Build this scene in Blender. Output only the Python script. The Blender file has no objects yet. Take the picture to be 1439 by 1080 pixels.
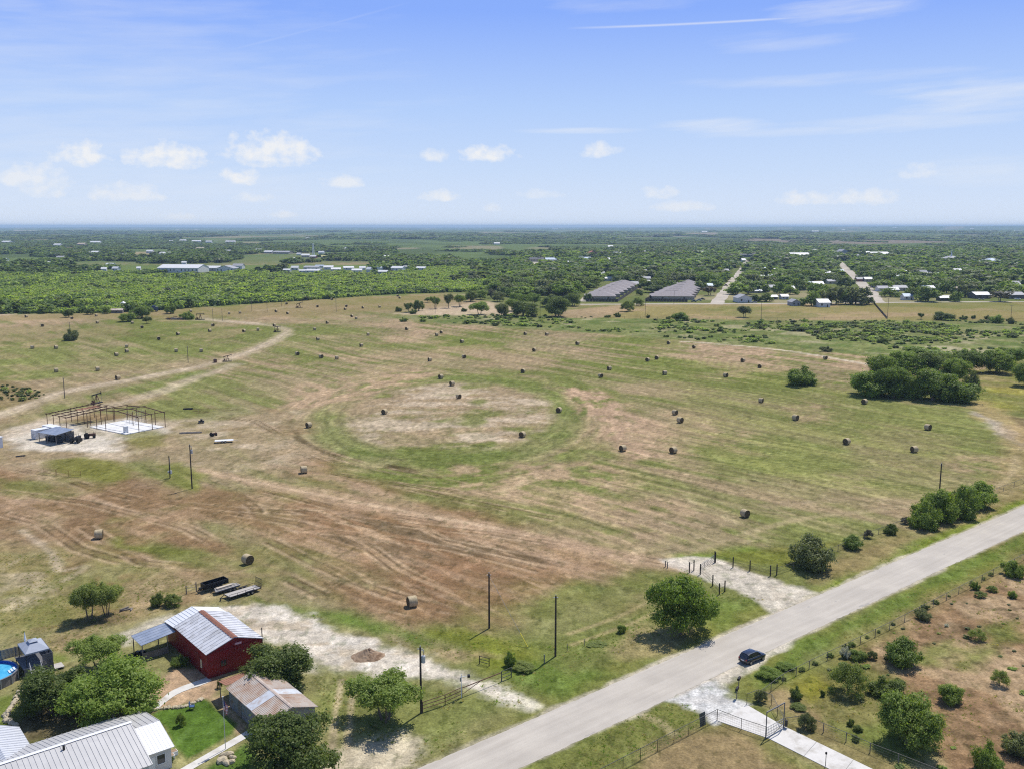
import bpy, math, random
import numpy as np
from mathutils import Vector, Matrix

HAZE = 7.0e-5
DENOISE = False
SC = bpy.context.scene
COL = SC.collection
R = math.radians
rnd = random.Random(7)

# ------------------------------------------------------------------ camera, sky, sun, exposure
FOC, HGT, PX0, PY0, HOR = 1330.0, 62.0, 719.5, 540.0, 318.0
PIT = math.atan((PY0 - HOR) / FOC)
CP, SP = math.cos(PIT), math.sin(PIT)
cam_data = bpy.data.cameras.new('camera')
cam_data.sensor_width = 36.0
cam_data.lens = FOC / 1439.0 * 36.0
cam_data.clip_start = 1.0
cam_data.clip_end = 80000.0
cam = bpy.data.objects.new('camera', cam_data)
COL.objects.link(cam)
cam.location = (0, 0, HGT)
cam.rotation_euler = (math.pi / 2 - PIT, 0, 0)
SC.camera = cam

SUN_EL, SUN_AZ = R(60.0), R(34.5)          # azimuth clockwise from +Y
world = bpy.data.worlds.new('World')
SC.world = world
world.use_nodes = True
wn, wl = world.node_tree.nodes, world.node_tree.links
wn.clear()
w_out = wn.new('ShaderNodeOutputWorld')
w_bg = wn.new('ShaderNodeBackground')
w_bg.inputs['Strength'].default_value = 0.14
w_sky = wn.new('ShaderNodeTexSky')
w_sky.sky_type = 'NISHITA'
w_sky.sun_disc = False
w_sky.sun_elevation = SUN_EL
w_sky.sun_rotation = SUN_AZ
w_sky.altitude = 100
w_sky.air_density = 1.0
w_sky.dust_density = 0.6
w_sky.ozone_density = 1.6
wl.new(w_bg.outputs[0], w_out.inputs[0])


def wnode(t, **kw):
    n = wn.new(t)
    for k, v in kw.items():
        setattr(n, k, v)
    return n


def wmath(op, a, b=None, c=None, clamp=False):
    n = wnode('ShaderNodeMath', operation=op, use_clamp=clamp)
    for i, v in enumerate((a, b, c)):
        if v is None:
            continue
        if isinstance(v, (int, float)):
            n.inputs[i].default_value = v
        else:
            wl.new(v, n.inputs[i])
    return n.outputs[0]


# the clouds of the sky: small cumulus low over the horizon and thin high streaks, by compass direction and height
tc = wnode('ShaderNodeTexCoord')
sx = wnode('ShaderNodeSeparateXYZ')
wl.new(tc.outputs['Generated'], sx.inputs[0])
az = wmath('ARCTAN2', sx.outputs[0], sx.outputs[1])
el = wmath('ARCSINE', sx.outputs[2])
AZ, EL = az, el
cvec = wnode('ShaderNodeCombineXYZ')
wl.new(wmath('MULTIPLY', az, 62.0), cvec.inputs[0])
wl.new(wmath('MULTIPLY', el, 82.0), cvec.inputs[1])
cn = wnode('ShaderNodeTexNoise')
cn.inputs['Scale'].default_value = 1.0
cn.inputs['Detail'].default_value = 5.0
cn.inputs['Roughness'].default_value = 0.58
wl.new(cvec.outputs[0], cn.inputs['Vector'])
CN = cn.outputs['Fac']


def sky_dir(px, py):
    u, v = (px - PX0) / FOC, (PY0 - py) / FOC
    y, z = CP + v * SP, -SP + v * CP
    return math.atan2(u, y), math.atan2(z, math.hypot(u, y))


total = None


def add_mask(m):
    global total
    total = m if total is None else wmath('MAXIMUM', total, m)


# px, py of the middle, half width, half height (in photograph pixels), density
CUMULUS = [(116, 221, 46, 20, 1.0), (236, 224, 70, 22, 1.0), (385, 218, 82, 28, 1.15), (337, 252, 36, 13, .95),
           (684, 220, 48, 14, 1.0), (612, 222, 26, 11, .6), (45, 252, 60, 20, .62), (68, 270, 40, 14, .6), (180, 275, 66, 16, .55),
           (482, 258, 40, 12, .6), (360, 279, 34, 9, .5), (617, 278, 36, 10, .75), (842, 214, 34, 13, .62), (693, 294, 16, 8, .55),
           (930, 274, 30, 11, .7), (1130, 282, 42, 12, .6), (1212, 280, 60, 14, .6), (960, 292, 46, 10, .5), (1290, 244, 30, 12, .5),
           (400, 303, 26, 6, .5), (255, 306, 40, 7, .45), (760, 275, 40, 8, .35)]
for (px, py, hw, hh, dens) in CUMULUS:
    a0, e0 = sky_dir(px, py)
    sw, sh = hw * .86 / FOC, hh * 1.12 / FOC
    da = wmath('MULTIPLY', wmath('SUBTRACT', AZ, a0), 1 / sw)
    de = wmath('MULTIPLY', wmath('SUBTRACT', EL, e0), 1 / sh)
    # flat base: the lower half is squeezed
    de2 = wmath('MULTIPLY', de, wmath('ADD', 1.0, wmath('MULTIPLY', wmath('LESS_THAN', de, 0.0), 0.9)))
    rr = wmath('ADD', wmath('POWER', wmath('ABSOLUTE', da), 2.0), wmath('POWER', wmath('ABSOLUTE', de2), 2.0))
    body = wmath('SUBTRACT', 1.0, rr)
    m = wmath('ADD', body, wmath('MULTIPLY', wmath('SUBTRACT', CN, 0.49), 3.4))
    m = wmath('MULTIPLY', wmath('MULTIPLY', m, 0.85, clamp=True), wmath('MULTIPLY', wmath('ADD', body, 1.3), 1.4, clamp=True))
    add_mask(wmath('MULTIPLY', m, min(dens * 1.25, 1.0) * .95))
# high streaks
svec = wnode('ShaderNodeCombineXYZ')
wl.new(wmath('ADD', wmath('MULTIPLY', az, 7.0), wmath('MULTIPLY', el, 6.0)), svec.inputs[0])
wl.new(wmath('ADD', wmath('MULTIPLY', el, 60.0), wmath('MULTIPLY', az, -4.0)), svec.inputs[1])
sn = wnode('ShaderNodeTexNoise')
sn.inputs['Scale'].default_value = 1.0
sn.inputs['Detail'].default_value = 5.0
sn.inputs['Roughness'].default_value = 0.6
wl.new(svec.outputs[0], sn.inputs['Vector'])
SNF = sn.outputs['Fac']
STREAKS = [(1180, 14, 110, 22, .40), (1370, 135, 130, 28, .5), (1000, 178, 90, 13, .5), (830, 184, 100, 5, .4), (1130, 186, 170, 9, .35),
           (1100, 60, 110, 16, .25), (1300, 170, 180, 12, .3), (1390, 240, 160, 22, .3), (1200, 110, 300, 10, .25), (20, 5, 60, 20, .3), (60, 170, 520, 260, .22),
           (870, 5, 120, 14, .22)]
for (px, py, hw, hh, dens) in STREAKS:
    a0, e0 = sky_dir(px, py)
    da = wmath('MULTIPLY', wmath('SUBTRACT', AZ, a0), FOC / hw)
    de = wmath('MULTIPLY', wmath('SUBTRACT', EL, e0), FOC / hh)
    rr = wmath('ADD', wmath('POWER', wmath('ABSOLUTE', da), 2.0), wmath('POWER', wmath('ABSOLUTE', de), 2.0))
    m = wmath('ADD', wmath('SUBTRACT', 1.0, rr), wmath('MULTIPLY', wmath('SUBTRACT', SNF, 0.55), 4.0))
    m = wmath('MULTIPLY', wmath('MULTIPLY', m, 0.7, clamp=True), wmath('MULTIPLY', wmath('SUBTRACT', 1.6, rr), 0.8, clamp=True))
    add_mask(wmath('MULTIPLY', m, dens))
# two old vapour trails, straight and thin
for (x0, y0, x1, y1, half, dens) in ((795, 40, 1160, 22, 1.5, .5), (285, 80, 580, 2, 1.5, .09)):
    a0, e0 = sky_dir(x0, y0)
    a1, e1 = sky_dir(x1, y1)
    L = math.hypot(a1 - a0, e1 - e0)
    tx, ty = (a1 - a0) / L, (e1 - e0) / L
    u = wmath('ADD', wmath('MULTIPLY', wmath('SUBTRACT', AZ, a0), tx), wmath('MULTIPLY', wmath('SUBTRACT', EL, e0), ty))
    v = wmath('ADD', wmath('MULTIPLY', wmath('SUBTRACT', AZ, a0), -ty), wmath('MULTIPLY', wmath('SUBTRACT', EL, e0), tx))
    m = wmath('SUBTRACT', 1.0, wmath('MULTIPLY', wmath('ABSOLUTE', v), FOC / half / 1.4), clamp=True)
    along = wmath('MULTIPLY', wmath('MULTIPLY', wmath('DIVIDE', u, L), wmath('SUBTRACT', 1.0, wmath('DIVIDE', u, L))), 5.0, clamp=True)
    add_mask(wmath('MULTIPLY', wmath('MULTIPLY', m, along), dens))
# low haze of a humid day: the bottom of the sky pales from blue to a bluish white
w_grad = wnode('ShaderNodeValToRGB')
wl.new(wmath('MULTIPLY', el, 1.0 / R(40.0), clamp=True), w_grad.inputs[0])
ge = w_grad.color_ramp.elements
while len(ge) < 5:
    ge.new(.5)
for i, (p, c) in enumerate([(0.0, (5.2, 5.8, 6.75)), (.08, (4.2, 5.2, 6.85)), (.17, (3.25, 4.5, 6.95)), (.30, (1.85, 3.1, 6.95)), (1.0, (.65, 1.4, 4.0))]):
    ge[i].position = p
    ge[i].color = tuple(v / 7 for v in c) + (1,)
w_gs = wnode('ShaderNodeVectorMath', operation='SCALE')
w_gs.inputs['Scale'].default_value = 7.5
wl.new(w_grad.outputs[0], w_gs.inputs[0])
w_low = wnode('ShaderNodeMix', data_type='RGBA')
wl.new(wmath('SUBTRACT', 1.375, wmath('MULTIPLY', el, 1.0 / R(40.0)), clamp=True), w_low.inputs[0])
wl.new(w_sky.outputs[0], w_low.inputs[6])
wl.new(w_gs.outputs[0], w_low.inputs[7])
w_mix = wnode('ShaderNodeMix', data_type='RGBA')
wl.new(total, w_mix.inputs[0])
wl.new(w_low.outputs[2], w_mix.inputs[6])
w_mix.inputs[7].default_value = (6.75, 6.85, 7.0, 1)
wl.new(w_mix.outputs[2], w_bg.inputs['Color'])

sun_data = bpy.data.lights.new('sun', 'SUN')
sun_data.energy = 5.0
sun_data.angle = R(0.5)
sun_data.color = (1.0, 0.955, 0.89)
sun = bpy.data.objects.new('sun', sun_data)
COL.objects.link(sun)
sv = Vector((math.sin(SUN_AZ) * math.cos(SUN_EL), math.cos(SUN_AZ) * math.cos(SUN_EL), math.sin(SUN_EL)))
sun.rotation_euler = sv.to_track_quat('Z', 'Y').to_euler()
sun.location = (0, 0, 300)

SC.view_settings.view_transform = 'Standard'
SC.view_settings.look = 'None'
SC.view_settings.exposure = -0.10
SC.view_settings.gamma = 1.0
SC.render.engine = 'CYCLES'
SC.cycles.use_denoising = DENOISE
SC.cycles.pixel_filter_type = 'BLACKMAN_HARRIS'
SC.cycles.filter_width = 1.15
SC.cycles.sample_clamp_indirect = 1.2
SC.cycles.max_bounces = 5
SC.cycles.diffuse_bounces = 3
SC.cycles.glossy_bounces = 3
SC.cycles.transmission_bounces = 4
SC.cycles.transparent_max_bounces = 6
SC.cycles.caustics_reflective = False
SC.cycles.caustics_refractive = False


# ------------------------------------------------------------------ helpers: places, tags, meshes, materials
def at(px, py, z=0.0):
    """The point at height z that the photograph shows at (px, py)."""
    u, v = (px - PX0) / FOC, (PY0 - py) / FOC
    d, y = -SP + v * CP, CP + v * SP
    t = (z - HGT) / d
    return Vector((u * t, y * t, z))


def mpp(px, py):
    """Metres per photograph pixel, across the line of sight, at ground point (px, py)."""
    p = at(px, py)
    return (p.y * CP + HGT * SP) / FOC


def height_to(base, ytop):
    """Height of an upright at base whose top shows at photograph row ytop."""
    # solve (PY0-y)/FOC = up/depth
    k = (PY0 - ytop) / FOC
    Y = base[1]
    # up = Y*SP + dz*CP ; depth = Y*CP - dz*SP
    dz = (k * Y * CP - Y * SP) / (CP + k * SP)
    return HGT + dz


USED_LABELS = {}


def tag(o, label, cat, group=None, kind=None):
    o['label'] = label
    o['category'] = cat
    if group:
        o['group'] = group
    if kind:
        o['kind'] = kind
    USED_LABELS.setdefault(label, []).append(o.name)
    return o


def empty(name, loc=(0, 0, 0), rz=0.0):
    o = bpy.data.objects.new(name, None)
    o.empty_display_size = 0.3
    COL.objects.link(o)
    o.location = loc
    o.rotation_euler = (0, 0, rz)
    return o


def thing(name, label, cat, loc=(0, 0, 0), rz=0.0, group=None):
    return tag(empty(name, loc, rz), label, cat, group)


def link(name, me, parent=None, loc=None, rz=0.0):
    o = bpy.data.objects.new(name, me)
    COL.objects.link(o)
    if loc is not None:
        o.location = loc
        o.rotation_euler = (0, 0, rz)
    if parent is not None:
        o.parent = parent
    return o


class MB:
    """Collects shapes into one mesh."""

    def __init__(self):
        self.v, self.f, self.m = [], [], []

    def add(self, vs, fs, mi=0):
        b = len(self.v)
        self.v += [tuple(p) for p in vs]
        self.f += [tuple(i + b for i in f) for f in fs]
        self.m += [mi] * len(fs)
        return self

    def box(self, x0, x1, y0, y1, z0, z1, mi=0):
        vs = [(x, y, z) for z in (z0, z1) for y in (y0, y1) for x in (x0, x1)]
        return self.add(vs, [(0, 2, 3, 1), (4, 5, 7, 6), (0, 1, 5, 4), (2, 6, 7, 3), (0, 4, 6, 2), (1, 3, 7, 5)], mi)

    def bar(self, a, b, w, h=None, mi=0):
        """A bar of rectangular section between two points."""
        h = w if h is None else h
        a, b = Vector(a), Vector(b)
        d = (b - a).normalized()
        up = Vector((0, 0, 1)) if abs(d.z) < 0.95 else Vector((0, 1, 0))
        s = d.cross(up).normalized()
        t = s.cross(d).normalized()
        vs = []
        for p in (a, b):
            for (i, j) in ((-1, -1), (1, -1), (1, 1), (-1, 1)):
                vs.append(p + s * (i * w / 2) + t * (j * h / 2))
        return self.add(vs, [(3, 2, 1, 0), (4, 5, 6, 7), (0, 1, 5, 4), (1, 2, 6, 5), (2, 3, 7, 6), (3, 0, 4, 7)], mi)

    def tube(self, pts, radii, n=8, mi=0, caps=True):
        pts = [Vector(p) for p in pts]
        if isinstance(radii, (int, float)):
            radii = [radii] * len(pts)
        rings = []
        for i, p in enumerate(pts):
            d = (pts[min(i + 1, len(pts) - 1)] - pts[max(i - 1, 0)]).normalized()
            up = Vector((0, 0, 1)) if abs(d.z) < 0.9 else Vector((1, 0, 0))
            s = d.cross(up).normalized()
            t = s.cross(d).normalized()
            rings.append([p + (s * math.cos(a) + t * math.sin(a)) * radii[i] for a in (2 * math.pi * k / n for k in range(n))])
        vs = [q for r in rings for q in r]
        fs = []
        for i in range(len(pts) - 1):
            for k in range(n):
                k2 = (k + 1) % n
                fs.append((i * n + k, i * n + k2, (i + 1) * n + k2, (i + 1) * n + k))
        if caps:
            fs.append(tuple(range(n - 1, -1, -1)))
            fs.append(tuple((len(pts) - 1) * n + k for k in range(n)))
        return self.add(vs, fs, mi)

    def slab(self, quad, thick, mi=0):
        """A plate: quad is its upper face (4+ points), thickness downward along its normal."""
        q = [Vector(p) for p in quad]
        n = (q[1] - q[0]).cross(q[2] - q[0]).normalized()
        if n.z < 0:
            q.reverse()
            n = -n
        k = len(q)
        vs = q + [p - n * thick for p in q]
        fs = [tuple(range(k)), tuple(range(2 * k - 1, k - 1, -1))]
        for i in range(k):
            j = (i + 1) % k
            fs.append((i, i + k, j + k, j))
        return self.add(vs, fs, mi)

    def mesh(self, name, mats, smooth=False):
        me = bpy.data.meshes.new(name)
        me.from_pydata(self.v, [], self.f)
        for m in (mats if isinstance(mats, (list, tuple)) else [mats]):
            me.materials.append(m)
        me.polygons.foreach_set('material_index', self.m)
        if smooth:
            me.polygons.foreach_set('use_smooth', [True] * len(self.f))
        me.update()
        return me

    def build(self, name, mats, parent=None, loc=None, rz=0.0, smooth=False):
        return link(name, self.mesh(name, mats, smooth), parent, loc, rz)


def mesh_np(name, verts, faces_flat, n_per, mats, mat_idx=None):
    """A mesh of equal-sided faces from arrays."""
    me = bpy.data.meshes.new(name)
    nv, nf = len(verts), len(faces_flat) // n_per
    me.vertices.add(nv)
    me.vertices.foreach_set('co', np.asarray(verts, np.float32).ravel())
    me.loops.add(nf * n_per)
    me.loops.foreach_set('vertex_index', np.asarray(faces_flat, np.int32))
    me.polygons.add(nf)
    me.polygons.foreach_set('loop_start', np.arange(0, nf * n_per, n_per, dtype=np.int32))
    me.polygons.foreach_set('loop_total', np.full(nf, n_per, np.int32))
    for m in mats:
        me.materials.append(m)
    if mat_idx is not None:
        me.polygons.foreach_set('material_index', np.asarray(mat_idx, np.int32))
    me.update(calc_edges=True)
    me.validate()
    return me


class NT:
    """Short hand for node trees."""

    def __init__(self, mat):
        self.n, self.l = mat.node_tree.nodes, mat.node_tree.links
        self.b = self.n['Principled BSDF']

    def new(self, t, **kw):
        n = self.n.new(t)
        for k, v in kw.items():
            setattr(n, k, v)
        return n

    def noise(self, scale, detail=4, rough=.55, vec=None, lac=2.0):
        n = self.new('ShaderNodeTexNoise')
        n.inputs['Scale'].default_value = scale
        n.inputs['Detail'].default_value = detail
        n.inputs['Roughness'].default_value = rough
        if vec is not None:
            self.l.new(vec, n.inputs['Vector'])
        return n.outputs['Fac']

    def ramp(self, fac, stops):
        r = self.new('ShaderNodeValToRGB')
        e = r.color_ramp.elements
        while len(e) < len(stops):
            e.new(0.5)
        for i, (p, c) in enumerate(stops):
            e[i].position = p
            e[i].color = tuple(c) + (1,) if len(c) == 3 else c
        self.l.new(fac, r.inputs[0])
        return r.outputs[0]

    def mix(self, fac, a, b, mode='MIX'):
        m = self.new('ShaderNodeMix', data_type='RGBA', blend_type=mode)
        for i, v in ((0, fac), (6, a), (7, b)):
            if isinstance(v, (int, float)):
                m.inputs[i].default_value = v
            elif isinstance(v, (tuple, list)):
                m.inputs[i].default_value = tuple(v) + (1,) if len(v) == 3 else v
            else:
                self.l.new(v, m.inputs[i])
        return m.outputs[2]

    def math(self, op, a, b=None, clamp=False):
        m = self.new('ShaderNodeMath', operation=op, use_clamp=clamp)
        for i, v in enumerate((a, b)):
            if v is None:
                continue
            if isinstance(v, (int, float)):
                m.inputs[i].default_value = v
            else:
                self.l.new(v, m.inputs[i])
        return m.outputs[0]

    def pos(self, scale=(1, 1, 1), rot=0.0, obj=False):
        if obj:
            src = self.new('ShaderNodeTexCoord').outputs['Object']
        else:
            src = self.new('ShaderNodeNewGeometry').outputs['Position']
        mp = self.new('ShaderNodeMapping')
        mp.inputs['Scale'].default_value = scale
        mp.inputs['Rotation'].default_value = (0, 0, rot)
        if rot:
            mr = self.new('ShaderNodeMapping')
            mr.inputs['Rotation'].default_value = (0, 0, rot)
            mp.inputs['Rotation'].default_value = (0, 0, 0)
            self.l.new(src, mr.inputs['Vector'])
            src = mr.outputs[0]
        self.l.new(src, mp.inputs['Vector'])
        return mp.outputs[0]

    def bump(self, fac, strength, dist):
        b = self.new('ShaderNodeBump')
        b.inputs['Strength'].default_value = strength
        b.inputs['Distance'].default_value = dist
        self.l.new(fac, b.inputs['Height'])
        self.l.new(b.outputs[0], self.b.inputs['Normal'])


MATS = {}


def mat(name, color, rough=.8, metal=0.0, var=.18, scale=1.5, dirt=None, spec=.3, stretch=(1, 1, 1), obj=True):
    """A weathered plain material: base colour with blotches, and dirt of another colour where asked."""
    if name in MATS:
        return MATS[name]
    m = bpy.data.materials.new(name)
    m.use_nodes = True
    t = NT(m)
    vec = t.pos(scale=stretch, obj=obj)
    n1 = t.noise(scale, 5, .6, vec)
    lo = tuple(c * (1 - var) for c in color)
    hi = tuple(min(1, c * (1 + var)) for c in color)
    c = t.ramp(n1, [(.3, lo), (.7, hi)])
    if dirt:
        dcol, amount, dscale = dirt
        n2 = t.noise(dscale, 6, .65, vec)
        f = t.ramp(n2, [(max(0, .62 - amount * .35), (0, 0, 0)), (min(1, .82 - amount * .35), (1, 1, 1))])
        c = t.mix(f, c, dcol)
    t.l.new(c, t.b.inputs['Base Color'])
    t.b.inputs['Roughness'].default_value = rough
    t.b.inputs['Metallic'].default_value = metal
    t.b.inputs['Specular IOR Level'].default_value = spec
    MATS[name] = m
    return m


ORD = ['first', 'second', 'third', 'fourth', 'fifth', 'sixth', 'seventh', 'eighth', 'ninth', 'tenth', 'eleventh', 'twelfth', 'thirteenth',
       'fourteenth', 'fifteenth', 'sixteenth', 'seventeenth', 'eighteenth', 'nineteenth']
TENS = {2: 'twent', 3: 'thirt', 4: 'fort', 5: 'fift', 6: 'sixt', 7: 'sevent', 8: 'eight', 9: 'ninet'}


def ordinal(n):
    if n <= 19:
        return ORD[n - 1]
    t, u = divmod(n, 10)
    return TENS[t] + 'ieth' if u == 0 else TENS[t] + 'y-' + ORD[u - 1]


ROAD_H = R(50.3)                                     # heading of the county road, clockwise from +Y
D1 = Vector((math.sin(ROAD_H), math.cos(ROAD_H), 0))  # along the road, away
D2 = Vector((-math.cos(ROAD_H), math.sin(ROAD_H), 0))
RZ = math.pi / 2 - ROAD_H                            # local x = along the road


# ------------------------------------------------------------------ ground: one sheet out to the horizon
def vnoise(x, y, seed=0):
    xi, yi = np.floor(x).astype(np.int64), np.floor(y).astype(np.int64)
    xf, yf = x - xi, y - yi
    u, v = xf * xf * (3 - 2 * xf), yf * yf * (3 - 2 * yf)

    def h(i, j):
        k = (i * 374761393 + j * 668265263 + seed * 1442695041) & 0xFFFFFFFF
        k = ((k ^ (k >> 13)) * 1274126177) & 0xFFFFFFFF
        k = ((k ^ (k >> 16)) * 2246822519) & 0xFFFFFFFF
        return ((k ^ (k >> 15)) & 0xFFFFFF) / float(0xFFFFFF)
    a, b, c, d = h(xi, yi), h(xi + 1, yi), h(xi, yi + 1), h(xi + 1, yi + 1)
    return (a * (1 - u) + b * u) * (1 - v) + (c * (1 - u) + d * u) * v


def fbm(x, y, octv=4, seed=0, gain=.5):
    s, a, t = 0.0, 1.0, 0.0
    for o in range(octv):
        s = s + a * vnoise(x * 2 ** o, y * 2 ** o, seed + 17 * o)
        t += a
        a *= gain
    return s / t


def sstep(x, a, b):
    t = np.clip((x - a) / (b - a), 0, 1)
    return t * t * (3 - 2 * t)


def terrain(x, y):
    x, y = np.asarray(x, float), np.asarray(y, float)
    d = np.hypot(x, y)
    ang = np.degrees(np.arctan2(x, np.maximum(y, 1.0)))
    w = sstep(d, 3500, 9000)
    z = w * (fbm(x / 3800 + 9.3, y / 2600 + 4.1, 3, 5) - .42) * 34
    z = z + sstep(d, 11000, 22000) * (8 + 52 * sstep(ang, 2, 27) + 12 * fbm(ang / 5.0, ang * 0 + 3.3, 3, 9))
    return z


def ground_z(p):
    return float(terrain(p[0], p[1]))


ang_in = np.linspace(-40, 40, 860)
ang_out = np.linspace(40, 320, 57)[1:-1]
ANG = np.radians(np.concatenate([ang_in, ang_out]))
rows_y = np.concatenate([np.arange(1500, 1130, -12.0), np.arange(1130, 352, -1.25), np.arange(352, 322.5, -0.42)])
k_ = (PY0 - rows_y) / FOC
DIST = HGT * (CP + k_ * SP) / (SP - k_ * CP)
DIST = np.concatenate([[4.0, 20.0], DIST, [24000., 30000., 36000.]])
NA, NR = len(ANG), len(DIST)
AA, DD = np.meshgrid(ANG, DIST)
X, Y = (DD * np.sin(AA)).ravel(), (DD * np.cos(AA)).ravel()
Z = terrain(X, Y)
i0 = (np.arange(NR - 1)[:, None] * NA + np.arange(NA)[None, :])
j0 = (np.arange(NR - 1)[:, None] * NA + (np.arange(NA)[None, :] + 1) % NA)
quads = np.stack([i0, i0 + NA, j0 + NA, j0], -1).reshape(-1, 4)

# --- what grows and lies where: colours of grass, stubble, bare earth, caliche
d_ = np.hypot(X, Y)
GRASS = np.array([.135, .155, .046])
LUSH = np.array([.112, .160, .036])
OLIVE = np.array([.150, .150, .040])
STUB = np.array([.268, .205, .135])
PINK = np.array([.365, .255, .180])
PALE = np.array([.440, .355, .260])
BROWN = np.array([.205, .125, .075])
DARKB = np.array([.120, .085, .050])
CALI = np.array([.555, .495, .420])
SAGE = np.array([.160, .178, .072])
STRAW = np.array([.232, .212, .108])
C = np.zeros((len(X), 3))
front = Y > 1


def n_(scale, seed, octv=4, sx=1.0, sy=1.0):
    return fbm(X / scale * sx + 31.7 * seed, Y / scale * sy + 11.3 * seed, octv, seed)


def lay(col, w):
    global C
    w = np.clip(w, 0, 1)[:, None]
    col = np.asarray(col)
    C = C * (1 - w) + (col if col.ndim == 2 else col[None, :]) * w


# coordinate of the mown rounds: closed curves about the ring
RC = at(632, 590)
RAX, RAY_ = 44.5, 75.0
RC.y = 317.0
rr = np.hypot((X - RC.x) / RAX, (Y - RC.y) / RAY_)
rth = np.arctan2((Y - RC.y) / RAY_, (X - RC.x) / RAX)
wob = (n_(60, 3, 3) - .5)
rows = rr * 46 + wob * 9
streak = fbm(rows / 2.6, rth * 5 + 7, 3, 21)
streak2 = fbm(rows / 8.0 + 3.3, rth * 3.2 + 1.7, 4, 22)
fine = fbm(rows / 0.9, rth * 26, 3, 23)
# outside the rounds the mower went to and fro, square to the county road
sA, sB = X * D1.x + Y * D1.y, X * D2.x + Y * D2.y
bend = (fbm(X / 90, Y / 90, 2, 29) - .5) * 16
we = sstep(rr + (wob * .3), 1.10, 1.55)
streak = streak * (1 - we) + we * fbm((sA + bend) / 2.4, sB / 34, 3, 24)
streak2 = streak2 * (1 - we) + we * fbm((sA + bend) / 7.5 + 3, sB / 60 + 4, 4, 25)
fine = fine * (1 - we) + we * fbm((sA + bend) / 1.1, sB / 70, 3, 26)

base = n_(120, 1, 4)
C[:] = GRASS
# broad mix of green and stubble over the hayfield; greener to the right (east)
east = sstep(X, -60, 110)
mixv = .60 * streak2 + .40 * streak + (n_(40, 2, 4) - .5) * .75 + (base - .5) * .4
lay(STUB, sstep(mixv + .10 - .10 * east, .44, .72) * .78)
lay(PINK, sstep(mixv + (n_(55, 6, 4) - .5) * .9 - .06 * east, .64, .86) * .7)
lay(STRAW, sstep(n_(300, 8, 3), .45, .7) * .25)
lay(STRAW, (1 - sstep(X, -140, 20)) * sstep(n_(50, 9, 4), .35, .6) * .22)
lay(PINK, sstep(fbm(X / 28, Y / 30, 5, 10, .6), .53, .64) * .45 * (1 - .5 * east))


def in_poly(poly, soft=3.0, wob_scale=12.0, wob_amp=6.0, seed=1, world_pts=None):
    """Soft weight of a patch whose outline passes the photograph points poly, edges broken up by noise."""
    pts = [at(*p) for p in poly] if world_pts is None else [Vector((p[0], p[1], 0)) for p in world_pts]
    xs, ys = np.array([p.x for p in pts]), np.array([p.y for p in pts])
    pad = soft + wob_amp + 1
    sel = np.where((X > xs.min() - pad) & (X < xs.max() + pad) & (Y > ys.min() - pad) & (Y < ys.max() + pad))[0]
    w = np.zeros(len(X))
    if len(sel) == 0:
        return w
    x, y = X[sel], Y[sel]
    inside = np.zeros(len(sel), bool)
    dist = np.full(len(sel), 1e9)
    n = len(pts)
    for i in range(n):
        ax, ay, bx, by = xs[i], ys[i], xs[(i + 1) % n], ys[(i + 1) % n]
        cond = ((ay > y) != (by > y)) & (x < (bx - ax) * (y - ay) / (by - ay + 1e-12) + ax)
        inside ^= cond
        t = np.clip(((x - ax) * (bx - ax) + (y - ay) * (by - ay)) / ((bx - ax) ** 2 + (by - ay) ** 2 + 1e-9), 0, 1)
        dist = np.minimum(dist, np.hypot(x - ax - t * (bx - ax), y - ay - t * (by - ay)))
    sd = np.where(inside, dist, -dist)
    nz = fbm(x / wob_scale + seed * 7.7, y / wob_scale + seed * 3.1, 4, seed) - .5
    w[sel] = sstep(sd + nz * 2 * wob_amp, -soft, soft)
    return w


def stroke(pts, width, soft=1.0, wob_amp=.6, wob_scale=5.0, seed=1):
    p = [at(*q) for q in pts]
    # smooth the line
    q = []
    for i in range(len(p) - 1):
        a0, a1, a2, a3 = p[max(i - 1, 0)], p[i], p[i + 1], p[min(i + 2, len(p) - 1)]
        for k in range(5):
            t = k / 5
            q.append(.5 * ((2 * a1) + (a2 - a0) * t + (2 * a0 - 5 * a1 + 4 * a2 - a3) * t * t + (3 * a1 - a0 - 3 * a2 + a3) * t ** 3))
    q.append(p[-1])
    xs, ys = np.array([v.x for v in q]), np.array([v.y for v in q])
    pad = width + soft + wob_amp + 1
    sel = np.where((X > xs.min() - pad) & (X < xs.max() + pad) & (Y > ys.min() - pad) & (Y < ys.max() + pad))[0]
    w = np.zeros(len(X))
    if len(sel) == 0:
        return w
    x, y = X[sel], Y[sel]
    dist = np.full(len(sel), 1e9)
    for i in range(len(q) - 1):
        ax, ay, bx, by = xs[i], ys[i], xs[i + 1], ys[i + 1]
        t = np.clip(((x - ax) * (bx - ax) + (y - ay) * (by - ay)) / ((bx - ax) ** 2 + (by - ay) ** 2 + 1e-9), 0, 1)
        dist = np.minimum(dist, np.hypot(x - ax - t * (bx - ax), y - ay - t * (by - ay)))
    nz = fbm(x / wob_scale + seed * 5.7, y / wob_scale + seed * 2.1, 4, seed + 40) - .5
    w[sel] = sstep(width / 2 - dist + nz * 2 * wob_amp, -soft, soft)
    return w


def ruts(pts, gap, width, soft=.35, seed=1):
    """Two wheel tracks side by side."""
    p = [at(*q) for q in pts]
    w = np.zeros(len(X))
    for s in (-1, 1):
        side = []
        for i, a in enumerate(p):
            d = (p[min(i + 1, len(p) - 1)] - p[max(i - 1, 0)]).normalized()
            side.append(a + Vector((-d.y, d.x, 0)) * s * gap / 2)
        w = np.maximum(w, stroke_world(side, width, soft, seed))
    return w


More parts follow.
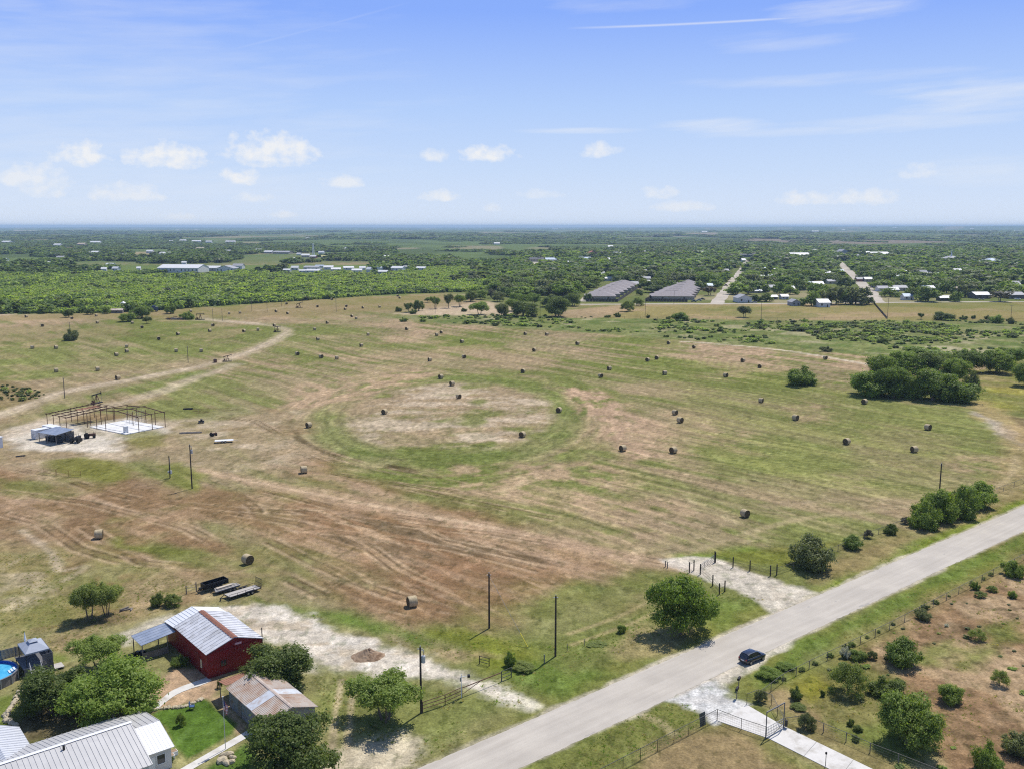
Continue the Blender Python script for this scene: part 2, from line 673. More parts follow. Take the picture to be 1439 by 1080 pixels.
def stroke_world(q, width, soft, seed=1, wob_amp=.3):
    xs, ys = np.array([v.x for v in q]), np.array([v.y for v in q])
    pad = width + soft + wob_amp + 1
    sel = np.where((X > xs.min() - pad) & (X < xs.max() + pad) & (Y > ys.min() - pad) & (Y < ys.max() + pad))[0]
    w = np.zeros(len(X))
    x, y = X[sel], Y[sel]
    dist = np.full(len(sel), 1e9)
    for i in range(len(q) - 1):
        ax, ay, bx, by = xs[i], ys[i], xs[i + 1], ys[i + 1]
        t = np.clip(((x - ax) * (bx - ax) + (y - ay) * (by - ay)) / ((bx - ax) ** 2 + (by - ay) ** 2 + 1e-9), 0, 1)
        dist = np.minimum(dist, np.hypot(x - ax - t * (bx - ax), y - ay - t * (by - ay)))
    nz = fbm(x / 4 + seed * 5.7, y / 4 + seed * 2.1, 3, seed + 40) - .5
    w[sel] = sstep(width / 2 - dist + nz * 2 * wob_amp, -soft, soft)
    return w


# ring of greener grass and the worn ground inside it
ring = sstep(rr + wob * .13, .72, .85) * (1 - sstep(rr + wob * .13, .97, 1.10))
inside = 1 - sstep(rr + wob * .14, .70, .86)
spot = n_(8, 12, 4, .42, 1.1)
lay(STUB, inside * sstep(n_(26, 13, 4) * .4 + streak * .3 + fbm(X / 5, Y / 6, 4, 314, .65) * .3, .38, .60) * .85)
spot2 = fbm(X / 7.0, Y / 7.5, 5, 313, .68)
lay(PALE, inside * sstep(spot * .30 + spot2 * .42 + n_(34, 14, 3) * .42, .515, .66) * .78)
lay(GRASS, inside * sstep(n_(24, 15, 4), .58, .7) * .8)
lay([.132, .162, .050], ring * (.30 + .34 * sstep(n_(20, 16, 3) + .12 * np.cos(rth), .38, .62)))
# pale bare patches outside the ring
for i, (poly, col, s) in enumerate([
        ([(795, 545), (850, 545), (930, 590), (960, 640), (880, 650), (835, 610)], PINK, .8),
        ([(380, 560), (430, 540), (560, 522), (620, 520), (560, 545), (440, 580), (390, 620)], PINK, .65),
        ([(360, 520), (460, 505), (600, 515), (520, 535), (400, 545)], STUB, .5),
        ([(980, 480), (1090, 490), (1100, 520), (1020, 530), (960, 500)], PINK, .6),
        ([(1120, 555), (1175, 570), (1150, 600), (1110, 580)], PINK, .55),
        ([(980, 585), (1060, 600), (1080, 640), (1010, 640)], PINK, .5),
        ([(620, 650), (850, 640), (930, 680), (800, 720), (620, 690)], PINK, .6),
        ([(700, 700), (960, 690), (1010, 740), (900, 780), (760, 740)], PINK, .55),
        ([(1150, 660), (1230, 665), (1240, 690), (1170, 690)], STUB, .5),
        ([(1340, 640), (1400, 645), (1400, 660), (1345, 662)], PINK, .7),
        ([(900, 720), (1090, 730), (1080, 770), (930, 780)], STUB, .6),
        ([(1120, 500), (1205, 520), (1200, 555), (1150, 540)], STUB, .6)]):
    w = in_poly(poly, 5, 22, 9, 50 + i)
    lay(col, w * min(1, s * 1.25) * sstep(streak * .4 + fbm(X / 6, Y / 8, 4, 60 + i, .62) * .7, .40, .62))
# green sweep to the right end, and its pale turning rounds
w = in_poly([(900, 500), (1080, 520), (1210, 570), (1300, 570), (1400, 610), (1420, 640), (1300, 680), (1140, 690), (1000, 640), (930, 560)], 14, 40, 16, 71)
lay(GRASS, w * .34 * sstep(streak * .6 + streak2 * .5, .40, .62))
lay([.205, .205, .075], w * .5 * sstep(fine * .5 + streak * .5, .5, .62))

# --- the brown ploughed and driven land in front
front_dirt = in_poly([(-80, 640), (120, 650), (260, 690), (400, 630), (470, 650), (620, 690), (850, 765), (950, 788), (905, 830), (830, 868),
                      (690, 882), (600, 872), (500, 850), (420, 832), (330, 838), (240, 800), (100, 770), (-80, 770)], 6, 26, 10, 81)
lay(STUB, front_dirt * .45)
sd1 = fbm((X * .62 + Y * .78) / 3.5, (X * .78 - Y * .62) / 34, 4, 83)
sd2 = fbm((X * .62 + Y * .78) / 9.0 + 5, (X * .78 - Y * .62) / 40, 4, 84)
lay(BROWN, front_dirt * sstep(sd2 * .6 + n_(18, 85, 4) * .4, .35, .60) * .82)
lay(PINK, front_dirt * sstep(sd1 * .6 + n_(11, 86, 4) * .4, .46, .66) * .75)
lay(GRASS, front_dirt * sstep(sd2 * .3 + n_(22, 87, 4) * .7, .55, .70) * .7)
core = in_poly([(420, 700), (560, 715), (760, 765), (900, 800), (820, 850), (690, 868), (560, 850), (430, 800), (380, 750)], 10, 25, 10, 88)
lay([.19, .110, .066], core * .6)
lay(PINK, core * sstep(sd1, .45, .65) * .65)
lay([.30, .175, .11], core * sstep(n_(6, 89, 4, 1, 1), .45, .7) * .4)
lay(DARKB, core * sstep(sd1 * .5 + sd2 * .5, .565, .66) * .85)
lay([.43, .30, .205], core * sstep(fbm((sA + 3) / 1.6, sB / 16, 3, 316), .58, .70) * .6)
lay(GRASS, in_poly([(560, 690), (760, 710), (900, 745), (800, 745), (600, 705)], 3, 14, 6, 90) * .5 * sstep(sd2, .4, .6))
lay(PINK, stroke([(280, 660), (420, 690), (560, 718), (700, 745), (850, 775), (960, 797)], 5.5, 2, 1.5, 9, 1) * .75)
lay([.45, .33, .23], stroke([(300, 664), (420, 689), (560, 716), (700, 742)], 1.6, .6, .6, 9, 2) * .8)
# lower left rough pasture
lowl = in_poly([(-80, 760), (100, 775), (240, 805), (330, 845), (250, 850), (190, 880), (100, 900), (-80, 900)], 5, 20, 8, 91)
lay([.20, .17, .075], lowl * .75)
lay(STRAW, lowl * sstep(n_(9, 92, 4), .45, .65) * .6)
lay(PINK, lowl * sstep(n_(14, 93, 4), .56, .7) * .6)
lay(GRASS, lowl * sstep(n_(16, 94, 4), .54, .68) * .4)
lay(BROWN, lowl * sstep(fbm(X / 9, Y / 9, 4, 317, .62), .54, .66) * .5)
lay(PALE, in_poly([(0, 780), (45, 790), (60, 840), (20, 850), (0, 835)], 3, 8, 5, 95) * .5 * sstep(n_(5, 96, 4), .4, .6))
lay(PALE, stroke([(30, 745), (70, 775), (85, 800), (120, 795), (90, 815)], 1.6, .8, .7, 4, 97) * .6)
lay(STRAW, stroke([(0, 840), (60, 825), (120, 795)], 1.5, .6, .5, 4, 98) * .5)
# middle left: working yard, scraped ground and tracks
yard = in_poly([(-60, 585), (60, 590), (130, 575), (240, 590), (330, 575), (420, 580), (440, 640), (300, 660), (200, 650), (120, 660), (-60, 650)], 6, 22, 8, 101)
lay(STUB, yard * .65)
lay(PALE, yard * sstep(n_(13, 102, 4), .5, .66) * .7)
lay(BROWN, yard * sstep(n_(19, 103, 4), .56, .7) * .5)
lay(CALI, in_poly([(10, 600), (60, 592), (110, 600), (165, 620), (160, 632), (100, 636), (60, 636), (15, 630)], 3, 9, 5, 104) * .85)
lay(CALI, in_poly([(120, 596), (180, 586), (235, 598), (250, 606), (175, 620), (140, 612)], 2, 6, 3, 105) * .6)
lay(OLIVE, in_poly([(65, 645), (110, 640), (175, 650), (185, 668), (165, 684), (120, 672), (75, 660)], 3, 10, 5, 106) * .9)
lay(OLIVE, in_poly([(170, 610), (225, 602), (235, 625), (190, 634)], 3, 10, 5, 107) * .7)
lay([.16, .175, .045], in_poly([(228, 655), (250, 650), (300, 668), (275, 690), (235, 680)], 2, 8, 4, 108) * .75)
lay(GRASS, in_poly([(250, 575), (330, 570), (370, 580), (290, 592)], 3, 12, 5, 109) * .5)
lay(GRASS, in_poly([(165, 765), (220, 755), (290, 770), (300, 795), (230, 790)], 3, 12, 5, 110) * .6)
lay([.14, .15, .04], stroke([(162, 755), (172, 768), (215, 772), (260, 776)], 2.6, 1, .8, 5, 111) * .8)
# churned loops beyond the yard
for off in (0, 3.2, 6.0):
    pts = [(270, 575), (320, 573), (370, 574), (400, 580), (398, 596), (412, 612), (440, 628), (500, 645), (600, 662)]
    p = [at(*q) for q in pts]
    q = [v + Vector((off * .7, -off, 0)) for v in p]
    lay([.092, .07, .038], stroke_world(q, 1.7, .6, int(off) + 3, .7) * .88 * sstep(n_(9, 350, 4), .34, .6))
lay(STUB, in_poly([(330, 580), (395, 582), (410, 615), (470, 645), (400, 650), (310, 600)], 4, 10, 6, 113) * .5)
lay([.17, .13, .07], stroke([(250, 612), (300, 606), (360, 600), (400, 610)], 2, .8, .8, 5, 114) * .5)
for k, pts in enumerate([[(0, 655), (80, 668), (140, 690), (190, 700)], [(0, 720), (60, 735), (110, 770), (160, 785), (240, 800)], [(330, 720), (420, 735), (520, 770), (560, 800)],
                         [(400, 740), (500, 750), (640, 770), (760, 800)], [(440, 800), (540, 850), (620, 868)], [(380, 690), (480, 715), (600, 730), (720, 760)],
                         [(470, 665), (560, 680), (640, 690)], [(230, 705), (330, 715), (450, 720)], [(380, 760), (440, 790), (520, 825), (600, 850), (680, 862)], [(0, 690), (120, 705), (260, 740), (380, 800), (450, 835)], [(350, 700), (470, 728), (620, 760), (800, 795), (900, 805)],
                         [(270, 668), (330, 690), (360, 715), (370, 745)], [(560, 735), (700, 750), (860, 775), (950, 793)], [(120, 740), (200, 790), (330, 800), (420, 770)], [(430, 640), (520, 672), (640, 700), (780, 728)], [(300, 585), (360, 592), (420, 625), (520, 655), (650, 680)]]):
    brk = sstep(fbm(X / 11, Y / 11, 4, 340 + k, .6), .36, .62)
    lay([.43, .315, .22], ruts(pts, 3.4, .8, .5, 130 + k) * .55 * brk)
    lay([.105, .072, .044], ruts(pts, 1.9, .5, .25, 120 + k) * .74 * brk)
# dirt roads of the west side
lay(STUB, stroke([(-60, 602), (0, 582), (60, 560), (110, 546), (190, 532), (270, 517), (335, 500), (375, 484)], 15, 5, 6, 10, 365) * .45)
lay(PALE, stroke([(-60, 602), (0, 582), (60, 560), (110, 546), (190, 532), (270, 517), (335, 500), (375, 484), (402, 468), (395, 460), (360, 455), (300, 450), (285, 444)], 8, 3, 2.5, 9, 141) * .65)
lay([.43, .35, .26], stroke([(-60, 600), (0, 581), (60, 559), (110, 545), (190, 531), (270, 516), (335, 499), (375, 483), (402, 467)], 2.0, .9, .9, 9, 142) * .5)
lay(PALE, stroke([(10, 612), (80, 585), (150, 570), (215, 553), (270, 532), (330, 512)], 8, 2.5, 2.5, 10, 143) * .6)
lay(LUSH, stroke([(130, 556), (190, 543), (240, 534), (290, 521)], 6, 2, 1.5, 8, 144) * .45)
lay(STUB, stroke([(20, 540), (120, 530), (200, 522), (290, 508)], 14, 5, 6, 14, 145) * .5)
lay([.33, .255, .16], stroke([(360, 452), (480, 455), (620, 459), (760, 465), (900, 474), (980, 481)], 4, 1.5, 1.5, 20, 146) * .5)
lay(DARKB, stroke([(300, 447), (400, 450), (500, 452), (640, 458), (740, 465)], 1.6, .8, .6, 20, 147) * .5)
lay([.47, .40, .30], stroke([(960, 480), (1040, 486), (1120, 495), (1220, 512)], 3.4, .7, .5, 12, 148) * .9)
lay(PALE, stroke([(360, 437), (400, 432), (440, 429)], 5, 2, 2, 10, 149) * .7)
lay(PALE, stroke([(-60, 447), (20, 441), (90, 438)], 9, 3, 2, 16, 150) * .6)
lay(PALE, stroke([(280, 450), (330, 452), (360, 455)], 10, 4, 4, 16, 151) * .5)
# weedy strip beyond the field and the far mown strip by the town
sage = in_poly([(545, 445), (700, 441), (800, 447), (1000, 449), (1240, 450), (1560, 452), (1560, 520), (1400, 500), (1240, 500), (1100, 491), (960, 478), (760, 462), (620, 455)], 5, 24, 8, 161)
lay(SAGE, sage * .85)
lay([.22, .215, .115], sage * sstep(n_(14, 162, 4), .5, .66) * .5)
lay([.095, .135, .04], sage * sstep(n_(11, 163, 4), .51, .62) * .7)
lay([.38, .32, .22], sage * sstep(n_(16, 164, 4), .64, .72) * .45)
lay([.44, .37, .26], in_poly([(1270, 488), (1330, 486), (1420, 494), (1330, 500)], 3, 10, 6, 165) * .6)
mown = in_poly([(815, 434), (900, 428), (1010, 428), (1230, 426), (1560, 425), (1560, 452), (1240, 450), (1000, 449), (880, 448), (840, 446)], 4, 26, 6, 166)
lay([.25, .205, .095], mown * .9)
lay(PINK, mown * sstep(n_(45, 167, 4), .55, .68) * .55)
lay(GRASS, mown * sstep(n_(38, 168, 4), .56, .68) * .6)
lay(PINK, in_poly([(780, 438), (880, 428), (890, 436), (840, 447), (770, 447)], 4, 14, 8, 169) * .7)
lay([.46, .36, .26], in_poly([(560, 441), (600, 434), (660, 428), (700, 420), (740, 430), (720, 444), (640, 444)], 5, 14, 10, 170) * .75)
# west fields beyond the dirt road: paler far edge
lay([.25, .19, .10], in_poly([(-80, 446), (120, 440), (330, 430), (480, 418), (640, 414), (640, 425), (560, 436), (430, 446), (300, 446), (100, 448), (-80, 455)], 6, 30, 12, 171) * .55)
lay(GRASS, in_poly([(-80, 462), (120, 455), (200, 452), (300, 460), (360, 470), (200, 480), (-80, 476)], 6, 30, 12, 172) * .35)
lay(GRASS, in_poly([(-80, 500), (100, 495), (220, 500), (330, 480), (380, 470), (330, 497), (200, 520), (0, 525)], 6, 30, 12, 173) * .3)
lay([.19, .145, .075], in_poly([(-80, 540), (0, 535), (45, 545), (60, 560), (0, 575), (-80, 580)], 4, 14, 6, 174) * .7)

WID_ = (at(1439, 710) - at(1439, 745)).dot(D2)
# --- roadside, verges and the right-hand pasture
verge1 = in_poly([(560, 1090), (735, 985), (850, 925), (1000, 862), (1090, 838), (1100, 850), (800, 985), (640, 1090)], 3, 9, 4, 181)
lay(OLIVE, verge1 * .8)
lay(LUSH, in_poly([(690, 925), (760, 930), (800, 950), (835, 945), (790, 985), (745, 968)], 3, 9, 4, 182) * .85)
lay(LUSH, in_poly([(1000, 845), (1060, 830), (1090, 848), (1010, 880)], 3, 8, 4, 183) * .7)
lay(LUSH, in_poly([(590, 1015), (650, 985), (700, 978), (735, 985), (640, 1045), (580, 1065)], 3, 9, 5, 184) * .7)
lay(LUSH, in_poly([(385, 850), (470, 855), (540, 875), (600, 890), (585, 905), (500, 885), (420, 870)], 2.5, 7, 3, 185) * .95)
lay([.15, .165, .03], in_poly([(575, 878), (640, 880), (690, 885), (780, 905), (770, 935), (690, 935), (630, 905), (590, 895)], 2.5, 8, 4, 186) * .85)
lay(GRASS, in_poly([(690, 885), (780, 830), (900, 800), (960, 810), (900, 850), (790, 930), (720, 915)], 3, 10, 5, 187) * .8)
lay(STRAW, in_poly([(700, 885), (800, 840), (880, 830), (880, 870), (800, 900)], 3, 9, 6, 188) * .45)
for k, pts in enumerate([[(800, 890), (870, 865), (910, 845)], [(805, 905), (880, 878), (920, 860)]]):
    lay([.33, .27, .15], stroke(pts, .9, .4, .3, 4, 190 + k) * .7)
lay([.28, .215, .13], in_poly([(850, 920), (900, 880), (960, 880), (930, 915), (880, 925)], 2, 6, 4, 192) * .6)
verge2 = in_poly([(1130, 838), (1240, 790), (1340, 740), (1439, 690), (1560, 640), (1560, 662), (1439, 715), (1300, 775), (1150, 838)], 2.5, 8, 3, 193)
lay([.145, .19, .024], verge2 * .85)
lay([.27, .20, .11], in_poly([(1150, 790), (1240, 760), (1360, 725), (1439, 690), (1439, 700), (1330, 742), (1210, 800), (1140, 815)], 2, 7, 3, 194) * .7)
lay([.125, .18, .03], in_poly([(950, 778), (1060, 772), (1110, 775), (1105, 792), (1040, 785), (960, 790)], 2, 7, 3, 195) * .8)
lay([.16, .15, .04], in_poly([(1010, 775), (1130, 765), (1180, 760), (1130, 792), (1060, 790)], 2, 8, 4, 196) * .6)
verge3 = in_poly([(1020, 960), (1100, 905), (1250, 835), (1439, 745), (1600, 670), (1600, 720), (1439, 790), (1240, 890), (1130, 950), (1060, 985)], 3, 9, 3, 197)
lay(OLIVE, verge3 * .8)
lay(LUSH, in_poly([(1060, 950), (1110, 910), (1250, 840), (1439, 748), (1439, 765), (1250, 862), (1120, 935), (1080, 965)], 2, 7, 3, 198) * .8)
lay(STRAW, in_poly([(1130, 925), (1270, 860), (1439, 775), (1439, 788), (1250, 880), (1140, 935)], 2, 8, 3, 199) * .4)
pas = in_poly([(1140, 955), (1240, 890), (1439, 790), (1600, 720), (1700, 1150), (1280, 1100), (1150, 1020), (1090, 985)], 3, 9, 3, 200)
lay([.245, .155, .098], pas * .95)
lay([.365, .265, .175], pas * sstep(n_(8, 201, 4, 1.2, .8), .48, .64) * .7)
lay([.17, .14, .06], pas * sstep(n_(12, 202, 4), .55, .68) * .4)
lay([.10, .075, .045], pas * sstep(n_(3.5, 203, 4), .62, .74) * .5)
pgreen = in_poly([(1130, 958), (1200, 915), (1235, 945), (1265, 975), (1305, 1030), (1320, 1075), (1230, 1065), (1150, 1022), (1095, 985)], 3, 9, 4, 204)
lay([.135, .145, .04], pgreen * .75)
lay(LUSH, pgreen * sstep(n_(10, 205, 4), .48, .64) * .6)
lay([.20, .19, .03], in_poly([(1120, 965), (1145, 952), (1165, 965), (1140, 985)], 1.5, 5, 2, 206) * .8)
for k, poly in enumerate([[(1290, 905), (1330, 905), (1320, 935), (1280, 930)], [(1385, 880), (1425, 870), (1435, 900), (1395, 905)], [(1350, 915), (1400, 910), (1390, 935), (1350, 935)]]):
    lay([.125, .16, .035], in_poly(poly, 2, 6, 3, 207 + k) * .7)
# lot in front of the chain-link fence, and lot right of the driveway
lot = in_poly([(700, 1100), (900, 1000), (960, 985), (1010, 1010), (1080, 1040), (1180, 1100)], 2, 8, 3, 211)
lay([.165, .155, .055], lot * .9)
lay([.15, .165, .05], in_poly([(880, 1000), (960, 985), (1000, 1012), (910, 1060), (800, 1100), (700, 1100)], 2, 8, 4, 212) * .7)
lay([.285, .20, .125], in_poly([(900, 1100), (960, 1045), (1040, 1035), (1110, 1075), (1150, 1110)], 3, 9, 5, 213) * .75)
lay([.20, .165, .08], in_poly([(1100, 1000), (1180, 1040), (1300, 1090), (1260, 1100), (1150, 1050), (1090, 1020)], 1.5, 6, 2, 214) * .8)
lay([.40, .33, .2], stroke([(905, 1005), (930, 1015), (945, 1030)], 1.2, .5, .5, 4, 215) * .6)

app = in_poly([(930, 786), (972, 780), (1005, 786), (1055, 802), (1105, 820), (1155, 832), (1090, 862), (1045, 834), (1000, 814), (955, 802)], 1.0, 4, 1.6, 216)
lay(CALI, app * .85)
lay([.42, .36, .28], app * sstep(n_(3, 217, 4), .5, .66) * .5)
apr = in_poly([(920, 980), (975, 958), (1015, 944), (1012, 962), (1028, 978), (1052, 990), (1006, 1013), (972, 997), (950, 985)], .8, 3, 1.3, 218)
lay([.47, .455, .44], apr * .95)
lay([.62, .61, .59], apr * sstep(n_(2.2, 219, 4), .48, .62) * .7)
lay([.30, .285, .26], in_poly([(925, 978), (960, 960), (1000, 942), (1010, 946), (980, 962), (945, 982)], .6, 2.5, 1.2, 220) * sstep(n_(1.6, 228, 3), .42, .6))
lay(CALI, in_poly([(1000, 948), (1040, 930), (1090, 908), (1120, 892), (1100, 912), (1060, 938), (1025, 960), (1015, 966)], .7, 3, 1.1, 229) * .8)

for k, (off, wd) in enumerate([(0.15, .9), (WID_ + .15, .9)]):
    e0, e1 = at(1439, 710) - D1 * 330 + D2 * (.3 - off), at(1439, 710) + D1 * 300 + D2 * (.3 - off)
    q = [e0.lerp(e1, i / 60) for i in range(61)]
    lay([.47, .41, .33], stroke_world(q, wd, .5, 330 + k, .75) * .75)

# --- home yard: caliche, lawn, worn earth
lay(STRAW, in_poly([(150, 870), (240, 850), (330, 845), (420, 870), (520, 900), (700, 960), (760, 985), (640, 1090), (-40, 1120), (-40, 890)], 4, 12, 5, 221) * .75)
lay(GRASS, in_poly([(440, 935), (560, 950), (700, 985), (600, 1060), (520, 1060), (440, 1000)], 3, 9, 5, 222) * .7)
calp = in_poly([(290, 850), (345, 849), (395, 857), (445, 874), (490, 895), (560, 905), (620, 928), (680, 956), (735, 984), (712, 984), (655, 968),
                   (585, 950), (500, 950), (450, 938), (395, 908), (350, 892)], 1.8, 3.5, 3.4, 223)
lay(CALI * .95, calp * .90)
lay(GRASS, calp * (1 - calp) * 2.2 * sstep(n_(2.5, 241, 4), .42, .6))
lay([.40, .32, .22], calp * sstep(n_(4.5, 239, 5), .52, .68) * .6)
lay([.60, .55, .48], calp * sstep(n_(3.0, 240, 4), .54, .68) * .6)
lay([.33, .235, .155], in_poly([(590, 905), (660, 912), (700, 925), (640, 925), (600, 915)], 1.5, 5, 3, 224) * .6)
lay(CALI, in_poly([(160, 890), (240, 862), (330, 852), (300, 862), (230, 880), (175, 905)], 1.2, 5, 2.5, 225) * .6)
lay([.62, .56, .46], stroke([(690, 968), (720, 982), (745, 990)], 3, 1, 1, 3, 226) * .7)
lay([.47, .40, .30], in_poly([(440, 1090), (470, 1040), (520, 1030), (575, 1045), (590, 1060), (520, 1100)], 2, 7, 4, 227) * .8)
lay([.40, .32, .22], ruts([(478, 1050), (482, 1000), (490, 955)], 1.9, .8, .4, 228) * .7)
lay([.39, .27, .19], in_poly([(205, 975), (240, 935), (300, 940), (330, 945), (310, 965), (290, 990), (215, 1000)], 1.0, 4, 1.2, 229) * .95)
lay([.39, .27, .19], in_poly([(290, 985), (312, 975), (348, 1022), (335, 1035)], .8, 3, .6, 230) * .9)
lay([.078, .135, .026], in_poly([(207, 1002), (225, 996), (288, 982), (306, 996), (332, 1016), (330, 1030), (290, 1052), (262, 1068), (246, 1048), (232, 1022)], .5, 3, .5, 231))
lay([.078, .130, .028], in_poly([(270, 1090), (345, 1045), (360, 1060), (350, 1100)], .6, 3, .6, 232))
lay([.12, .165, .03], in_poly([(-20, 985), (20, 975), (30, 1000), (10, 1040), (-20, 1040)], 1, 4, 1.5, 233) * .8)
lay([.12, .165, .03], in_poly([(30, 1045), (80, 1030), (100, 1050), (60, 1070)], 1, 4, 1.5, 234) * .7)
lay([.11, .085, .055], in_poly([(20, 1000), (60, 985), (170, 985), (200, 1000), (150, 1030), (60, 1050), (25, 1040)], 1.5, 4, 2, 235) * .8)
lay([.12, .165, .03], in_poly([(68, 915), (95, 915), (100, 928), (75, 935)], 1, 4, 1.5, 236) * .7)
lay([.30, .215, .135], in_poly([(62, 905), (100, 885), (135, 885), (110, 915), (75, 915)], 1.5, 4, 2, 237) * .6)
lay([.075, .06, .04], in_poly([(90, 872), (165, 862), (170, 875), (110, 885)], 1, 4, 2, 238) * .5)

# --- right middle: creek, yellow weeds, eroded bank
lay([.17, .165, .045], in_poly([(1370, 520), (1439, 512), (1560, 520), (1560, 600), (1439, 580), (1375, 560)], 4, 12, 6, 241) * .5)
lay([.30, .26, .05], in_poly([(1380, 542), (1439, 545), (1500, 555), (1439, 556), (1385, 550)], 3, 10, 4, 242) * .45)
lay([.26, .24, .05], in_poly([(1372, 560), (1415, 565), (1425, 578), (1385, 578)], 3, 8, 4, 243) * .45)
lay([.34, .255, .14], in_poly([(1345, 570), (1380, 562), (1439, 590), (1500, 610), (1500, 640), (1435, 630), (1400, 600)], 4, 12, 5, 244) * .8)
lay([.36, .31, .26], in_poly([(1370, 578), (1400, 590), (1439, 620), (1439, 630), (1400, 610)], 2, 6, 4, 245) * .7)
lay([.13, .09, .06], in_poly([(1425, 585), (1470, 590), (1470, 605), (1430, 600)], 2, 7, 3, 246) * .6)
lay([.31, .22, .13], stroke([(1430, 600), (1437, 640), (1420, 668), (1390, 685), (1350, 700)], 9, 3, 3, 10, 247) * .55)
lay(STUB, stroke([(1380, 690), (1300, 705), (1200, 700), (1080, 710)], 3.5, 1.5, 1.2, 10, 248) * .5)

# --- beyond: floor of the wood, town ground, then the far country as a patchwork
ypx = PY0 - FOC * ((Y * SP - HGT * CP) / np.maximum(Y * CP + HGT * SP, 1.0))
far = sstep(d_, 660, 760) * front
wood_floor = in_poly([(-200, 442), (150, 440), (250, 433), (330, 428), (480, 418), (640, 411), (700, 408), (720, 375), (560, 372), (-200, 375)], 8, 40, 8, 251)
lay([.125, .165, .052], wood_floor)
town = in_poly([(640, 412), (740, 440), (820, 425), (1010, 427), (1600, 422), (1600, 352), (1000, 350), (760, 355), (690, 375)], 8, 60, 10, 252)
lay([.115, .14, .05], town * .9)
lay([.38, .31, .21], town * sstep(n_(60, 253, 4), .60, .72) * .6)
bey = sstep(d_, 1500, 1900) * front
lay([.110, .150, .062], bey)
farpatch = fbm(X / 420 + 3, Y / 900 + 8, 3, 254)
farsmall = fbm(X / 130 + 3, Y / 300 + 8, 4, 255)
lay([.080, .110, .050], bey * sstep(farsmall, .42, .62))
lay([.25, .215, .14], bey * sstep(farpatch, .655, .68) * .75)
lay([.15, .17, .08], bey * sstep(1 - farpatch, .66, .70) * .6)
for k, (poly, col) in enumerate([([(1020, 344), (1060, 334), (1180, 333), (1310, 336), (1335, 341), (1200, 343.5), (1080, 344)], [.205, .165, .13]),
                                 ([(-40, 349), (60, 345.5), (180, 345.2), (190, 349), (60, 351), (-40, 352)], [.30, .25, .16]),
                                 ([(20, 325), (100, 324), (150, 325), (100, 326), (20, 326.5)], [.36, .31, .24]),
                                 ([(850, 334), (920, 329.5), (1010, 329.5), (1000, 332), (900, 333.5)], [.27, .22, .17]),
                                 ([(570, 330.5), (680, 328), (720, 330), (650, 331.5)], [.30, .24, .19]),
                                 ([(60, 358), (200, 354), (330, 354), (440, 356), (330, 358), (200, 361), (90, 361)], [.29, .24, .15]),
                                 ([(720, 375), (740, 366), (790, 365), (785, 371), (740, 376)], [.45, .41, .33]),
                                 ([(560, 374), (680, 367), (720, 370), (700, 376), (600, 377)], [.175, .20, .075]),
                                 ([(700, 336), (860, 335), (860, 337), (700, 338)], [.12, .16, .06]),
                                 ([(960, 345), (1000, 344), (1000, 348), (940, 349)], [.30, .25, .17])]):
    lay(col, in_poly(poly, 20, 120, 16, 260 + k) * .9)
# the mown lines themselves, thin and pale or dark
hayf = 1 - sstep(d_, 560, 640)
notf = (1 - np.clip(front_dirt + pas + verge1 + verge2 + verge3 + lowl + yard + lot, 0, 1)) * hayf * sstep(d_, 150, 190)
C *= (1 + (fine - .5) * .60 * notf)[:, None]
C *= (1 + (streak - .5) * .22 * notf)[:, None]
tri = np.abs(((sA + bend * .6) / 4.7) % 1.0 - .5) * 2
trc = np.abs((rows / 4.4) % 1.0 - .5) * 2
tri = tri * we + trc * (1 - we)
lw = notf * (1 - sstep(d_, 330, 430)) * sstep(fbm(sA / 30, sB / 40, 3, 360), .36, .56) * (1 - inside)
C *= (1 + .20 * lw * sstep(tri, .66, .95))[:, None]
C *= (1 - .14 * lw * sstep(1 - tri, .70, .98))[:, None]
lay([.36, .285, .18], stroke([(1428, 640), (1424, 662), (1400, 682), (1330, 702), (1240, 715), (1130, 728), (1040, 752), (965, 778)], 2.2, 1.0, .8, 8, 362) * .55)
lay([.21, .165, .085], in_poly([(1165, 775), (1240, 748), (1340, 714), (1439, 676), (1560, 630), (1560, 645), (1439, 697), (1340, 735), (1240, 780), (1160, 815)], 2, 7, 3, 363) * .6)
lay(C * .55, pas * sstep(fbm(X / 1.5, Y / 1.8, 4, 364, .62), .58, .70) * .75)
# fine grain
tuft = fbm(X / 2.6, Y / 5.0, 4, 310, .72)
C *= (1 + (tuft - .5) * .62 * (1 - sstep(d_, 620, 900)))[:, None]
lay(C * np.array([.62, .66, .6]), sstep(fbm(X / 1.1, Y / 1.6, 3, 311, .6), .60, .72) * .8 * (1 - sstep(d_, 250, 420)))
lay(np.minimum(C * 1.35 + .02, .8), sstep(fbm(X / 1.7, Y / 3.4, 3, 312, .65), .60, .74) * .55 * (1 - sstep(d_, 450, 700)))
grain = fbm(X / .55, Y / .55, 2, 300) * .5 + fbm(X / 2.3, Y / 2.3, 3, 301) * .5
C *= (1 + (grain - .5) * .55 * (1 - sstep(d_, 500, 900)))[:, None]
C *= (1 + (n_(30, 302, 3) - .5) * .22)[:, None]
sat_ = (C.max(1) - C.min(1)) / np.maximum(C.max(1), 1e-4)
C[:, 2] *= 1 - .10 * sstep(sat_, .38, .58)
C = np.clip(C, .004, .9)

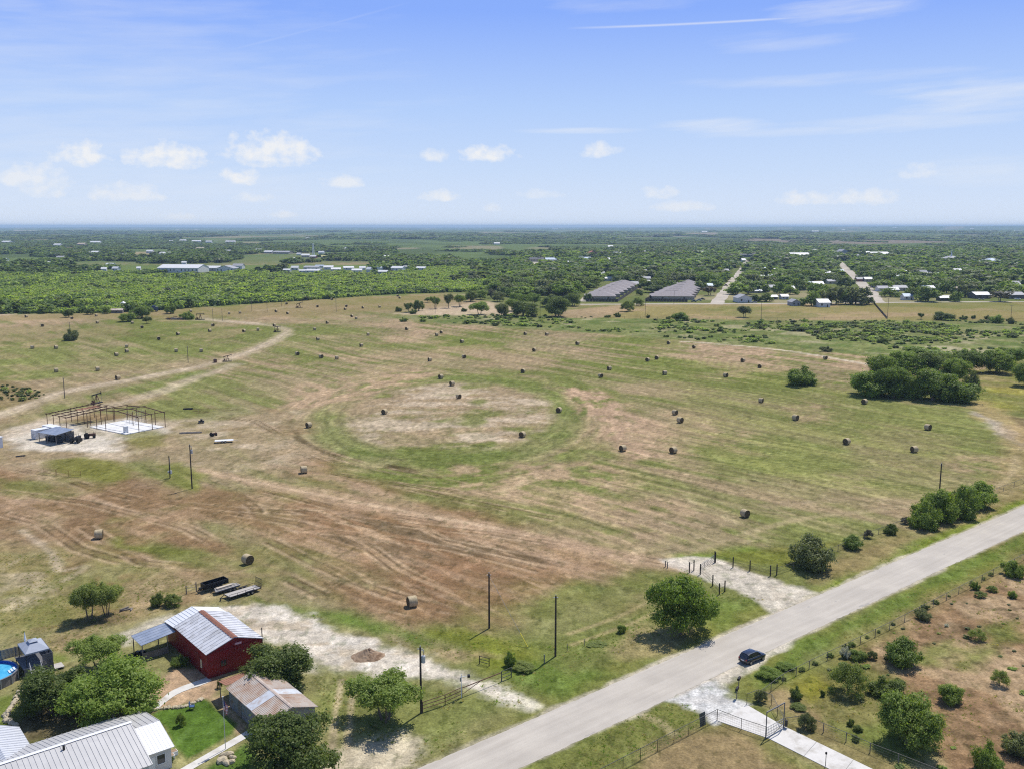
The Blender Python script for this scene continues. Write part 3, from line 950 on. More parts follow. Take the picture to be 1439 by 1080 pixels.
me = mesh_np('ground', np.stack([X, Y, Z], -1), quads.ravel(), 4, [])
ca = me.attributes.new('cover', 'FLOAT_COLOR', 'POINT')
ca.data.foreach_set('color', np.concatenate([C, np.ones((len(C), 1))], 1).astype(np.float32).ravel())
m = bpy.data.materials.new('ground_cover')
m.use_nodes = True
t = NT(m)
a = t.new('ShaderNodeAttribute', attribute_name='cover')
g1 = t.noise(3.2, 3, .65, t.pos())
g2 = t.noise(.62, 6, .72, t.pos())
k1 = t.ramp(g1, [(.25, (.62, .62, .60)), (.75, (1.36, 1.36, 1.33))])
k2 = t.ramp(g2, [(.3, (.72, .73, .74)), (.7, (1.30, 1.28, 1.24))])
cc = t.mix(1.0, t.mix(1.0, a.outputs['Color'], k1, 'MULTIPLY'), k2, 'MULTIPLY')
t.l.new(cc, t.b.inputs['Base Color'])
t.b.inputs['Roughness'].default_value = 1.0
t.b.inputs['Specular IOR Level'].default_value = 0.0
hb = t.math('ADD', t.math('MULTIPLY', t.noise(5.0, 2, .7, t.pos()), .5), t.math('MULTIPLY', t.noise(.9, 3, .6, t.pos()), 1.0))
t.bump(hb, .75, .22)
me.materials.append(m)
me.polygons.foreach_set('use_smooth', [True] * len(me.polygons))
ground = link('ground', me)
ground['kind'] = 'structure'
ground['label'] = 'mown hayfield, bare earth and pasture reaching to the horizon'
del AA, DD, quads, i0, j0, streak, streak2, fine, mixv, rows, spot


# ------------------------------------------------------------------ roads, drives, paths
def line_pts(a, b, step):
    n = max(2, int((b - a).length / step))
    return [a.lerp(b, i / n) for i in range(n + 1)]


def ribbon(name, left, right, m, lift=.004, jitter=.0, cross=6, seed=0):
    """A flat strip between two polylines of equal length, its edges crumbled by jitter."""
    r2 = random.Random(seed)
    vs, fs = [], []
    for i, (a, b) in enumerate(zip(left, right)):
        a, b = Vector(a), Vector(b)
        d = (b - a).normalized()
        ja = jitter * (r2.gauss(0, .8) + .4 * math.sin(i * .61 + seed) + .6 * math.sin(i * .053 + seed))
        jb = jitter * (r2.gauss(0, .8) + .4 * math.sin(i * .53 + 2 + seed) + .6 * math.sin(i * .067 + seed))
        a2, b2 = a + d * ja, b + d * jb
        for k in range(cross + 1):
            p = a2.lerp(b2, k / cross)
            vs.append((p.x, p.y, ground_z(p) + lift))
    w = cross + 1
    for i in range(len(left) - 1):
        for k in range(cross):
            fs.append((i * w + k, (i + 1) * w + k, (i + 1) * w + k + 1, i * w + k + 1))
    mb = MB().add(vs, fs)
    o = mb.build(name, m)
    # faces up
    if o.data.polygons[0].normal.z < 0:
        o.data.flip_normals()
    o['kind'] = 'structure'
    return o


def road_mat():
    m = bpy.data.materials.new('chip_seal')
    m.use_nodes = True
    t = NT(m)
    rot = -(math.pi / 2 - ROAD_H)
    vec = t.pos(rot=rot)                 # x along the road
    sep = t.new('ShaderNodeSeparateXYZ')
    t.l.new(vec, sep.inputs[0])
    st = t.pos(scale=(.05, 1.1, 1), rot=rot)
    n1 = t.noise(1.0, 5, .6, st)
    n2 = t.noise(9.0, 3, .7, t.pos())
    n3 = t.noise(.16, 4, .6, t.pos())
    c = t.ramp(n1, [(.3, (.438, .402, .350)), (.55, (.487, .450, .395)), (.75, (.528, .490, .43))])
    c = t.mix(.35, c, t.ramp(n2, [(.25, (.30, .28, .25)), (.75, (.60, .57, .52))]), 'OVERLAY')
    c = t.mix(1.0, c, t.ramp(n3, [(.3, (.88, .88, .88)), (.7, (1.06, 1.06, 1.05))]), 'MULTIPLY')
    pat = t.noise(.35, 2, .5, t.pos(scale=(.5, 1.6, 1), rot=rot))
    c = t.mix(t.ramp(pat, [(.70, (0, 0, 0)), (.72, (.55, .55, .55))]), c, (.27, .255, .235))
    t.l.new(c, t.b.inputs['Base Color'])
    t.b.inputs['Roughness'].default_value = .95
    t.b.inputs['Specular IOR Level'].default_value = .15
    return m


RU, RL = at(1439, 710), at(1439, 745)
WID = (RU - RL).dot(D2)
far_a, near_a = RU + D1 * 520, RU - D1 * 330
cl = line_pts(near_a, far_a, .55)
ribbon('county_road', cl, [p - D2 * WID for p in cl], road_mat(), .012, .07, 8, 3)

CONC = mat('concrete', (.60, .575, .53), .9, var=.07, scale=.7, dirt=((.42, .39, .34), .35, .5), obj=False)
GRAVEL = bpy.data.materials.new('caliche_gravel')
GRAVEL.use_nodes = True
t = NT(GRAVEL)
c = t.ramp(t.noise(1.3, 6, .68, t.pos()), [(.3, (.40, .34, .265)), (.5, (.54, .475, .39)), (.7, (.63, .58, .50))])
c = t.mix(t.ramp(t.noise(.3, 4, .6, t.pos()), [(.5, (0, 0, 0)), (.72, (.7, .7, .7))]), c, (.36, .30, .22))
t.l.new(c, t.b.inputs['Base Color'])
t.b.inputs['Roughness'].default_value = 1.0
t.b.inputs['Specular IOR Level'].default_value = .05


def patch(name, poly, m, lift, jitter=.5, seed=0, sub=14):
    """A flat irregular sheet: outline through photograph points, broken edge."""
    pts = [at(*p) for p in poly]
    r2 = random.Random(seed)
    out = []
    for i in range(len(pts)):
        p0, a, b, p3 = pts[i - 1], pts[i], pts[(i + 1) % len(pts)], pts[(i + 2) % len(pts)]
        n = max(2, min(sub, int((b - a).length / .7)))
        for k in range(n):
            tt = k / n
            q = .5 * ((2 * a) + (b - p0) * tt + (2 * p0 - 5 * a + 4 * b - p3) * tt * tt + (3 * a - p0 - 3 * b + p3) * tt ** 3)
            out.append(Vector((q.x + r2.gauss(0, jitter * .4), q.y + r2.gauss(0, jitter * .4), lift)))
    cen = sum(out, Vector()) / len(out)
    vs = [cen] + out
    fs = [(0, i + 1, (i + 1) % len(out) + 1) for i in range(len(out))]
    mb = MB().add(vs, fs)
    o = mb.build(name, m)
    if o.data.polygons[0].normal.z < 0:
        o.data.flip_normals()
    o['kind'] = 'structure'
    return o


# caliche approach through the field gate, gravel apron of the house drive
ga = [at(x, y) for x, y in ((935, 788), (960, 800), (1000, 812), (1050, 832), (1090, 855))]
gb = [at(x, y) for x, y in ((975, 783), (1000, 788), (1050, 804), (1100, 822), (1150, 832))]


def dense(pts, n=9):
    out = []
    for i in range(len(pts) - 1):
        a0, a1, a2, a3 = pts[max(i - 1, 0)], pts[i], pts[i + 1], pts[min(i + 2, len(pts) - 1)]
        for k in range(n):
            tt = k / n
            out.append(.5 * ((2 * a1) + (a2 - a0) * tt + (2 * a0 - 5 * a1 + 4 * a2 - a3) * tt * tt + (3 * a1 - a0 - 3 * a2 + a3) * tt ** 3))
    out.append(pts[-1])
    return out




def concrete_slab(name, pts, z=.09, m=CONC):
    o = MB().slab([Vector((p.x, p.y, z)) for p in pts], z + .05).build(name, m)
    o['kind'] = 'structure'
    return o


fl = [at(1007.5, 1012), at(1049.5, 990), at(1098.5, 1018.3), at(1080, 1037)]
concrete_slab('driveway_flare', fl, .06)
dl0, dr0 = at(1080.5, 1037.3), at(1099, 1018.6)
dirv = (at(1226, 1080) - at(1098.5, 1018.3)).normalized()
for k in range(7):                                            # cast in bays with open joints
    a0, a1 = k * 5.0 + .02, k * 5.0 + 4.98
    concrete_slab('driveway', [dl0 + dirv * a0, dr0 + dirv * a0, dr0 + dirv * a1, dl0 + dirv * a1], .06)
w1 = dense([at(x, y) for x, y in ((212, 996), (224, 984), (240, 971), (258, 963), (275, 957), (291, 951))], 5)
w1b = dense([at(x, y) for x, y in ((221, 997), (233, 986), (249, 975), (266, 968), (284, 962), (298, 956))], 5)
ribbon('curved_path', w1, w1b, CONC, .05, .02, 3, 8)
w2a, w2b = at(250, 1082), at(346, 1027)
s2 = (w2b - w2a).normalized()
n2 = Vector((-s2.y, s2.x, 0))
w2 = line_pts(w2a - s2 * 3, w2b, 1.5)
ribbon('straight_path', w2, [p - n2 * 1.25 for p in w2], CONC, .05, .0, 3, 9)

# town streets of pale caliche
STREET = mat('street_caliche', (.43, .38, .31), 1.0, var=.2, scale=.05, spec=.05, obj=False)


def street(name, pts, w0, w1, lift=.03, seed=1):
    p = dense([at(*q) for q in pts], 8)
    L, Rr = [], []
    for i, q in enumerate(p):
        d = (p[min(i + 1, len(p) - 1)] - p[max(i - 1, 0)]).normalized()
        s = Vector((-d.y, d.x, 0))
        w = w0 + (w1 - w0) * i / (len(p) - 1)
        L.append(q + s * w / 2)
        Rr.append(q - s * w / 2)
    return ribbon(name, L, Rr, STREET, lift, .6, 3, seed)


street('frontage_street', [(815, 428), (900, 427.5), (1010, 427.2), (1120, 426.5), (1230, 425.5), (1330, 424.5), (1560, 424)], 8, 8, .03, 11)
street('town_street', [(1006, 428), (1014, 417), (1022, 405), (1028, 397), (1040, 383), (1047, 371), (1053, 364)], 11, 10, .04, 12)
street('town_street', [(1231, 426), (1226, 417), (1221, 409), (1212, 400), (1203, 391), (1190, 379), (1178, 367)], 14, 10, .045, 13)
street('town_street', [(822, 424), (835, 414), (850, 407), (862, 399.5)], 12, 12, .05, 14)
street('town_street', [(1225, 408), (1262, 407.5)], 7, 7, .055, 15)


# ------------------------------------------------------------------ trees and shrubs
def leaf_mat(name, dark, light, trans=.40):
    m = bpy.data.materials.new(name)
    m.use_nodes = True
    nt = m.node_tree
    n, l = nt.nodes, nt.links
    n.clear()
    out = n.new('ShaderNodeOutputMaterial')
    geo = n.new('ShaderNodeNewGeometry')
    oi = n.new('ShaderNodeObjectInfo')
    add = n.new('ShaderNodeMath')
    add.operation = 'MULTIPLY_ADD'
    l.new(geo.outputs['Random Per Island'], add.inputs[0])
    add.inputs[1].default_value = .55
    mul = n.new('ShaderNodeMath')
    mul.operation = 'MULTIPLY'
    l.new(oi.outputs['Random'], mul.inputs[0])
    mul.inputs[1].default_value = .45
    l.new(mul.outputs[0], add.inputs[2])
    r = n.new('ShaderNodeValToRGB')
    r.color_ramp.elements[0].color = tuple(dark) + (1,)
    r.color_ramp.elements[1].color = tuple(light) + (1,)
    l.new(add.outputs[0], r.inputs[0])
    d = n.new('ShaderNodeBsdfPrincipled')
    d.inputs['Roughness'].default_value = .55
    d.inputs['Specular IOR Level'].default_value = .25
    l.new(r.outputs[0], d.inputs['Base Color'])
    tr = n.new('ShaderNodeBsdfTranslucent')
    br = n.new('ShaderNodeVectorMath')
    br.operation = 'MULTIPLY'
    l.new(r.outputs[0], br.inputs[0])
    br.inputs[1].default_value = (1.5, 1.6, .6)
    l.new(br.outputs[0], tr.inputs['Color'])
    mx = n.new('ShaderNodeMixShader')
    mx.inputs[0].default_value = trans
    l.new(d.outputs[0], mx.inputs[1])
    l.new(tr.outputs[0], mx.inputs[2])
    l.new(mx.outputs[0], out.inputs[0])
    return m


L_OAK = leaf_mat('oak_leaves', (.064, .098, .022), (.190, .235, .058))
L_GREEN = leaf_mat('green_leaves', (.095, .148, .026), (.270, .340, .072))
L_BRIGHT = leaf_mat('bright_leaves', (.115, .178, .026), (.290, .375, .072))
L_MESQ = leaf_mat('mesquite_leaves', (.130, .170, .040), (.300, .345, .095))
L_OLIVE = leaf_mat('olive_leaves', (.095, .115, .045), (.230, .250, .105))
L_GREY = leaf_mat('grey_twigs', (.090, .085, .065), (.17, .16, .12))
L_BROWN = leaf_mat('brown_leaves', (.085, .065, .040), (.16, .125, .07))
L_WHITE = leaf_mat('white_blossom', (.50, .47, .36), (.72, .70, .58), .2)
BARK = mat('bark', (.16, .125, .095), .95, var=.3, scale=6, spec=.1)
BARK_G = mat('grey_bark', (.25, .22, .19), .95, var=.25, scale=6, spec=.1)


def lobes_for(kind, r2):
    L = []
    if kind == 'oak':                                      # broad, lobed, uneven dome with low skirts
        ox, oy = r2.uniform(-.06, .06), r2.uniform(-.06, .06)
        L.append((ox, oy, .40, .29, .29, .27))
        for k in range(13):
            a = k * 2.4 + r2.uniform(-.5, .5)
            rad = r2.uniform(.16, .40)
            s = r2.uniform(.09, .19)
            L.append((rad * math.cos(a), rad * math.sin(a), r2.uniform(.18, .64) * (1.1 - rad * .7), s, s * r2.uniform(.8, 1.2), s * r2.uniform(.7, .95)))
    elif kind == 'spread':                                 # open, several boughs, flat-topped
        for k in range(10):
            a = k * 2.4 + r2.uniform(-.4, .4)
            rad = .38 * math.sqrt((k + .6) / 10)
            s = r2.uniform(.12, .18)
            L.append((rad * math.cos(a), rad * math.sin(a), r2.uniform(.30, .66), s, s, s * r2.uniform(.7, 1.0)))
        L.append((0, 0, .52, .26, .26, .22))
    elif kind == 'shrub':                                  # uneven mound right down to the ground
        L.append((r2.uniform(-.08, .08), r2.uniform(-.08, .08), .20, .32, .30, .24))
        for k in range(13):
            a = k * 2.4 + r2.uniform(-.5, .5)
            rad = r2.uniform(.12, .42)
            s = r2.uniform(.08, .18)
            L.append((rad * math.cos(a), rad * math.sin(a), r2.uniform(.08, .48) * (1.15 - rad), s, s * r2.uniform(.8, 1.2), s * r2.uniform(.8, 1.15)))
    elif kind == 'feather':                                # mesquite: many small wisps over a low vase of stems
        for k in range(34):
            a = k * 2.4 + r2.uniform(-.4, .4)
            rad = .40 * math.sqrt((k + .4) / 34)
            s = r2.uniform(.085, .14)
            top = .66 - .30 * (rad / .4) ** 2
            L.append((rad * math.cos(a), rad * math.sin(a), top - r2.uniform(0, .30), s, s, s * r2.uniform(.6, .9)))
    return L


def leaf_cloud(lobes, n, size, r2, outer=.62, flat=.35, aspect=1.5, per=34, clump=.052):
    """Leaf-sized quads gathered in twig clumps over and inside the lobes of the crown, with gaps between the clumps."""
    rs = np.random.RandomState(r2.randrange(1 << 30))
    L = np.array(lobes)
    wts = (L[:, 3] * L[:, 4] + L[:, 3] * L[:, 5])
    nc = max(24, n // per)
    ci = rs.choice(len(L), nc, p=wts / wts.sum())
    d = rs.normal(size=(nc, 3))
    d[:, 2] += .12
    d /= np.linalg.norm(d, axis=1)[:, None]
    rad = outer + (1.0 - outer) * rs.rand(nc) ** .6 + rs.normal(size=nc) * .07
    inner = rs.rand(nc) < .12
    rad[inner] = rs.uniform(.2, .7, inner.sum())
    CC = L[ci, :3] + d * L[ci, 3:6] * rad[:, None]
    csz = clump * rs.uniform(.55, 1.35, nc)
    idx = rs.randint(0, nc, n)
    P = CC[idx] + rs.normal(size=(n, 3)) * (csz[idx] * .62)[:, None] * np.array([1, 1, .72])
    P[:, 2] = np.maximum(P[:, 2], .004)
    off = (P - CC[idx])
    nrm = d[idx] * .45 + off / (np.linalg.norm(off, axis=1)[:, None] + 1e-6) * .5 + rs.normal(size=(n, 3)) * .45
    nrm[:, 2] += .45
    nrm /= np.linalg.norm(nrm, axis=1)[:, None]
    t = np.cross(nrm, rs.normal(size=(n, 3)))
    t /= np.linalg.norm(t, axis=1)[:, None] + 1e-9
    b = np.cross(nrm, t)
    s = size * rs.uniform(.6, 1.35, n)[:, None]
    V = np.stack([P - t * s * aspect * .5, P + b * s * .5, P + t * s * aspect * .5, P - b * s * .5], 1).reshape(-1, 3)
    return V


def crown_mesh(name, kind, n, size, seed, mats, **kw):
    r2 = random.Random(seed)
    lob = lobes_for(kind, r2)
    V = leaf_cloud(lob, n, size, r2, **kw)
    return mesh_np(name, V, np.arange(len(V)), 4, mats), lob


def trunk_mb(lobes, r2, height=.35, rad=.022, stems=1, n=7):
    """A tapered trunk that forks into limbs reaching the lobes of the crown."""
    mb = MB()
    tops = sorted(lobes, key=lambda q: -q[3])[:9]
    for s in range(stems):
        a = 2 * math.pi * s / max(stems, 1) + r2.uniform(0, 1)
        off = .05 if stems > 1 else 0
        fork = Vector((off * 2.2 * math.cos(a), off * 2.2 * math.sin(a), height * r2.uniform(.55, .75)))
        base = Vector((off * math.cos(a), off * math.sin(a), -.01))
        mid = base.lerp(fork, .5) + Vector((r2.uniform(-.01, .01), r2.uniform(-.01, .01), 0))
        k = 1.0 / math.sqrt(stems)
        mb.tube([base, mid, fork], [rad * 1.35 * k, rad * k, rad * .85 * k], n)
        for q in tops[s::stems]:
            end = Vector(q[:3])
            m1 = fork.lerp(end, .5) + Vector((r2.uniform(-.03, .03), r2.uniform(-.03, .03), -.02))
            mb.tube([fork - Vector((0, 0, .01)), m1, end], [rad * .6 * k, rad * .38 * k, rad * .12 * k], 5)
    return mb


PROTO = {}


def proto(key, kind, n, size, seed, stems=1, th=.4, trad=.02, **kw):
    me, lob = crown_mesh('crown_' + key, kind, n, size, seed, [L_GREEN], **kw)
    tr = trunk_mb(lob, random.Random(seed + 1), th, trad, stems).mesh('trunk_' + key, [BARK])
    PROTO[key] = (me, tr)


proto('oak_a', 'oak', 21000, .019, 1, 1, .3, .028)
proto('oak_b', 'oak', 21000, .019, 2, 2, .3, .028)
proto('spread_a', 'spread', 20000, .018, 3, 2, .5, .022)
proto('spread_b', 'spread', 20000, .018, 4, 3, .5, .022)
proto('feather_a', 'feather', 24000, .014, 5, 3, .45, .016, aspect=2.4)
proto('feather_b', 'feather', 24000, .014, 6, 2, .45, .018, aspect=2.4)
proto('open_a', 'feather', 9500, .016, 15, 3, .5, .015, aspect=2.4, per=20, clump=.06)
proto('open_b', 'feather', 9500, .016, 16, 2, .5, .016, aspect=2.4, per=20, clump=.06)
proto('shrub_a', 'shrub', 14000, .021, 7, 3, .2, .012, aspect=2.0, clump=.06)
proto('shrub_b', 'shrub', 14000, .021, 8, 3, .2, .012, aspect=2.0, clump=.06)
# far kinds: fewer, larger clumps of leaves; trunk and crown in one mesh
FARK = {}
for i, (kind, n, s) in enumerate([('oak', 2600, .055), ('oak', 2600, .055), ('spread', 2000, .055), ('spread', 2000, .055), ('shrub', 1500, .065), ('shrub', 1500, .065), ('oak', 2600, .055)]):
    r2 = random.Random(100 + i)
    lob = lobes_for(kind, r2)
    V = leaf_cloud(lob, n, s, r2, per=12, clump=.06)
    tm = trunk_mb(lob, r2, .42, .026, 1 if kind == 'oak' else 2, 5)
    tv = np.array(tm.v)
    # trunk faces that are not quads are dropped (caps)
    tf = np.array([f for f in tm.f if len(f) == 4])
    V2 = np.concatenate([V, tv])
    F2 = np.concatenate([np.arange(len(V)), (tf + len(V)).ravel()])
    me = mesh_np('far_' + kind, V2, F2, 4, [L_GREEN, BARK], np.concatenate([np.zeros(len(V) // 4), np.ones(len(tf))]))
    FARK.setdefault(kind, []).append(me)


def set_leaf(o, m):
    o.material_slots[0].link = 'OBJECT'
    o.material_slots[0].material = m


def tree(name, label, cat, p, w, h, leaf, key, group=None, rz=None, bark=None):
    """A near tree: empty at its foot, crown and trunk as parts. w crown width, h total height, in metres."""
    me, tr = PROTO[key]
    top = max(v.co.z for v in me.vertices) if key not in tree.tops else tree.tops[key]
    tree.tops[key] = top
    wid = tree.wid.get(key)
    if wid is None:
        xs = np.array([v.co[:2] for v in me.vertices])
        wid = tree.wid[key] = (np.percentile(xs, 99.5, axis=0) - np.percentile(xs, .5, axis=0)).max()
    r = thing(name, label, cat, (p.x, p.y, p.z), rnd.uniform(0, 6.28) if rz is None else rz, group)
    sc = (w / wid, w / wid, h / top)
    c = link('crown', me, r)
    c.scale = sc
    set_leaf(c, leaf)
    k = link('trunk', tr, r)
    k.scale = sc
    if bark:
        k.material_slots[0].link = 'OBJECT'
        k.material_slots[0].material = bark
    return r


tree.tops, tree.wid = {}, {}


def px_tree(nm, lab, cat, px, py, w, h, leaf, key, group=None):
    """A tree by its outline in the photograph: seen from above, part of the outline's height is the crown's depth."""
    p, s = at(px, py), mpp(px, py)
    D = math.sqrt(p.x ** 2 + p.y ** 2 + HGT ** 2)
    sn = HGT / D
    hm = max((h * s - .40 * w * s * sn) / math.sqrt(1 - sn * sn), .42 * h * s)
    return tree(nm, lab, cat, p, w * s, hm, leaf, key, group)


FTOP = {}


def far_tree(name, label, cat, p, w, h, leaf, kind, group=None):
    i = rnd.randrange(len(FARK[kind]))
    me = FARK[kind][i]
    if (kind, i) not in FTOP:
        co = np.array([v.co[:] for v in me.vertices])
        FTOP[(kind, i)] = (np.percentile(co[:, 0], 99.5) - np.percentile(co[:, 0], .5), co[:, 2].max())
    wid, top = FTOP[(kind, i)]
    o = link(name, me, None, (p.x, p.y, ground_z(p)), rnd.uniform(0, 6.28))
    o.scale = (w / wid, w / wid, h / top)
    set_leaf(o, leaf)
    return tag(o, label, cat, group)


# (photo x of the foot, photo y of the foot, crown width px, height px, leaves, prototype, name, label, category)
NEAR = [
    (541, 1012, 106, 84, L_GREEN, 'spread_b', 'broadleaf_tree', 'airy round tree between the caliche yard and the transformer pole', 'tree'),
    (955, 888, 90, 94, L_BRIGHT, 'oak_b', 'broadleaf_tree', 'big bushy bright green tree beside the field gate and county road', 'tree'),
    (396, 962, 98, 74, L_OAK, 'oak_a', 'oak_tree', 'dense dark oak between the red barn and the rusty roofed shed', 'tree'),
    (405, 1083, 126, 100, L_OAK, 'oak_b', 'oak_tree', 'large dark oak in front of the rusty roofed shed over a bench', 'tree'),
    (160, 1010, 136, 108, L_BRIGHT, 'feather_a', 'mesquite_tree', 'widest bright green feathery tree behind the metal roofed house', 'tree'),
    (72, 1000, 90, 76, L_OAK, 'oak_a', 'oak_tree', 'dark shady oak beside the swimming pool deck', 'tree'),
    (140, 938, 74, 56, L_GREEN, 'spread_b', 'broadleaf_tree', 'green tree between the big feathery tree and the open pasture', 'tree'),
    (1137, 797, 60, 56, L_OLIVE, 'shrub_a', 'large_shrub', 'large grey green thorny shrub by the fence beside the county road', 'shrub'),
    (1127, 541, 45, 32, L_GREEN, 'shrub_b', 'large_shrub', 'lone round bush standing in the hayfield before the dark grove', 'shrub'),
    (1264, 931, 52, 44, L_GREEN, 'shrub_a', 'large_shrub', 'dense domed bush below the white blossom in the red pasture', 'shrub'),
    (1191, 973, 54, 52, L_MESQ, 'open_b', 'mesquite_tree', 'round mesquite left of a low dark bush in the pasture corner', 'tree'),
    (1274, 1044, 86, 84, L_GREEN, 'oak_a', 'broadleaf_tree', 'biggest and roundest tree of the red dirt pasture', 'tree'),
    (1246, 972, 48, 34, L_OAK, 'shrub_b', 'large_shrub', 'low dark sprawling bush just above the biggest pasture tree', 'shrub'),
    (1337, 986, 36, 34, L_GREEN, 'shrub_a', 'large_shrub', 'upright oval bush on bare earth right of the biggest pasture tree', 'shrub'),
    (1392, 1086, 46, 52, L_GREEN, 'shrub_b', 'large_shrub', 'tall bush at the lower picture edge in the red pasture', 'shrub'),
    (1432, 1057, 44, 42, L_OLIVE, 'shrub_a', 'large_shrub', 'bush cut by the right picture edge in the red pasture', 'shrub'),
    (1294, 738, 48, 46, L_GREEN, 'shrub_b', 'broadleaf_tree', 'leftmost and darkest tree of the clump by the road pole', 'tree'),
    (1322, 730, 52, 56, L_GREEN, 'shrub_a', 'broadleaf_tree', 'tall narrow tree of the clump right under the road pole', 'tree'),
    (1348, 723, 54, 54, L_GREEN, 'shrub_b', 'broadleaf_tree', 'middle full green tree of the clump by the road pole', 'tree'),
    (1371, 710, 48, 42, L_BRIGHT, 'shrub_a', 'broadleaf_tree', 'lightest green tree at the far end of the roadside clump', 'tree'),
    (126, 869, 50, 60, L_MESQ, 'spread_a', 'mesquite_tree', 'left mesquite of the pair behind the red barn', 'tree'),
    (150, 864, 46, 54, L_MESQ, 'spread_b', 'mesquite_tree', 'right mesquite of the pair behind the red barn', 'tree'),
]
for (px, py, w, h, leaf, key, nm, lab, cat) in NEAR:
    px_tree(nm, lab, cat, px, py, w, h, leaf, key)

# the grove of dark trees at the hayfield's right edge, and those behind it
GROVE = [(1226, 555, 60, 42, L_BRIGHT, 'shrub_a'), (1255, 558, 52, 50, L_GREEN, 'oak_b'), (1282, 557, 58, 40, L_BRIGHT, 'shrub_b'), (1310, 562, 56, 50, L_GREEN, 'oak_a'),
         (1337, 563, 60, 43, L_GREEN, 'shrub_a'), (1364, 558, 24, 42, L_OLIVE, 'feather_a'), (1240, 535, 50, 42, L_GREEN, 'oak_b'), (1272, 532, 52, 44, L_BRIGHT, 'oak_a'),
         (1308, 533, 50, 44, L_OAK, 'spread_a'), (1340, 538, 44, 40, L_GREEN, 'oak_b')]
for i, (px, py, w, h, leaf, key) in enumerate(sorted(GROVE)):
    px_tree('grove_tree', '%s tree of the dark grove at the hayfield edge, %s from the left' % ('greyish' if leaf is L_OLIVE else 'leafy', ordinal(i + 1)), 'tree', px, py, w, h, leaf, key, 'trees of the dark grove')
for (px, py, w, h, leaf, key, lab) in [(1358, 522, 52, 36, L_GREEN, 'oak_b', 'dark tree joining the back of the hayfield grove'),
                                       (1400, 524, 44, 36, L_GREEN, 'oak_a', 'tree beyond the yellow weeds, left of its pair'),
                                       (1424, 518, 40, 34, L_BRIGHT, 'spread_a', 'tree beyond the yellow weeds, right of its pair'),
                                       (1441, 542, 40, 38, L_GREEN, 'oak_b', 'tree cut by the picture edge beside the yellow weeds'),
                                       (1300, 505, 60, 22, L_BRIGHT, 'shrub_a', 'low pale thicket behind the hayfield grove')]:
    px_tree('broadleaf_tree', lab, 'tree', px, py, w, h, leaf, key)

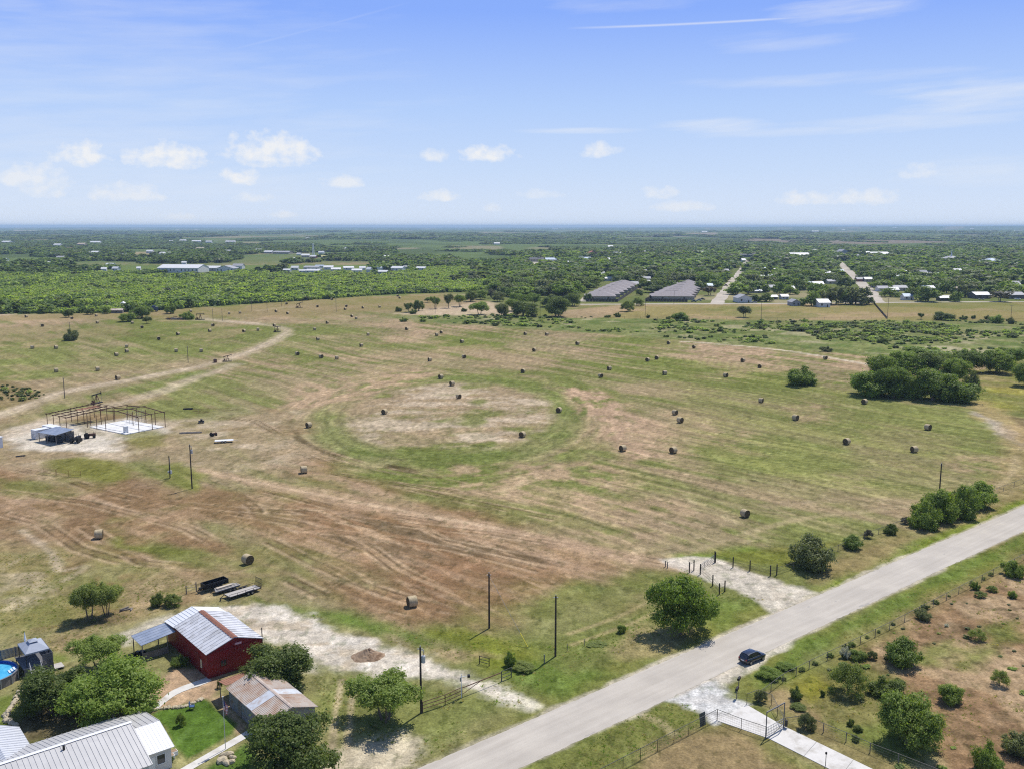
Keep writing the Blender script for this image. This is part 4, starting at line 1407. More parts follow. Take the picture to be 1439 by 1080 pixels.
# smaller shrubs and weeds, each by what it stands beside
SMALL = [
    (220, 851, 18, 22, L_OAK, 'shrub_a', 'small dark bush alone behind the red barn roof'), (242, 850, 26, 20, L_MESQ, 'feather_b', 'loose pale bush beside the broken gate behind the barn'),
    (1250, 748, 22, 18, L_OAK, 'shrub_b', 'small dark shrub next to the roadside tree clump'), (1196, 769, 28, 22, L_GREEN, 'shrub_a', 'compact round shrub between grey thorn bush and tree clump'),
    (1273, 735, 14, 12, L_GREY, 'feather_a', 'dry twiggy shrub at the foot of the roadside clump'), (1220, 755, 12, 14, L_GREY, 'feather_b', 'bare grey stalks beside the compact round shrub'),
    (1420, 808, 30, 28, L_GREEN, 'shrub_b', 'dark bush on the pasture fence at the right picture edge'), (1372, 898, 24, 20, L_MESQ, 'open_a', 'thin bush in the middle of the red pasture'),
    (1405, 962, 26, 26, L_MESQ, 'open_b', 'wispy bush right of the oval bush in the pasture'), (1297, 870, 20, 18, L_OLIVE, 'shrub_a', 'grey green shrub hugging the pasture fence midway'),
    (1370, 828, 12, 14, L_GREEN, 'shrub_b', 'small shrub on the fence above the thin pasture bush'), (1377, 838, 16, 10, L_MESQ, 'feather_a', 'pale low weed below the fence shrub'),
    (1394, 830, 14, 10, L_MESQ, 'feather_b', 'light tuft right of the pale low weed'), (1423, 839, 12, 13, L_GREEN, 'shrub_a', 'small upright bush at the pasture edge below the dark fence bush'),
    (1120, 982, 20, 22, L_OAK, 'shrub_b', 'dark little bush left of the pasture corner mesquite'), (1133, 1023, 24, 26, L_OLIVE, 'feather_b', 'spindly shrub beside the concrete drive'),
    (1206, 926, 24, 18, L_GREEN, 'shrub_a', 'green bush under the white blossom on the fence'), (1226, 925, 14, 14, L_OLIVE, 'feather_a', 'thin weed right of the white blossom'),
    (1195, 1018, 11, 12, L_OAK, 'shrub_b', 'tiny dark shrub, left of three below the corner mesquite'), (1206, 1026, 13, 11, L_OAK, 'shrub_a', 'tiny dark shrub, middle of three below the corner mesquite'),
    (1201, 1040, 12, 11, L_OAK, 'shrub_b', 'tiny dark shrub, lowest of three below the corner mesquite'), (1156, 978, 7, 11, L_OAK, 'shrub_a', 'single dark stalk plant on the yellow grass'),
    (1080, 950, 34, 18, L_BRIGHT, 'feather_a', 'rank bright weeds right behind the dark car'), (1105, 938, 26, 11, L_BRIGHT, 'feather_b', 'bright weeds along the fence beyond the dark car'),
    (1069, 985, 18, 20, L_OLIVE, 'feather_a', 'vine heap with pale flowers over the gate fence'), (1122, 995, 22, 10, L_MESQ, 'feather_b', 'pale flowering vine beside the drive gate post'),
    (735, 940, 30, 15, L_MESQ, 'feather_a', 'leafy weeds on the ditch by the pipe gate'), (716, 936, 16, 24, L_GREEN, 'shrub_a', 'small sapling at the end of the pipe gate'), (743, 944, 13, 9, L_GREEN, 'shrub_b', 'dark weed clump in the ditch near the pole'),
    (874, 888, 13, 14, L_GREEN, 'shrub_a', 'spiky bush on the verge left of the big bright tree'), (838, 906, 26, 7, L_MESQ, 'shrub_b', 'pale creeping bush on the verge beyond the bare pole'),
    (254, 1019, 13, 20, L_GREEN, 'feather_b', 'young sapling planted on the bright lawn'), (238, 1070, 11, 12, L_OAK, 'shrub_a', 'trimmed bush against the white house wall'),
    (252, 936, 24, 20, L_GREEN, 'shrub_b', 'green shrub between the big feathery tree and the red barn'), (309, 966, 8, 14, L_OAK, 'feather_a', 'small plant at the corner of the rusty shed'),
    (1178, 1028, 0, 0, None, '', ''),
    (100, 478, 23, 19, L_OLIVE, 'shrub_b', 'lone round bush in the far west hayfield'),
    (957, 450, 25, 14, L_GREEN, 'shrub_a', 'lone dome shaped bush before the second row of brown roofs'), (1046, 446, 20, 18, L_OLIVE, 'spread_a', 'lone grey green tree in the mown strip by the town'),
    (882, 438, 19, 17, L_MESQ, 'feather_a', 'pale mesquite by the sandy patch before the first brown roofs'), (896, 430, 16, 13, L_MESQ, 'feather_b', 'second pale mesquite, closer to the first brown roofs'),
    (1326, 450, 27, 14, L_OAK, 'shrub_a', 'widest dark bush on the fence line below the town'), (1294, 449, 9, 10, L_OAK, 'spread_b', 'small dark tree left of the widest fence line bush'),
    (1354, 449, 12, 7, L_OAK, 'shrub_b', 'low bush right of the widest fence line bush'), (1368, 448, 6, 6, L_OAK, 'shrub_a', 'upright shrub between two low fence line bushes'),
    (1389, 449, 11, 7, L_OLIVE, 'shrub_b', 'greyish low bush left of the round fence line bush'), (1401, 454, 17, 14, L_GREEN, 'shrub_a', 'round fence line bush near the right picture edge'), (1419, 455, 10, 11, L_OLIVE, 'shrub_b', 'bush at the foot of the rightmost fence line pole'),
    (1122, 465, 24, 8, L_OAK, 'shrub_a', 'dark brush heap left in the weedy strip'), (1243, 482, 18, 10, L_OAK, 'shrub_b', 'dark brush heap behind the hayfield grove'), (1421, 474, 17, 8, L_OAK, 'shrub_a', 'dark brush heap near the right edge of the weedy strip'),
    (1160, 494, 16, 9, L_OLIVE, 'shrub_b', 'grey weed clump on the far end of the pale track'), (1068, 462, 9, 6, L_OAK, 'shrub_a', 'little dark bush in the weedy strip below the town street'),
    (568, 452, 11, 7, L_GREEN, 'shrub_b', 'small weed clump before the sandy grove, left one'), (594, 452, 10, 6, L_GREEN, 'shrub_a', 'small weed clump before the sandy grove, right one'),
    (665, 454, 12, 6, L_GREEN, 'shrub_b', 'weed clump below the middle of the sandy grove'), (696, 458, 10, 6, L_OAK, 'shrub_a', 'weed clump below the right of the sandy grove'),
    (867, 446, 9, 8, L_OAK, 'shrub_b', 'dark bush on the sandy patch beneath the pale mesquite'), (854, 446, 10, 4, L_OAK, 'shrub_a', 'flat dark bush left on the sandy patch'), (911, 447, 5, 6, L_OAK, 'shrub_b', 'tiny bush beside the pole before the brown roofs'), (939, 448, 8, 4, L_OAK, 'shrub_a', 'flat bush left of the dome shaped bush'),
]
for (px, py, w, h, leaf, key, lab) in SMALL:
    if not w:
        continue
    px_tree('shrub', lab, 'shrub', px, py, w, h, leaf, key)
for (px, py, w, h, lab) in [(1187, 924, 14, 18, 'white blossoming yucca on the pasture fence'), (1330, 880, 6, 5, 'pale seed head tuft beside the grey green fence shrub')]:
    p, s = at(px, py), mpp(px, py)
    r = tree('flowering_shrub', lab, 'shrub', p, w * s, h * s * 1.05, L_WHITE, 'shrub_b')
    c2 = link('lower_leaves', PROTO['shrub_a'][0], r)
    c2.scale = (w * s * .8, w * s * .8, h * s * .75)
    set_leaf(c2, L_OAK)
# weeds along the pasture fence and in the corner by the west track
for i in range(17):
    f = (i + rnd.uniform(-.45, .45)) / 17
    px, py = 1108 + (1436 - 1108) * f, 952 + (786 - 952) * f
    p, s = at(px, py), mpp(px, py)
    k = rnd.uniform(.35, .85)
    tree('fence_weed', 'weed tuft on the pasture fence, %s from the drive end' % ordinal(i + 1), 'weed', p, 1.5 * k, 1.1 * k, rnd.choice([L_GREEN, L_OLIVE, L_MESQ, L_OAK]), rnd.choice(['shrub_a', 'shrub_b', 'feather_a']), 'weeds along the pasture fence')

# trees of the sandy grove
SANDY = [(574, 439, 15, 15, L_OAK, 'spread_a'), (588, 437, 15, 17, L_OAK, 'oak_a'), (612, 434, 15, 19, L_GREEN, 'spread_b'), (630, 433, 14, 22, L_OLIVE, 'spread_a'), (646, 431, 19, 19, L_GREEN, 'spread_b'),
         (674, 442, 28, 20, L_BRIGHT, 'spread_a'), (706, 444, 22, 20, L_OLIVE, 'oak_b'), (720, 437, 24, 19, L_GREEN, 'spread_b'), (661, 424, 18, 17, L_OAK, 'oak_a'), (676, 421, 18, 15, L_GREEN, 'oak_b'),
         (691, 419, 14, 14, L_GREY, 'feather_a'), (735, 445, 36, 25, L_OAK, 'oak_a'), (783, 445, 38, 31, L_OAK, 'oak_b'), (775, 431, 30, 18, L_OAK, 'oak_a'), (806, 430, 24, 20, L_OAK, 'oak_b'), (602, 425, 12, 8, L_GREEN, 'spread_a'),
         (750, 430, 24, 20, L_BRIGHT, 'spread_a'), (728, 428, 26, 18, L_BRIGHT, 'oak_a'), (700, 424, 20, 16, L_OLIVE, 'oak_b'), (712, 416, 20, 14, L_GREEN, 'oak_a'), (560, 438, 9, 8, L_OAK, 'shrub_a'), (581, 441, 11, 8, L_OAK, 'shrub_b'), (652, 438, 8, 6, L_OAK, 'shrub_a')]
for i, (px, py, w, h, leaf, key) in enumerate(sorted(SANDY)):
    px_tree('grove_tree', 'tree of the grove on pale sandy ground, %s from the left' % ordinal(i + 1), 'tree', px, py, w, h, leaf, key, 'trees of the sandy grove')
# farmyard clump in the far west
for (px, py, w, h, leaf, key, lab) in [(180, 452, 24, 14, L_GREEN, 'oak_a', 'left tree of the clump by the old silo'), (200, 447, 30, 19, L_GREEN, 'oak_b', 'largest tree of the clump by the old silo'),
                                       (207, 455, 13, 12, L_OLIVE, 'spread_a', 'small separate tree in front of the silo clump'), (240, 441, 17, 13, L_GREEN, 'oak_a', 'round tree between the silo clump and the scrap heap'),
                                       (262, 449, 18, 13, L_GREEN, 'shrub_b', 'bright round bush right of the scrap heap'), (97, 446, 15, 13, L_OAK, 'oak_b', 'dark tree standing forward of the brush at the west'),
                                       (127, 442, 14, 10, L_OAK, 'oak_a', 'dark tree on the brush edge left of the silo'), (150, 441, 14, 12, L_GREEN, 'oak_b', 'green tree on the brush edge nearest the silo')]:
    px_tree('broadleaf_tree', lab, 'tree', px, py, w, h, leaf, key)


# ------------------------------------------------------------------ masses of trees nobody could count
def low_crown(name, kind, n, size, seed, mats):
    r2 = random.Random(seed)
    V = leaf_cloud(lobes_for(kind, r2), n, size, r2, per=9, clump=.085)
    return mesh_np(name, V, np.arange(len(V)), 4, mats)


def scatter(name, pts, sizes, heights, kinds, sources, label):
    """One object: crowns set on points by geometry nodes."""
    n = len(pts)
    me = bpy.data.meshes.new(name)
    me.vertices.add(n)
    me.vertices.foreach_set('co', np.asarray(pts, np.float32).ravel())
    a = me.attributes.new('crown_scale', 'FLOAT_VECTOR', 'POINT')
    a.data.foreach_set('vector', np.stack([sizes, sizes, heights], -1).astype(np.float32).ravel())
    a = me.attributes.new('crown_turn', 'FLOAT_VECTOR', 'POINT')
    rs = np.random.RandomState(n)
    tv = np.zeros((n, 3), np.float32)
    tv[:, 2] = rs.uniform(0, 6.28, n)
    a.data.foreach_set('vector', tv.ravel())
    a = me.attributes.new('crown_kind', 'INT', 'POINT')
    a.data.foreach_set('value', np.asarray(kinds, np.int32))
    o = link(name, me)
    coll = bpy.data.collections.new(name + '_crowns')
    for i, sm in enumerate(sources):
        so = bpy.data.objects.new('%s_crown_%02d' % (name, i), sm)
        coll.objects.link(so)
    ng = bpy.data.node_groups.new(name, 'GeometryNodeTree')
    ng.interface.new_socket('Geometry', in_out='INPUT', socket_type='NodeSocketGeometry')
    ng.interface.new_socket('Geometry', in_out='OUTPUT', socket_type='NodeSocketGeometry')
    gi, go = ng.nodes.new('NodeGroupInput'), ng.nodes.new('NodeGroupOutput')
    ci = ng.nodes.new('GeometryNodeCollectionInfo')
    ci.inputs['Collection'].default_value = coll
    ci.inputs['Separate Children'].default_value = True
    ci.inputs['Reset Children'].default_value = True
    ip = ng.nodes.new('GeometryNodeInstanceOnPoints')
    ip.inputs['Pick Instance'].default_value = True

    def attr(nm, typ):
        q = ng.nodes.new('GeometryNodeInputNamedAttribute')
        q.data_type = typ
        q.inputs['Name'].default_value = nm
        return q.outputs['Attribute']
    L = ng.links
    L.new(gi.outputs[0], ip.inputs['Points'])
    L.new(ci.outputs[0], ip.inputs['Instance'])
    L.new(attr('crown_kind', 'INT'), ip.inputs['Instance Index'])
    L.new(attr('crown_turn', 'FLOAT_VECTOR'), ip.inputs['Rotation'])
    L.new(attr('crown_scale', 'FLOAT_VECTOR'), ip.inputs['Scale'])
    L.new(ip.outputs[0], go.inputs[0])
    md = o.modifiers.new('crowns', 'NODES')
    md.node_group = ng
    o['kind'] = 'stuff'
    o['label'] = label
    return o


def unit(me):
    """Scale a crown mesh to width 1, height 1."""
    co = np.empty(len(me.vertices) * 3, np.float32)
    me.vertices.foreach_get('co', co)
    co = co.reshape(-1, 3)
    w = np.percentile(co[:, 0], 99) - np.percentile(co[:, 0], 1)
    co[:, :2] /= w
    co[:, 2] /= np.percentile(co[:, 2], 99.5)
    me.vertices.foreach_set('co', co.ravel())
    me.update()
    return me


L_BRUSH = leaf_mat('brush_leaves', (.200, .265, .062), (.395, .475, .140), .5)
L_BRUSH2 = leaf_mat('light_brush_leaves', (.235, .285, .080), (.440, .490, .165), .45)
L_FAR = leaf_mat('far_tree_leaves', (.100, .150, .040), (.235, .305, .088), .4)
SRC = []
for i, (kind, leaf) in enumerate([('shrub', L_BRUSH), ('shrub', L_FAR), ('feather', L_BRUSH2), ('shrub', L_BRUSH), ('oak', L_OAK), ('oak', L_FAR), ('oak', L_OLIVE), ('oak', L_BRIGHT)]):
    SRC.append(unit(low_crown('crown_clump', kind, 420, .15, 300 + i, [leaf])))


def inside_poly(x, y, pts):
    ins = np.zeros(len(x), bool)
    n = len(pts)
    for i in range(n):
        ax, ay, bx, by = pts[i].x, pts[i].y, pts[(i + 1) % n].x, pts[(i + 1) % n].y
        ins ^= ((ay > y) != (by > y)) & (x < (bx - ax) * (y - ay) / (by - ay + 1e-12) + ax)
    return ins


def sample_poly(poly, count, seed):
    pts = [at(*p) for p in poly]
    rs = np.random.RandomState(seed)
    xs, ys = [p.x for p in pts], [p.y for p in pts]
    x, y = rs.uniform(min(xs), max(xs), count), rs.uniform(min(ys), max(ys), count)
    k = inside_poly(x, y, pts)
    return x[k], y[k]


def thin(x, y, r, keep=None):
    """Poisson thinning on a grid of cell r."""
    seen, out = {}, []
    for i in range(len(x)):
        c = (int(x[i] // r), int(y[i] // r))
        ok = True
        for dx in (-1, 0, 1):
            for dy in (-1, 0, 1):
                for j in seen.get((c[0] + dx, c[1] + dy), ()):
                    if (x[i] - x[j]) ** 2 + (y[i] - y[j]) ** 2 < r * r:
                        ok = False
                        break
                if not ok:
                    break
            if not ok:
                break
        if ok:
            seen.setdefault(c, []).append(i)
            out.append(i)
    return np.array(out)


# footprints the trees keep clear of: (photo x, photo y, radius m)
CLEAR = []


def clear_mask(x, y):
    k = np.ones(len(x), bool)
    for (cx, cy, r) in CLEAR:
        k &= (x - cx) ** 2 + (y - cy) ** 2 > r * r
    return k


def keep_clear(px, py, w_m, depth_m=14):
    """Keep trees off a building and off the sight line just in front of it."""
    p = at(px, py)
    n = max(1, int(w_m / 8))
    for i in range(n):
        o = (i + .5) / n * w_m - w_m / 2
        CLEAR.append((p.x + o, p.y + depth_m * .3, 9))
        for dd in (13, 26, 39, 52, 66, 82):
            CLEAR.append((p.x + o, p.y - dd, 11))


# ------------------------------------------------------------------ materials of made things
M_RED = mat('red_sheet_metal', (.235, .013, .018), .5, var=.14, scale=.8, dirt=((.17, .02, .02), .35, 1.2), spec=.4)
M_REDTRIM = mat('dark_red_trim', (.16, .012, .014), .55, spec=.4)
M_GALV = mat('galvanised_roof', (.60, .60, .61), .5, .12, var=.10, scale=.5, dirt=((.36, .35, .34), .35, .7))
M_GALV_B = mat('blue_grey_roof', (.36, .40, .46), .40, .5, var=.10, scale=.6, dirt=((.46, .49, .53), .4, .6))
M_WHITE_ROOF = mat('white_metal_roof', (.74, .745, .75), .45, .1, var=.04, scale=.5)
M_HOUSE_ROOF = mat('silver_metal_roof', (.50, .49, .475), .45, .12, var=.06, scale=.4, dirt=((.45, .44, .43), .35, .5))
M_RUST = mat('rust', (.23, .105, .055), .85, .1, var=.35, scale=1.8)
M_RUSTRIDGE = mat('rusty_ridge', (.235, .105, .07), .8, .1, var=.3, scale=2.5)
M_DARKWOOD = mat('weathered_wood', (.20, .175, .15), .9, var=.3, scale=1.2, stretch=(1, 1, .3))
M_GREYSHEET = mat('old_grey_sheet', (.28, .30, .33), .6, .3, var=.2, scale=1.0, dirt=((.25, .15, .10), .35, 1.0))
M_WALL = mat('pale_house_wall', (.62, .60, .57), .8, var=.06, scale=.8)
M_DARK = mat('dark_opening', (.03, .032, .035), .3, spec=.5)
M_BLACK = mat('black_steel', (.025, .025, .027), .5, .3, var=.2)
M_STEEL = mat('grey_steel', (.30, .31, .32), .45, .7, var=.12)
M_BROWNSTEEL = mat('red_oxide_steel', (.135, .07, .045), .7, .2, var=.25, scale=2)
M_POLE = mat('creosote_pole', (.060, .047, .038), .9, var=.3, scale=3, stretch=(1, 1, .15), spec=.15)
M_POLE_L = mat('grey_pole', (.17, .14, .115), .9, var=.25, scale=3, stretch=(1, 1, .15), spec=.15)
M_WHITE = mat('white_paint', (.76, .76, .74), .5, var=.05)
M_DECK = mat('grey_deck_boards', (.145, .145, .155), .8, var=.2, scale=1.5, stretch=(1, 1, 4))
M_GREYMETAL = mat('grey_transformer', (.45, .47, .48), .5, .3, var=.06)
M_PLANK = mat('trailer_planks', (.40, .37, .33), .85, var=.22, scale=1.5, stretch=(.3, 4, 1))
M_RUBBER = mat('rubber', (.02, .02, .02), .85, var=.1, spec=.2)
M_GLASS = mat('window_glass', (.03, .035, .04), .08, 0, var=.05, spec=.6)
M_YELLOW = mat('yellow_plastic', (.70, .58, .05), .5)
M_STONE = mat('yellow_limestone', (.47, .40, .28), .95, var=.25, scale=1.5, spec=.1)
M_EARTH = mat('heaped_earth', (.34, .245, .165), 1.0, var=.25, scale=1.2, dirt=((.18, .115, .07), .5, .9), spec=.05)
M_ASPH_ROOF = mat('brown_grey_shingles', (.30, .27, .262), .95, var=.12, scale=.5, spec=.1)
M_WHITE_BLOCK = mat('white_container', (.70, .71, .72), .6, var=.06, dirt=((.5, .48, .45), .3, .5))


def rusty_roof():
    m = bpy.data.materials.new('rusty_patchwork_roof')
    m.use_nodes = True
    t = NT(m)
    v = t.pos(obj=True)
    n1 = t.noise(.55, 5, .65, v)
    n2 = t.noise(1.0, 4, .65, t.pos(scale=(.6, 6, 1), obj=True))
    c = t.ramp(n1, [(.42, (.50, .445, .385)), (.54, (.44, .305, .21)), (.70, (.33, .165, .09))])
    c = t.mix(t.ramp(n2, [(.40, (0, 0, 0)), (.60, (.8, .8, .8))]), c, (.52, .445, .38))
    t.l.new(c, t.b.inputs['Base Color'])
    t.b.inputs['Roughness'].default_value = .75
    return m


M_RUSTROOF = rusty_roof()


def ribs(mb, a, b, c, d, pitch, w=.07, h=.05, mi=0, inset=.0):
    """Standing ribs on the slope a-b (eave) to d-c (ridge)."""
    a, b, c, d = map(Vector, (a, b, c, d))
    n = max(1, int((b - a).length / pitch))
    nor = (b - a).cross(d - a).normalized()
    if nor.z < 0:
        nor = -nor
    for i in range(n + 1):
        f = min(max(i / n, .004), .996)
        p, q = a.lerp(b, f), d.lerp(c, f)
        s = (b - a).normalized() * w / 2
        vs = [p - s, p + s, q + s, q - s]
        vs = [v - nor * .02 for v in vs] + [v + nor * h for v in vs]
        mb.add(vs, [(4, 5, 6, 7), (0, 1, 5, 4), (1, 2, 6, 5), (2, 3, 7, 6), (3, 0, 4, 7)], mi)
    return mb


def wall_prism(x0, x1, y0, y1, eave, ridge, axis='y'):
    """Walls of a gabled box; ridge along axis. Open underneath the roof planes is closed by the roof."""
    mb = MB()
    if axis == 'y':
        xm = (x0 + x1) / 2
        f = [(x0, y0, 0), (x1, y0, 0), (x1, y0, eave), (xm, y0, ridge), (x0, y0, eave)]
        b = [(x, y1, z) for (x, _, z) in f]
    else:
        ym = (y0 + y1) / 2
        f = [(x0, y0, 0), (x0, y1, 0), (x0, y1, eave), (x0, ym, ridge), (x0, y0, eave)]
        b = [(x1, y, z) for (_, y, z) in f]
    mb.add(f + b, [(0, 1, 2, 3, 4), (9, 8, 7, 6, 5), (0, 5, 6, 1), (1, 6, 7, 2), (2, 7, 8, 3), (3, 8, 9, 4), (4, 9, 5, 0)])
    return mb


def gable_roof(x0, x1, y0, y1, eave, ridge, axis, over, thick=.10, pitch=None, mi=0, w=.07, h=.05):
    mb = MB()
    if axis == 'y':
        xm = (x0 + x1) / 2
        dz = (ridge - eave) / (xm - x0) * over
        for s, xe in ((-1, x0 - over), (1, x1 + over)):
            q = [(xe, y0 - over, eave - dz), (xe, y1 + over, eave - dz), (xm, y1 + over, ridge), (xm, y0 - over, ridge)]
            q = [Vector(v) + Vector((0, 0, thick + .03)) for v in q]
            mb.slab(q, thick, mi)
            if pitch:
                ribs(mb, q[0], q[1], q[2], q[3], pitch, w, h, mi)
    else:
        ym = (y0 + y1) / 2
        dz = (ridge - eave) / (ym - y0) * over
        for s, ye in ((-1, y0 - over), (1, y1 + over)):
            q = [(x0 - over, ye, eave - dz), (x1 + over, ye, eave - dz), (x1 + over, ym, ridge), (x0 - over, ym, ridge)]
            q = [Vector(v) + Vector((0, 0, thick + .03)) for v in q]
            mb.slab(q, thick, mi)
            if pitch:
                ribs(mb, q[0], q[1], q[2], q[3], pitch, w, h, mi)
    return mb


def window(parent, face, u, z, w, h, frame_m=None, name='window'):
    """A window on a wall: face = ('y', y) with outward -y/+y, or ('x', x). u is the position along the wall."""
    ax, pos, sgn = face
    frame_m = frame_m or M_WHITE
    fr, pn = MB(), MB()
    t = .05
    if ax == 'y':
        def bx(mb, a0, a1, c0, c1, d0, d1):
            y0, y1 = sorted((pos + sgn * d0, pos + sgn * d1))
            mb.box(a0, a1, y0, y1, c0, c1)
    else:
        def bx(mb, a0, a1, c0, c1, d0, d1):
            x0, x1 = sorted((pos + sgn * d0, pos + sgn * d1))
            mb.box(x0, x1, a0, a1, c0, c1)
    bx(fr, u - w / 2 - .08, u - w / 2, z, z + h, .003, t)
    bx(fr, u + w / 2, u + w / 2 + .08, z, z + h, .003, t)
    bx(fr, u - w / 2 - .08, u + w / 2 + .08, z + h, z + h + .08, .003, t)
    bx(fr, u - w / 2 - .08, u + w / 2 + .08, z - .08, z, .003, t + .03)
    bx(pn, u - w / 2 + .002, u + w / 2 - .002, z + .002, z + h - .002, .003, .02)
    f = fr.build(name, frame_m, parent)
    pn.build('pane', M_GLASS, f)
    return f


# ------------------------------------------------------------------ the red barn (local x along the road, y away from it)
bo = at(292.6, 953.3)
barn = thing('red_barn', 'red sheet metal barn with grey ribbed roof and rusty ridge', 'barn', bo, RZ)
BW, BL, BE, BR = 8.1, 11.7, 3.65, 5.0
w_ = wall_prism(0, BW, 0, BL, BE, BR)
for i in range(19):                                               # the standing seams of the wall sheets
    x = .02 + i * (BW - .04) / 18
    zt = BE + (BR - BE) * (1 - abs(x - BW / 2) / (BW / 2)) - .05
    w_.box(x - .03, x + .03, -.03, -.001, 0, zt)
for i in range(27):
    y = .02 + i * (BL - .04) / 26
    w_.box(-.03, -.001, y - .03, y + .03, 0, BE - .04)
    w_.box(BW + .001, BW + .03, y - .03, y + .03, 0, BE - .04)
w_.build('wall', M_RED, barn)
rf = gable_roof(0, BW, 0, BL, BE, BR, 'y', .22, .06, .82, w=.16, h=.055).build('roof', M_GALV, barn)
rc = MB()
for s in (-1, 1):
    rc.slab([(BW / 2, -.26, BR + .17), (BW / 2, BL + .26, BR + .17), (BW / 2 + s * .42, BL + .26, BR + .045), (BW / 2 + s * .42, -.26, BR + .045)], .03)
rc.build('ridge_cap', M_RUSTRIDGE, rf)
tr = MB()
tr.box(-.06, BW + .06, -.055, -.032, BE - .10, BE + .02)
tr.box(-.05, .03, -.06, -.031, 0, BE - .1).box(BW - .03, BW + .05, -.06, -.031, 0, BE - .1)
tr.build('corner_trim', M_REDTRIM, barn)
window(barn, ('y', 0, -1), 2.35, 1.25, .85, .8, M_REDTRIM)
sg = MB().box(BW / 2 - .02, BW / 2 + 1.0, -.12, -.06, BE + .18, BE + .52)
sgn_o = sg.build('gable_sign', mat('pink_sign', (.62, .25, .26), .6, var=.05), barn)
lt = MB()
for k in range(7):                                                # pale marks on the little sign
    lt.box(BW / 2 + .10 + k * .115, BW / 2 + .16 + k * .115, -.126, -.121, BE + .28, BE + .42)
lt.build('sign_lettering', M_WHITE, sgn_o)
dr = MB().box(-.06, -.002, 2.6, 4.6, 0, 2.6)
dr.build('side_door', M_REDTRIM, barn)
ln = MB().box(-.10, -.031, 1.9, 2.35, .9, 2.1)
ln.build('wall_board', mat('pale_board', (.62, .52, .33), .8), barn)
# rear part of the barn, lower and pale
MB().box(.1, BW - .1, BL + .02, BL + 3.9, 0, BE - .75).build('rear_room', M_RED, barn)
r2_ = MB()
q = [(-.2, BL + .10, BE - .12), (-.2, BL + 4.2, BE - .42), (BW / 2, BL + 4.2, BR - .55), (BW / 2, BL + .10, BR - .25)]
r2_.slab(q, .06)
ribs(r2_, q[3], q[0], q[1], q[2], .5)
q = [(BW + .2, BL + .10, BE - .12), (BW + .2, BL + 4.2, BE - .42), (BW / 2, BL + 4.2, BR - .55), (BW / 2, BL + .10, BR - .25)]
r2_.slab(q, .06)
r2_.build('rear_roof', M_WHITE_ROOF, barn)
MB().tube([(BW + .35, .6, 0), (BW + .35, .6, BE + 1.3)], .07, 10).build('flue_pipe', M_BLACK, barn)
# lean-to carport on the west side
lean = thing('lean_to_carport', 'low blue grey sheet carport leaning against the red barn', 'carport', bo, RZ)
lr = MB()
q = [(-5.3, 11.1, 2.5), (-.12, 11.35, 3.12), (-.12, 15.6, 3.12), (-5.3, 15.5, 2.5)]
lr.slab(q, .06)
ribs(lr, q[0], q[3], q[2], q[1], .75, .05, .03)
lr.build('roof', M_GALV_B, lean)
for (x, y, z) in ((-5.1, 11.3, 2.47), (-5.1, 15.2, 2.47), (-1.4, 11.5, 2.9), (-1.4, 15.5, 2.9)):
    MB().bar((x, y, 0), (x, y, z), .12).build('post', M_DARKWOOD, lean)
MB().box(-5.0, -1.5, 11.45, 11.52, .1, 1.1).build('side_boards', M_DARKWOOD, lean)
jl = thing('stored_mower', 'black machine parked under the blue grey carport edge', 'mower', bo + D1 * -4.9 + D2 * 13.2, RZ + .4)
MB().box(-.5, .7, -.4, .4, .3, .7).box(-.6, -.1, -.3, .3, .7, .95).build('body', M_BLACK, jl)
for (x, y) in ((-.45, -.45), (-.45, .45), (.6, -.42), (.6, .42)):
    MB().tube([(x, y - .09, .3), (x, y + .09, .3)], .3, 12).build('wheel', M_RUBBER, jl)

# ------------------------------------------------------------------ rusty shed and its awning
so = at(331, 985)
shed = thing('rusty_shed', 'old shed with patchy rusty metal roof between two dark oaks', 'shed', so, RZ)
SX0, SX1, SY0, SY1, SE, SR = -1.15, 5.2, -12.3, -.8, 2.6, 3.6
w_ = wall_prism(SX0, SX1, SY0, SY1, SE, SR)
for i in range(34):
    y = SY0 + .1 + i * (SY1 - SY0 - .2) / 33
    w_.box(SX0 - .025, SX0 - .001, y - .04, y + .04, 0, SE - .05)
w_.build('wall', M_GREYSHEET, shed)
rf = gable_roof(SX0, SX1, SY0, SY1, SE, SR, 'y', .3, .05, .32).build('roof', M_RUSTROOF, shed)
np_ = MB()                                                        # two newer, whiter sheets across the roof
sl = (SR - SE) / ((SX1 - SX0) / 2)
xm = (SX0 + SX1) / 2
for (xe, s) in ((SX0 - .28, -1), (SX1 + .28, 1)):
    za = SE - .28 * sl + .135
    np_.slab([(xe, -8.3, za + .002), (xe, -6.6, za + .002), (xm + s * .05, -6.6, SR + .125), (xm + s * .05, -8.3, SR + .125)], .02)
np_.build('new_sheets', mat('newer_sheet', (.56, .58, .60), .5, .15, var=.08, dirt=((.42, .33, .27), .3, 1.0)), rf)
rc = MB()
for s in (-1, 1):
    rc.slab([(xm, SY0 - .3, SR + .16), (xm, SY1 + .3, SR + .16), (xm + s * .22, SY1 + .3, SR + .10), (xm + s * .22, SY0 - .3, SR + .10)], .02)
rc.build('ridge_cap', mat('pale_rusty_ridge', (.45, .37, .31), .7, var=.2, scale=2), rf)
MB().box(SX0 - .05, SX0 - .027, -4.6, -3.6, 0, 2.1).build('side_door', M_DARKWOOD, shed)
aw = MB()
q = [(-1.2, 2.55, 2.25), (4.95, 3.1, 2.25), (4.75, .0, 2.75), (-1.25, -.2, 2.75)]
aw.slab(q, .04)
ribs(aw, q[0], q[1], q[2], q[3], .35, .05, .025)
aw.build('awning', mat('rusted_brown_sheet', (.30, .15, .095), .8, .1, var=.28, scale=1.3, stretch=(4, .6, 1)), shed)
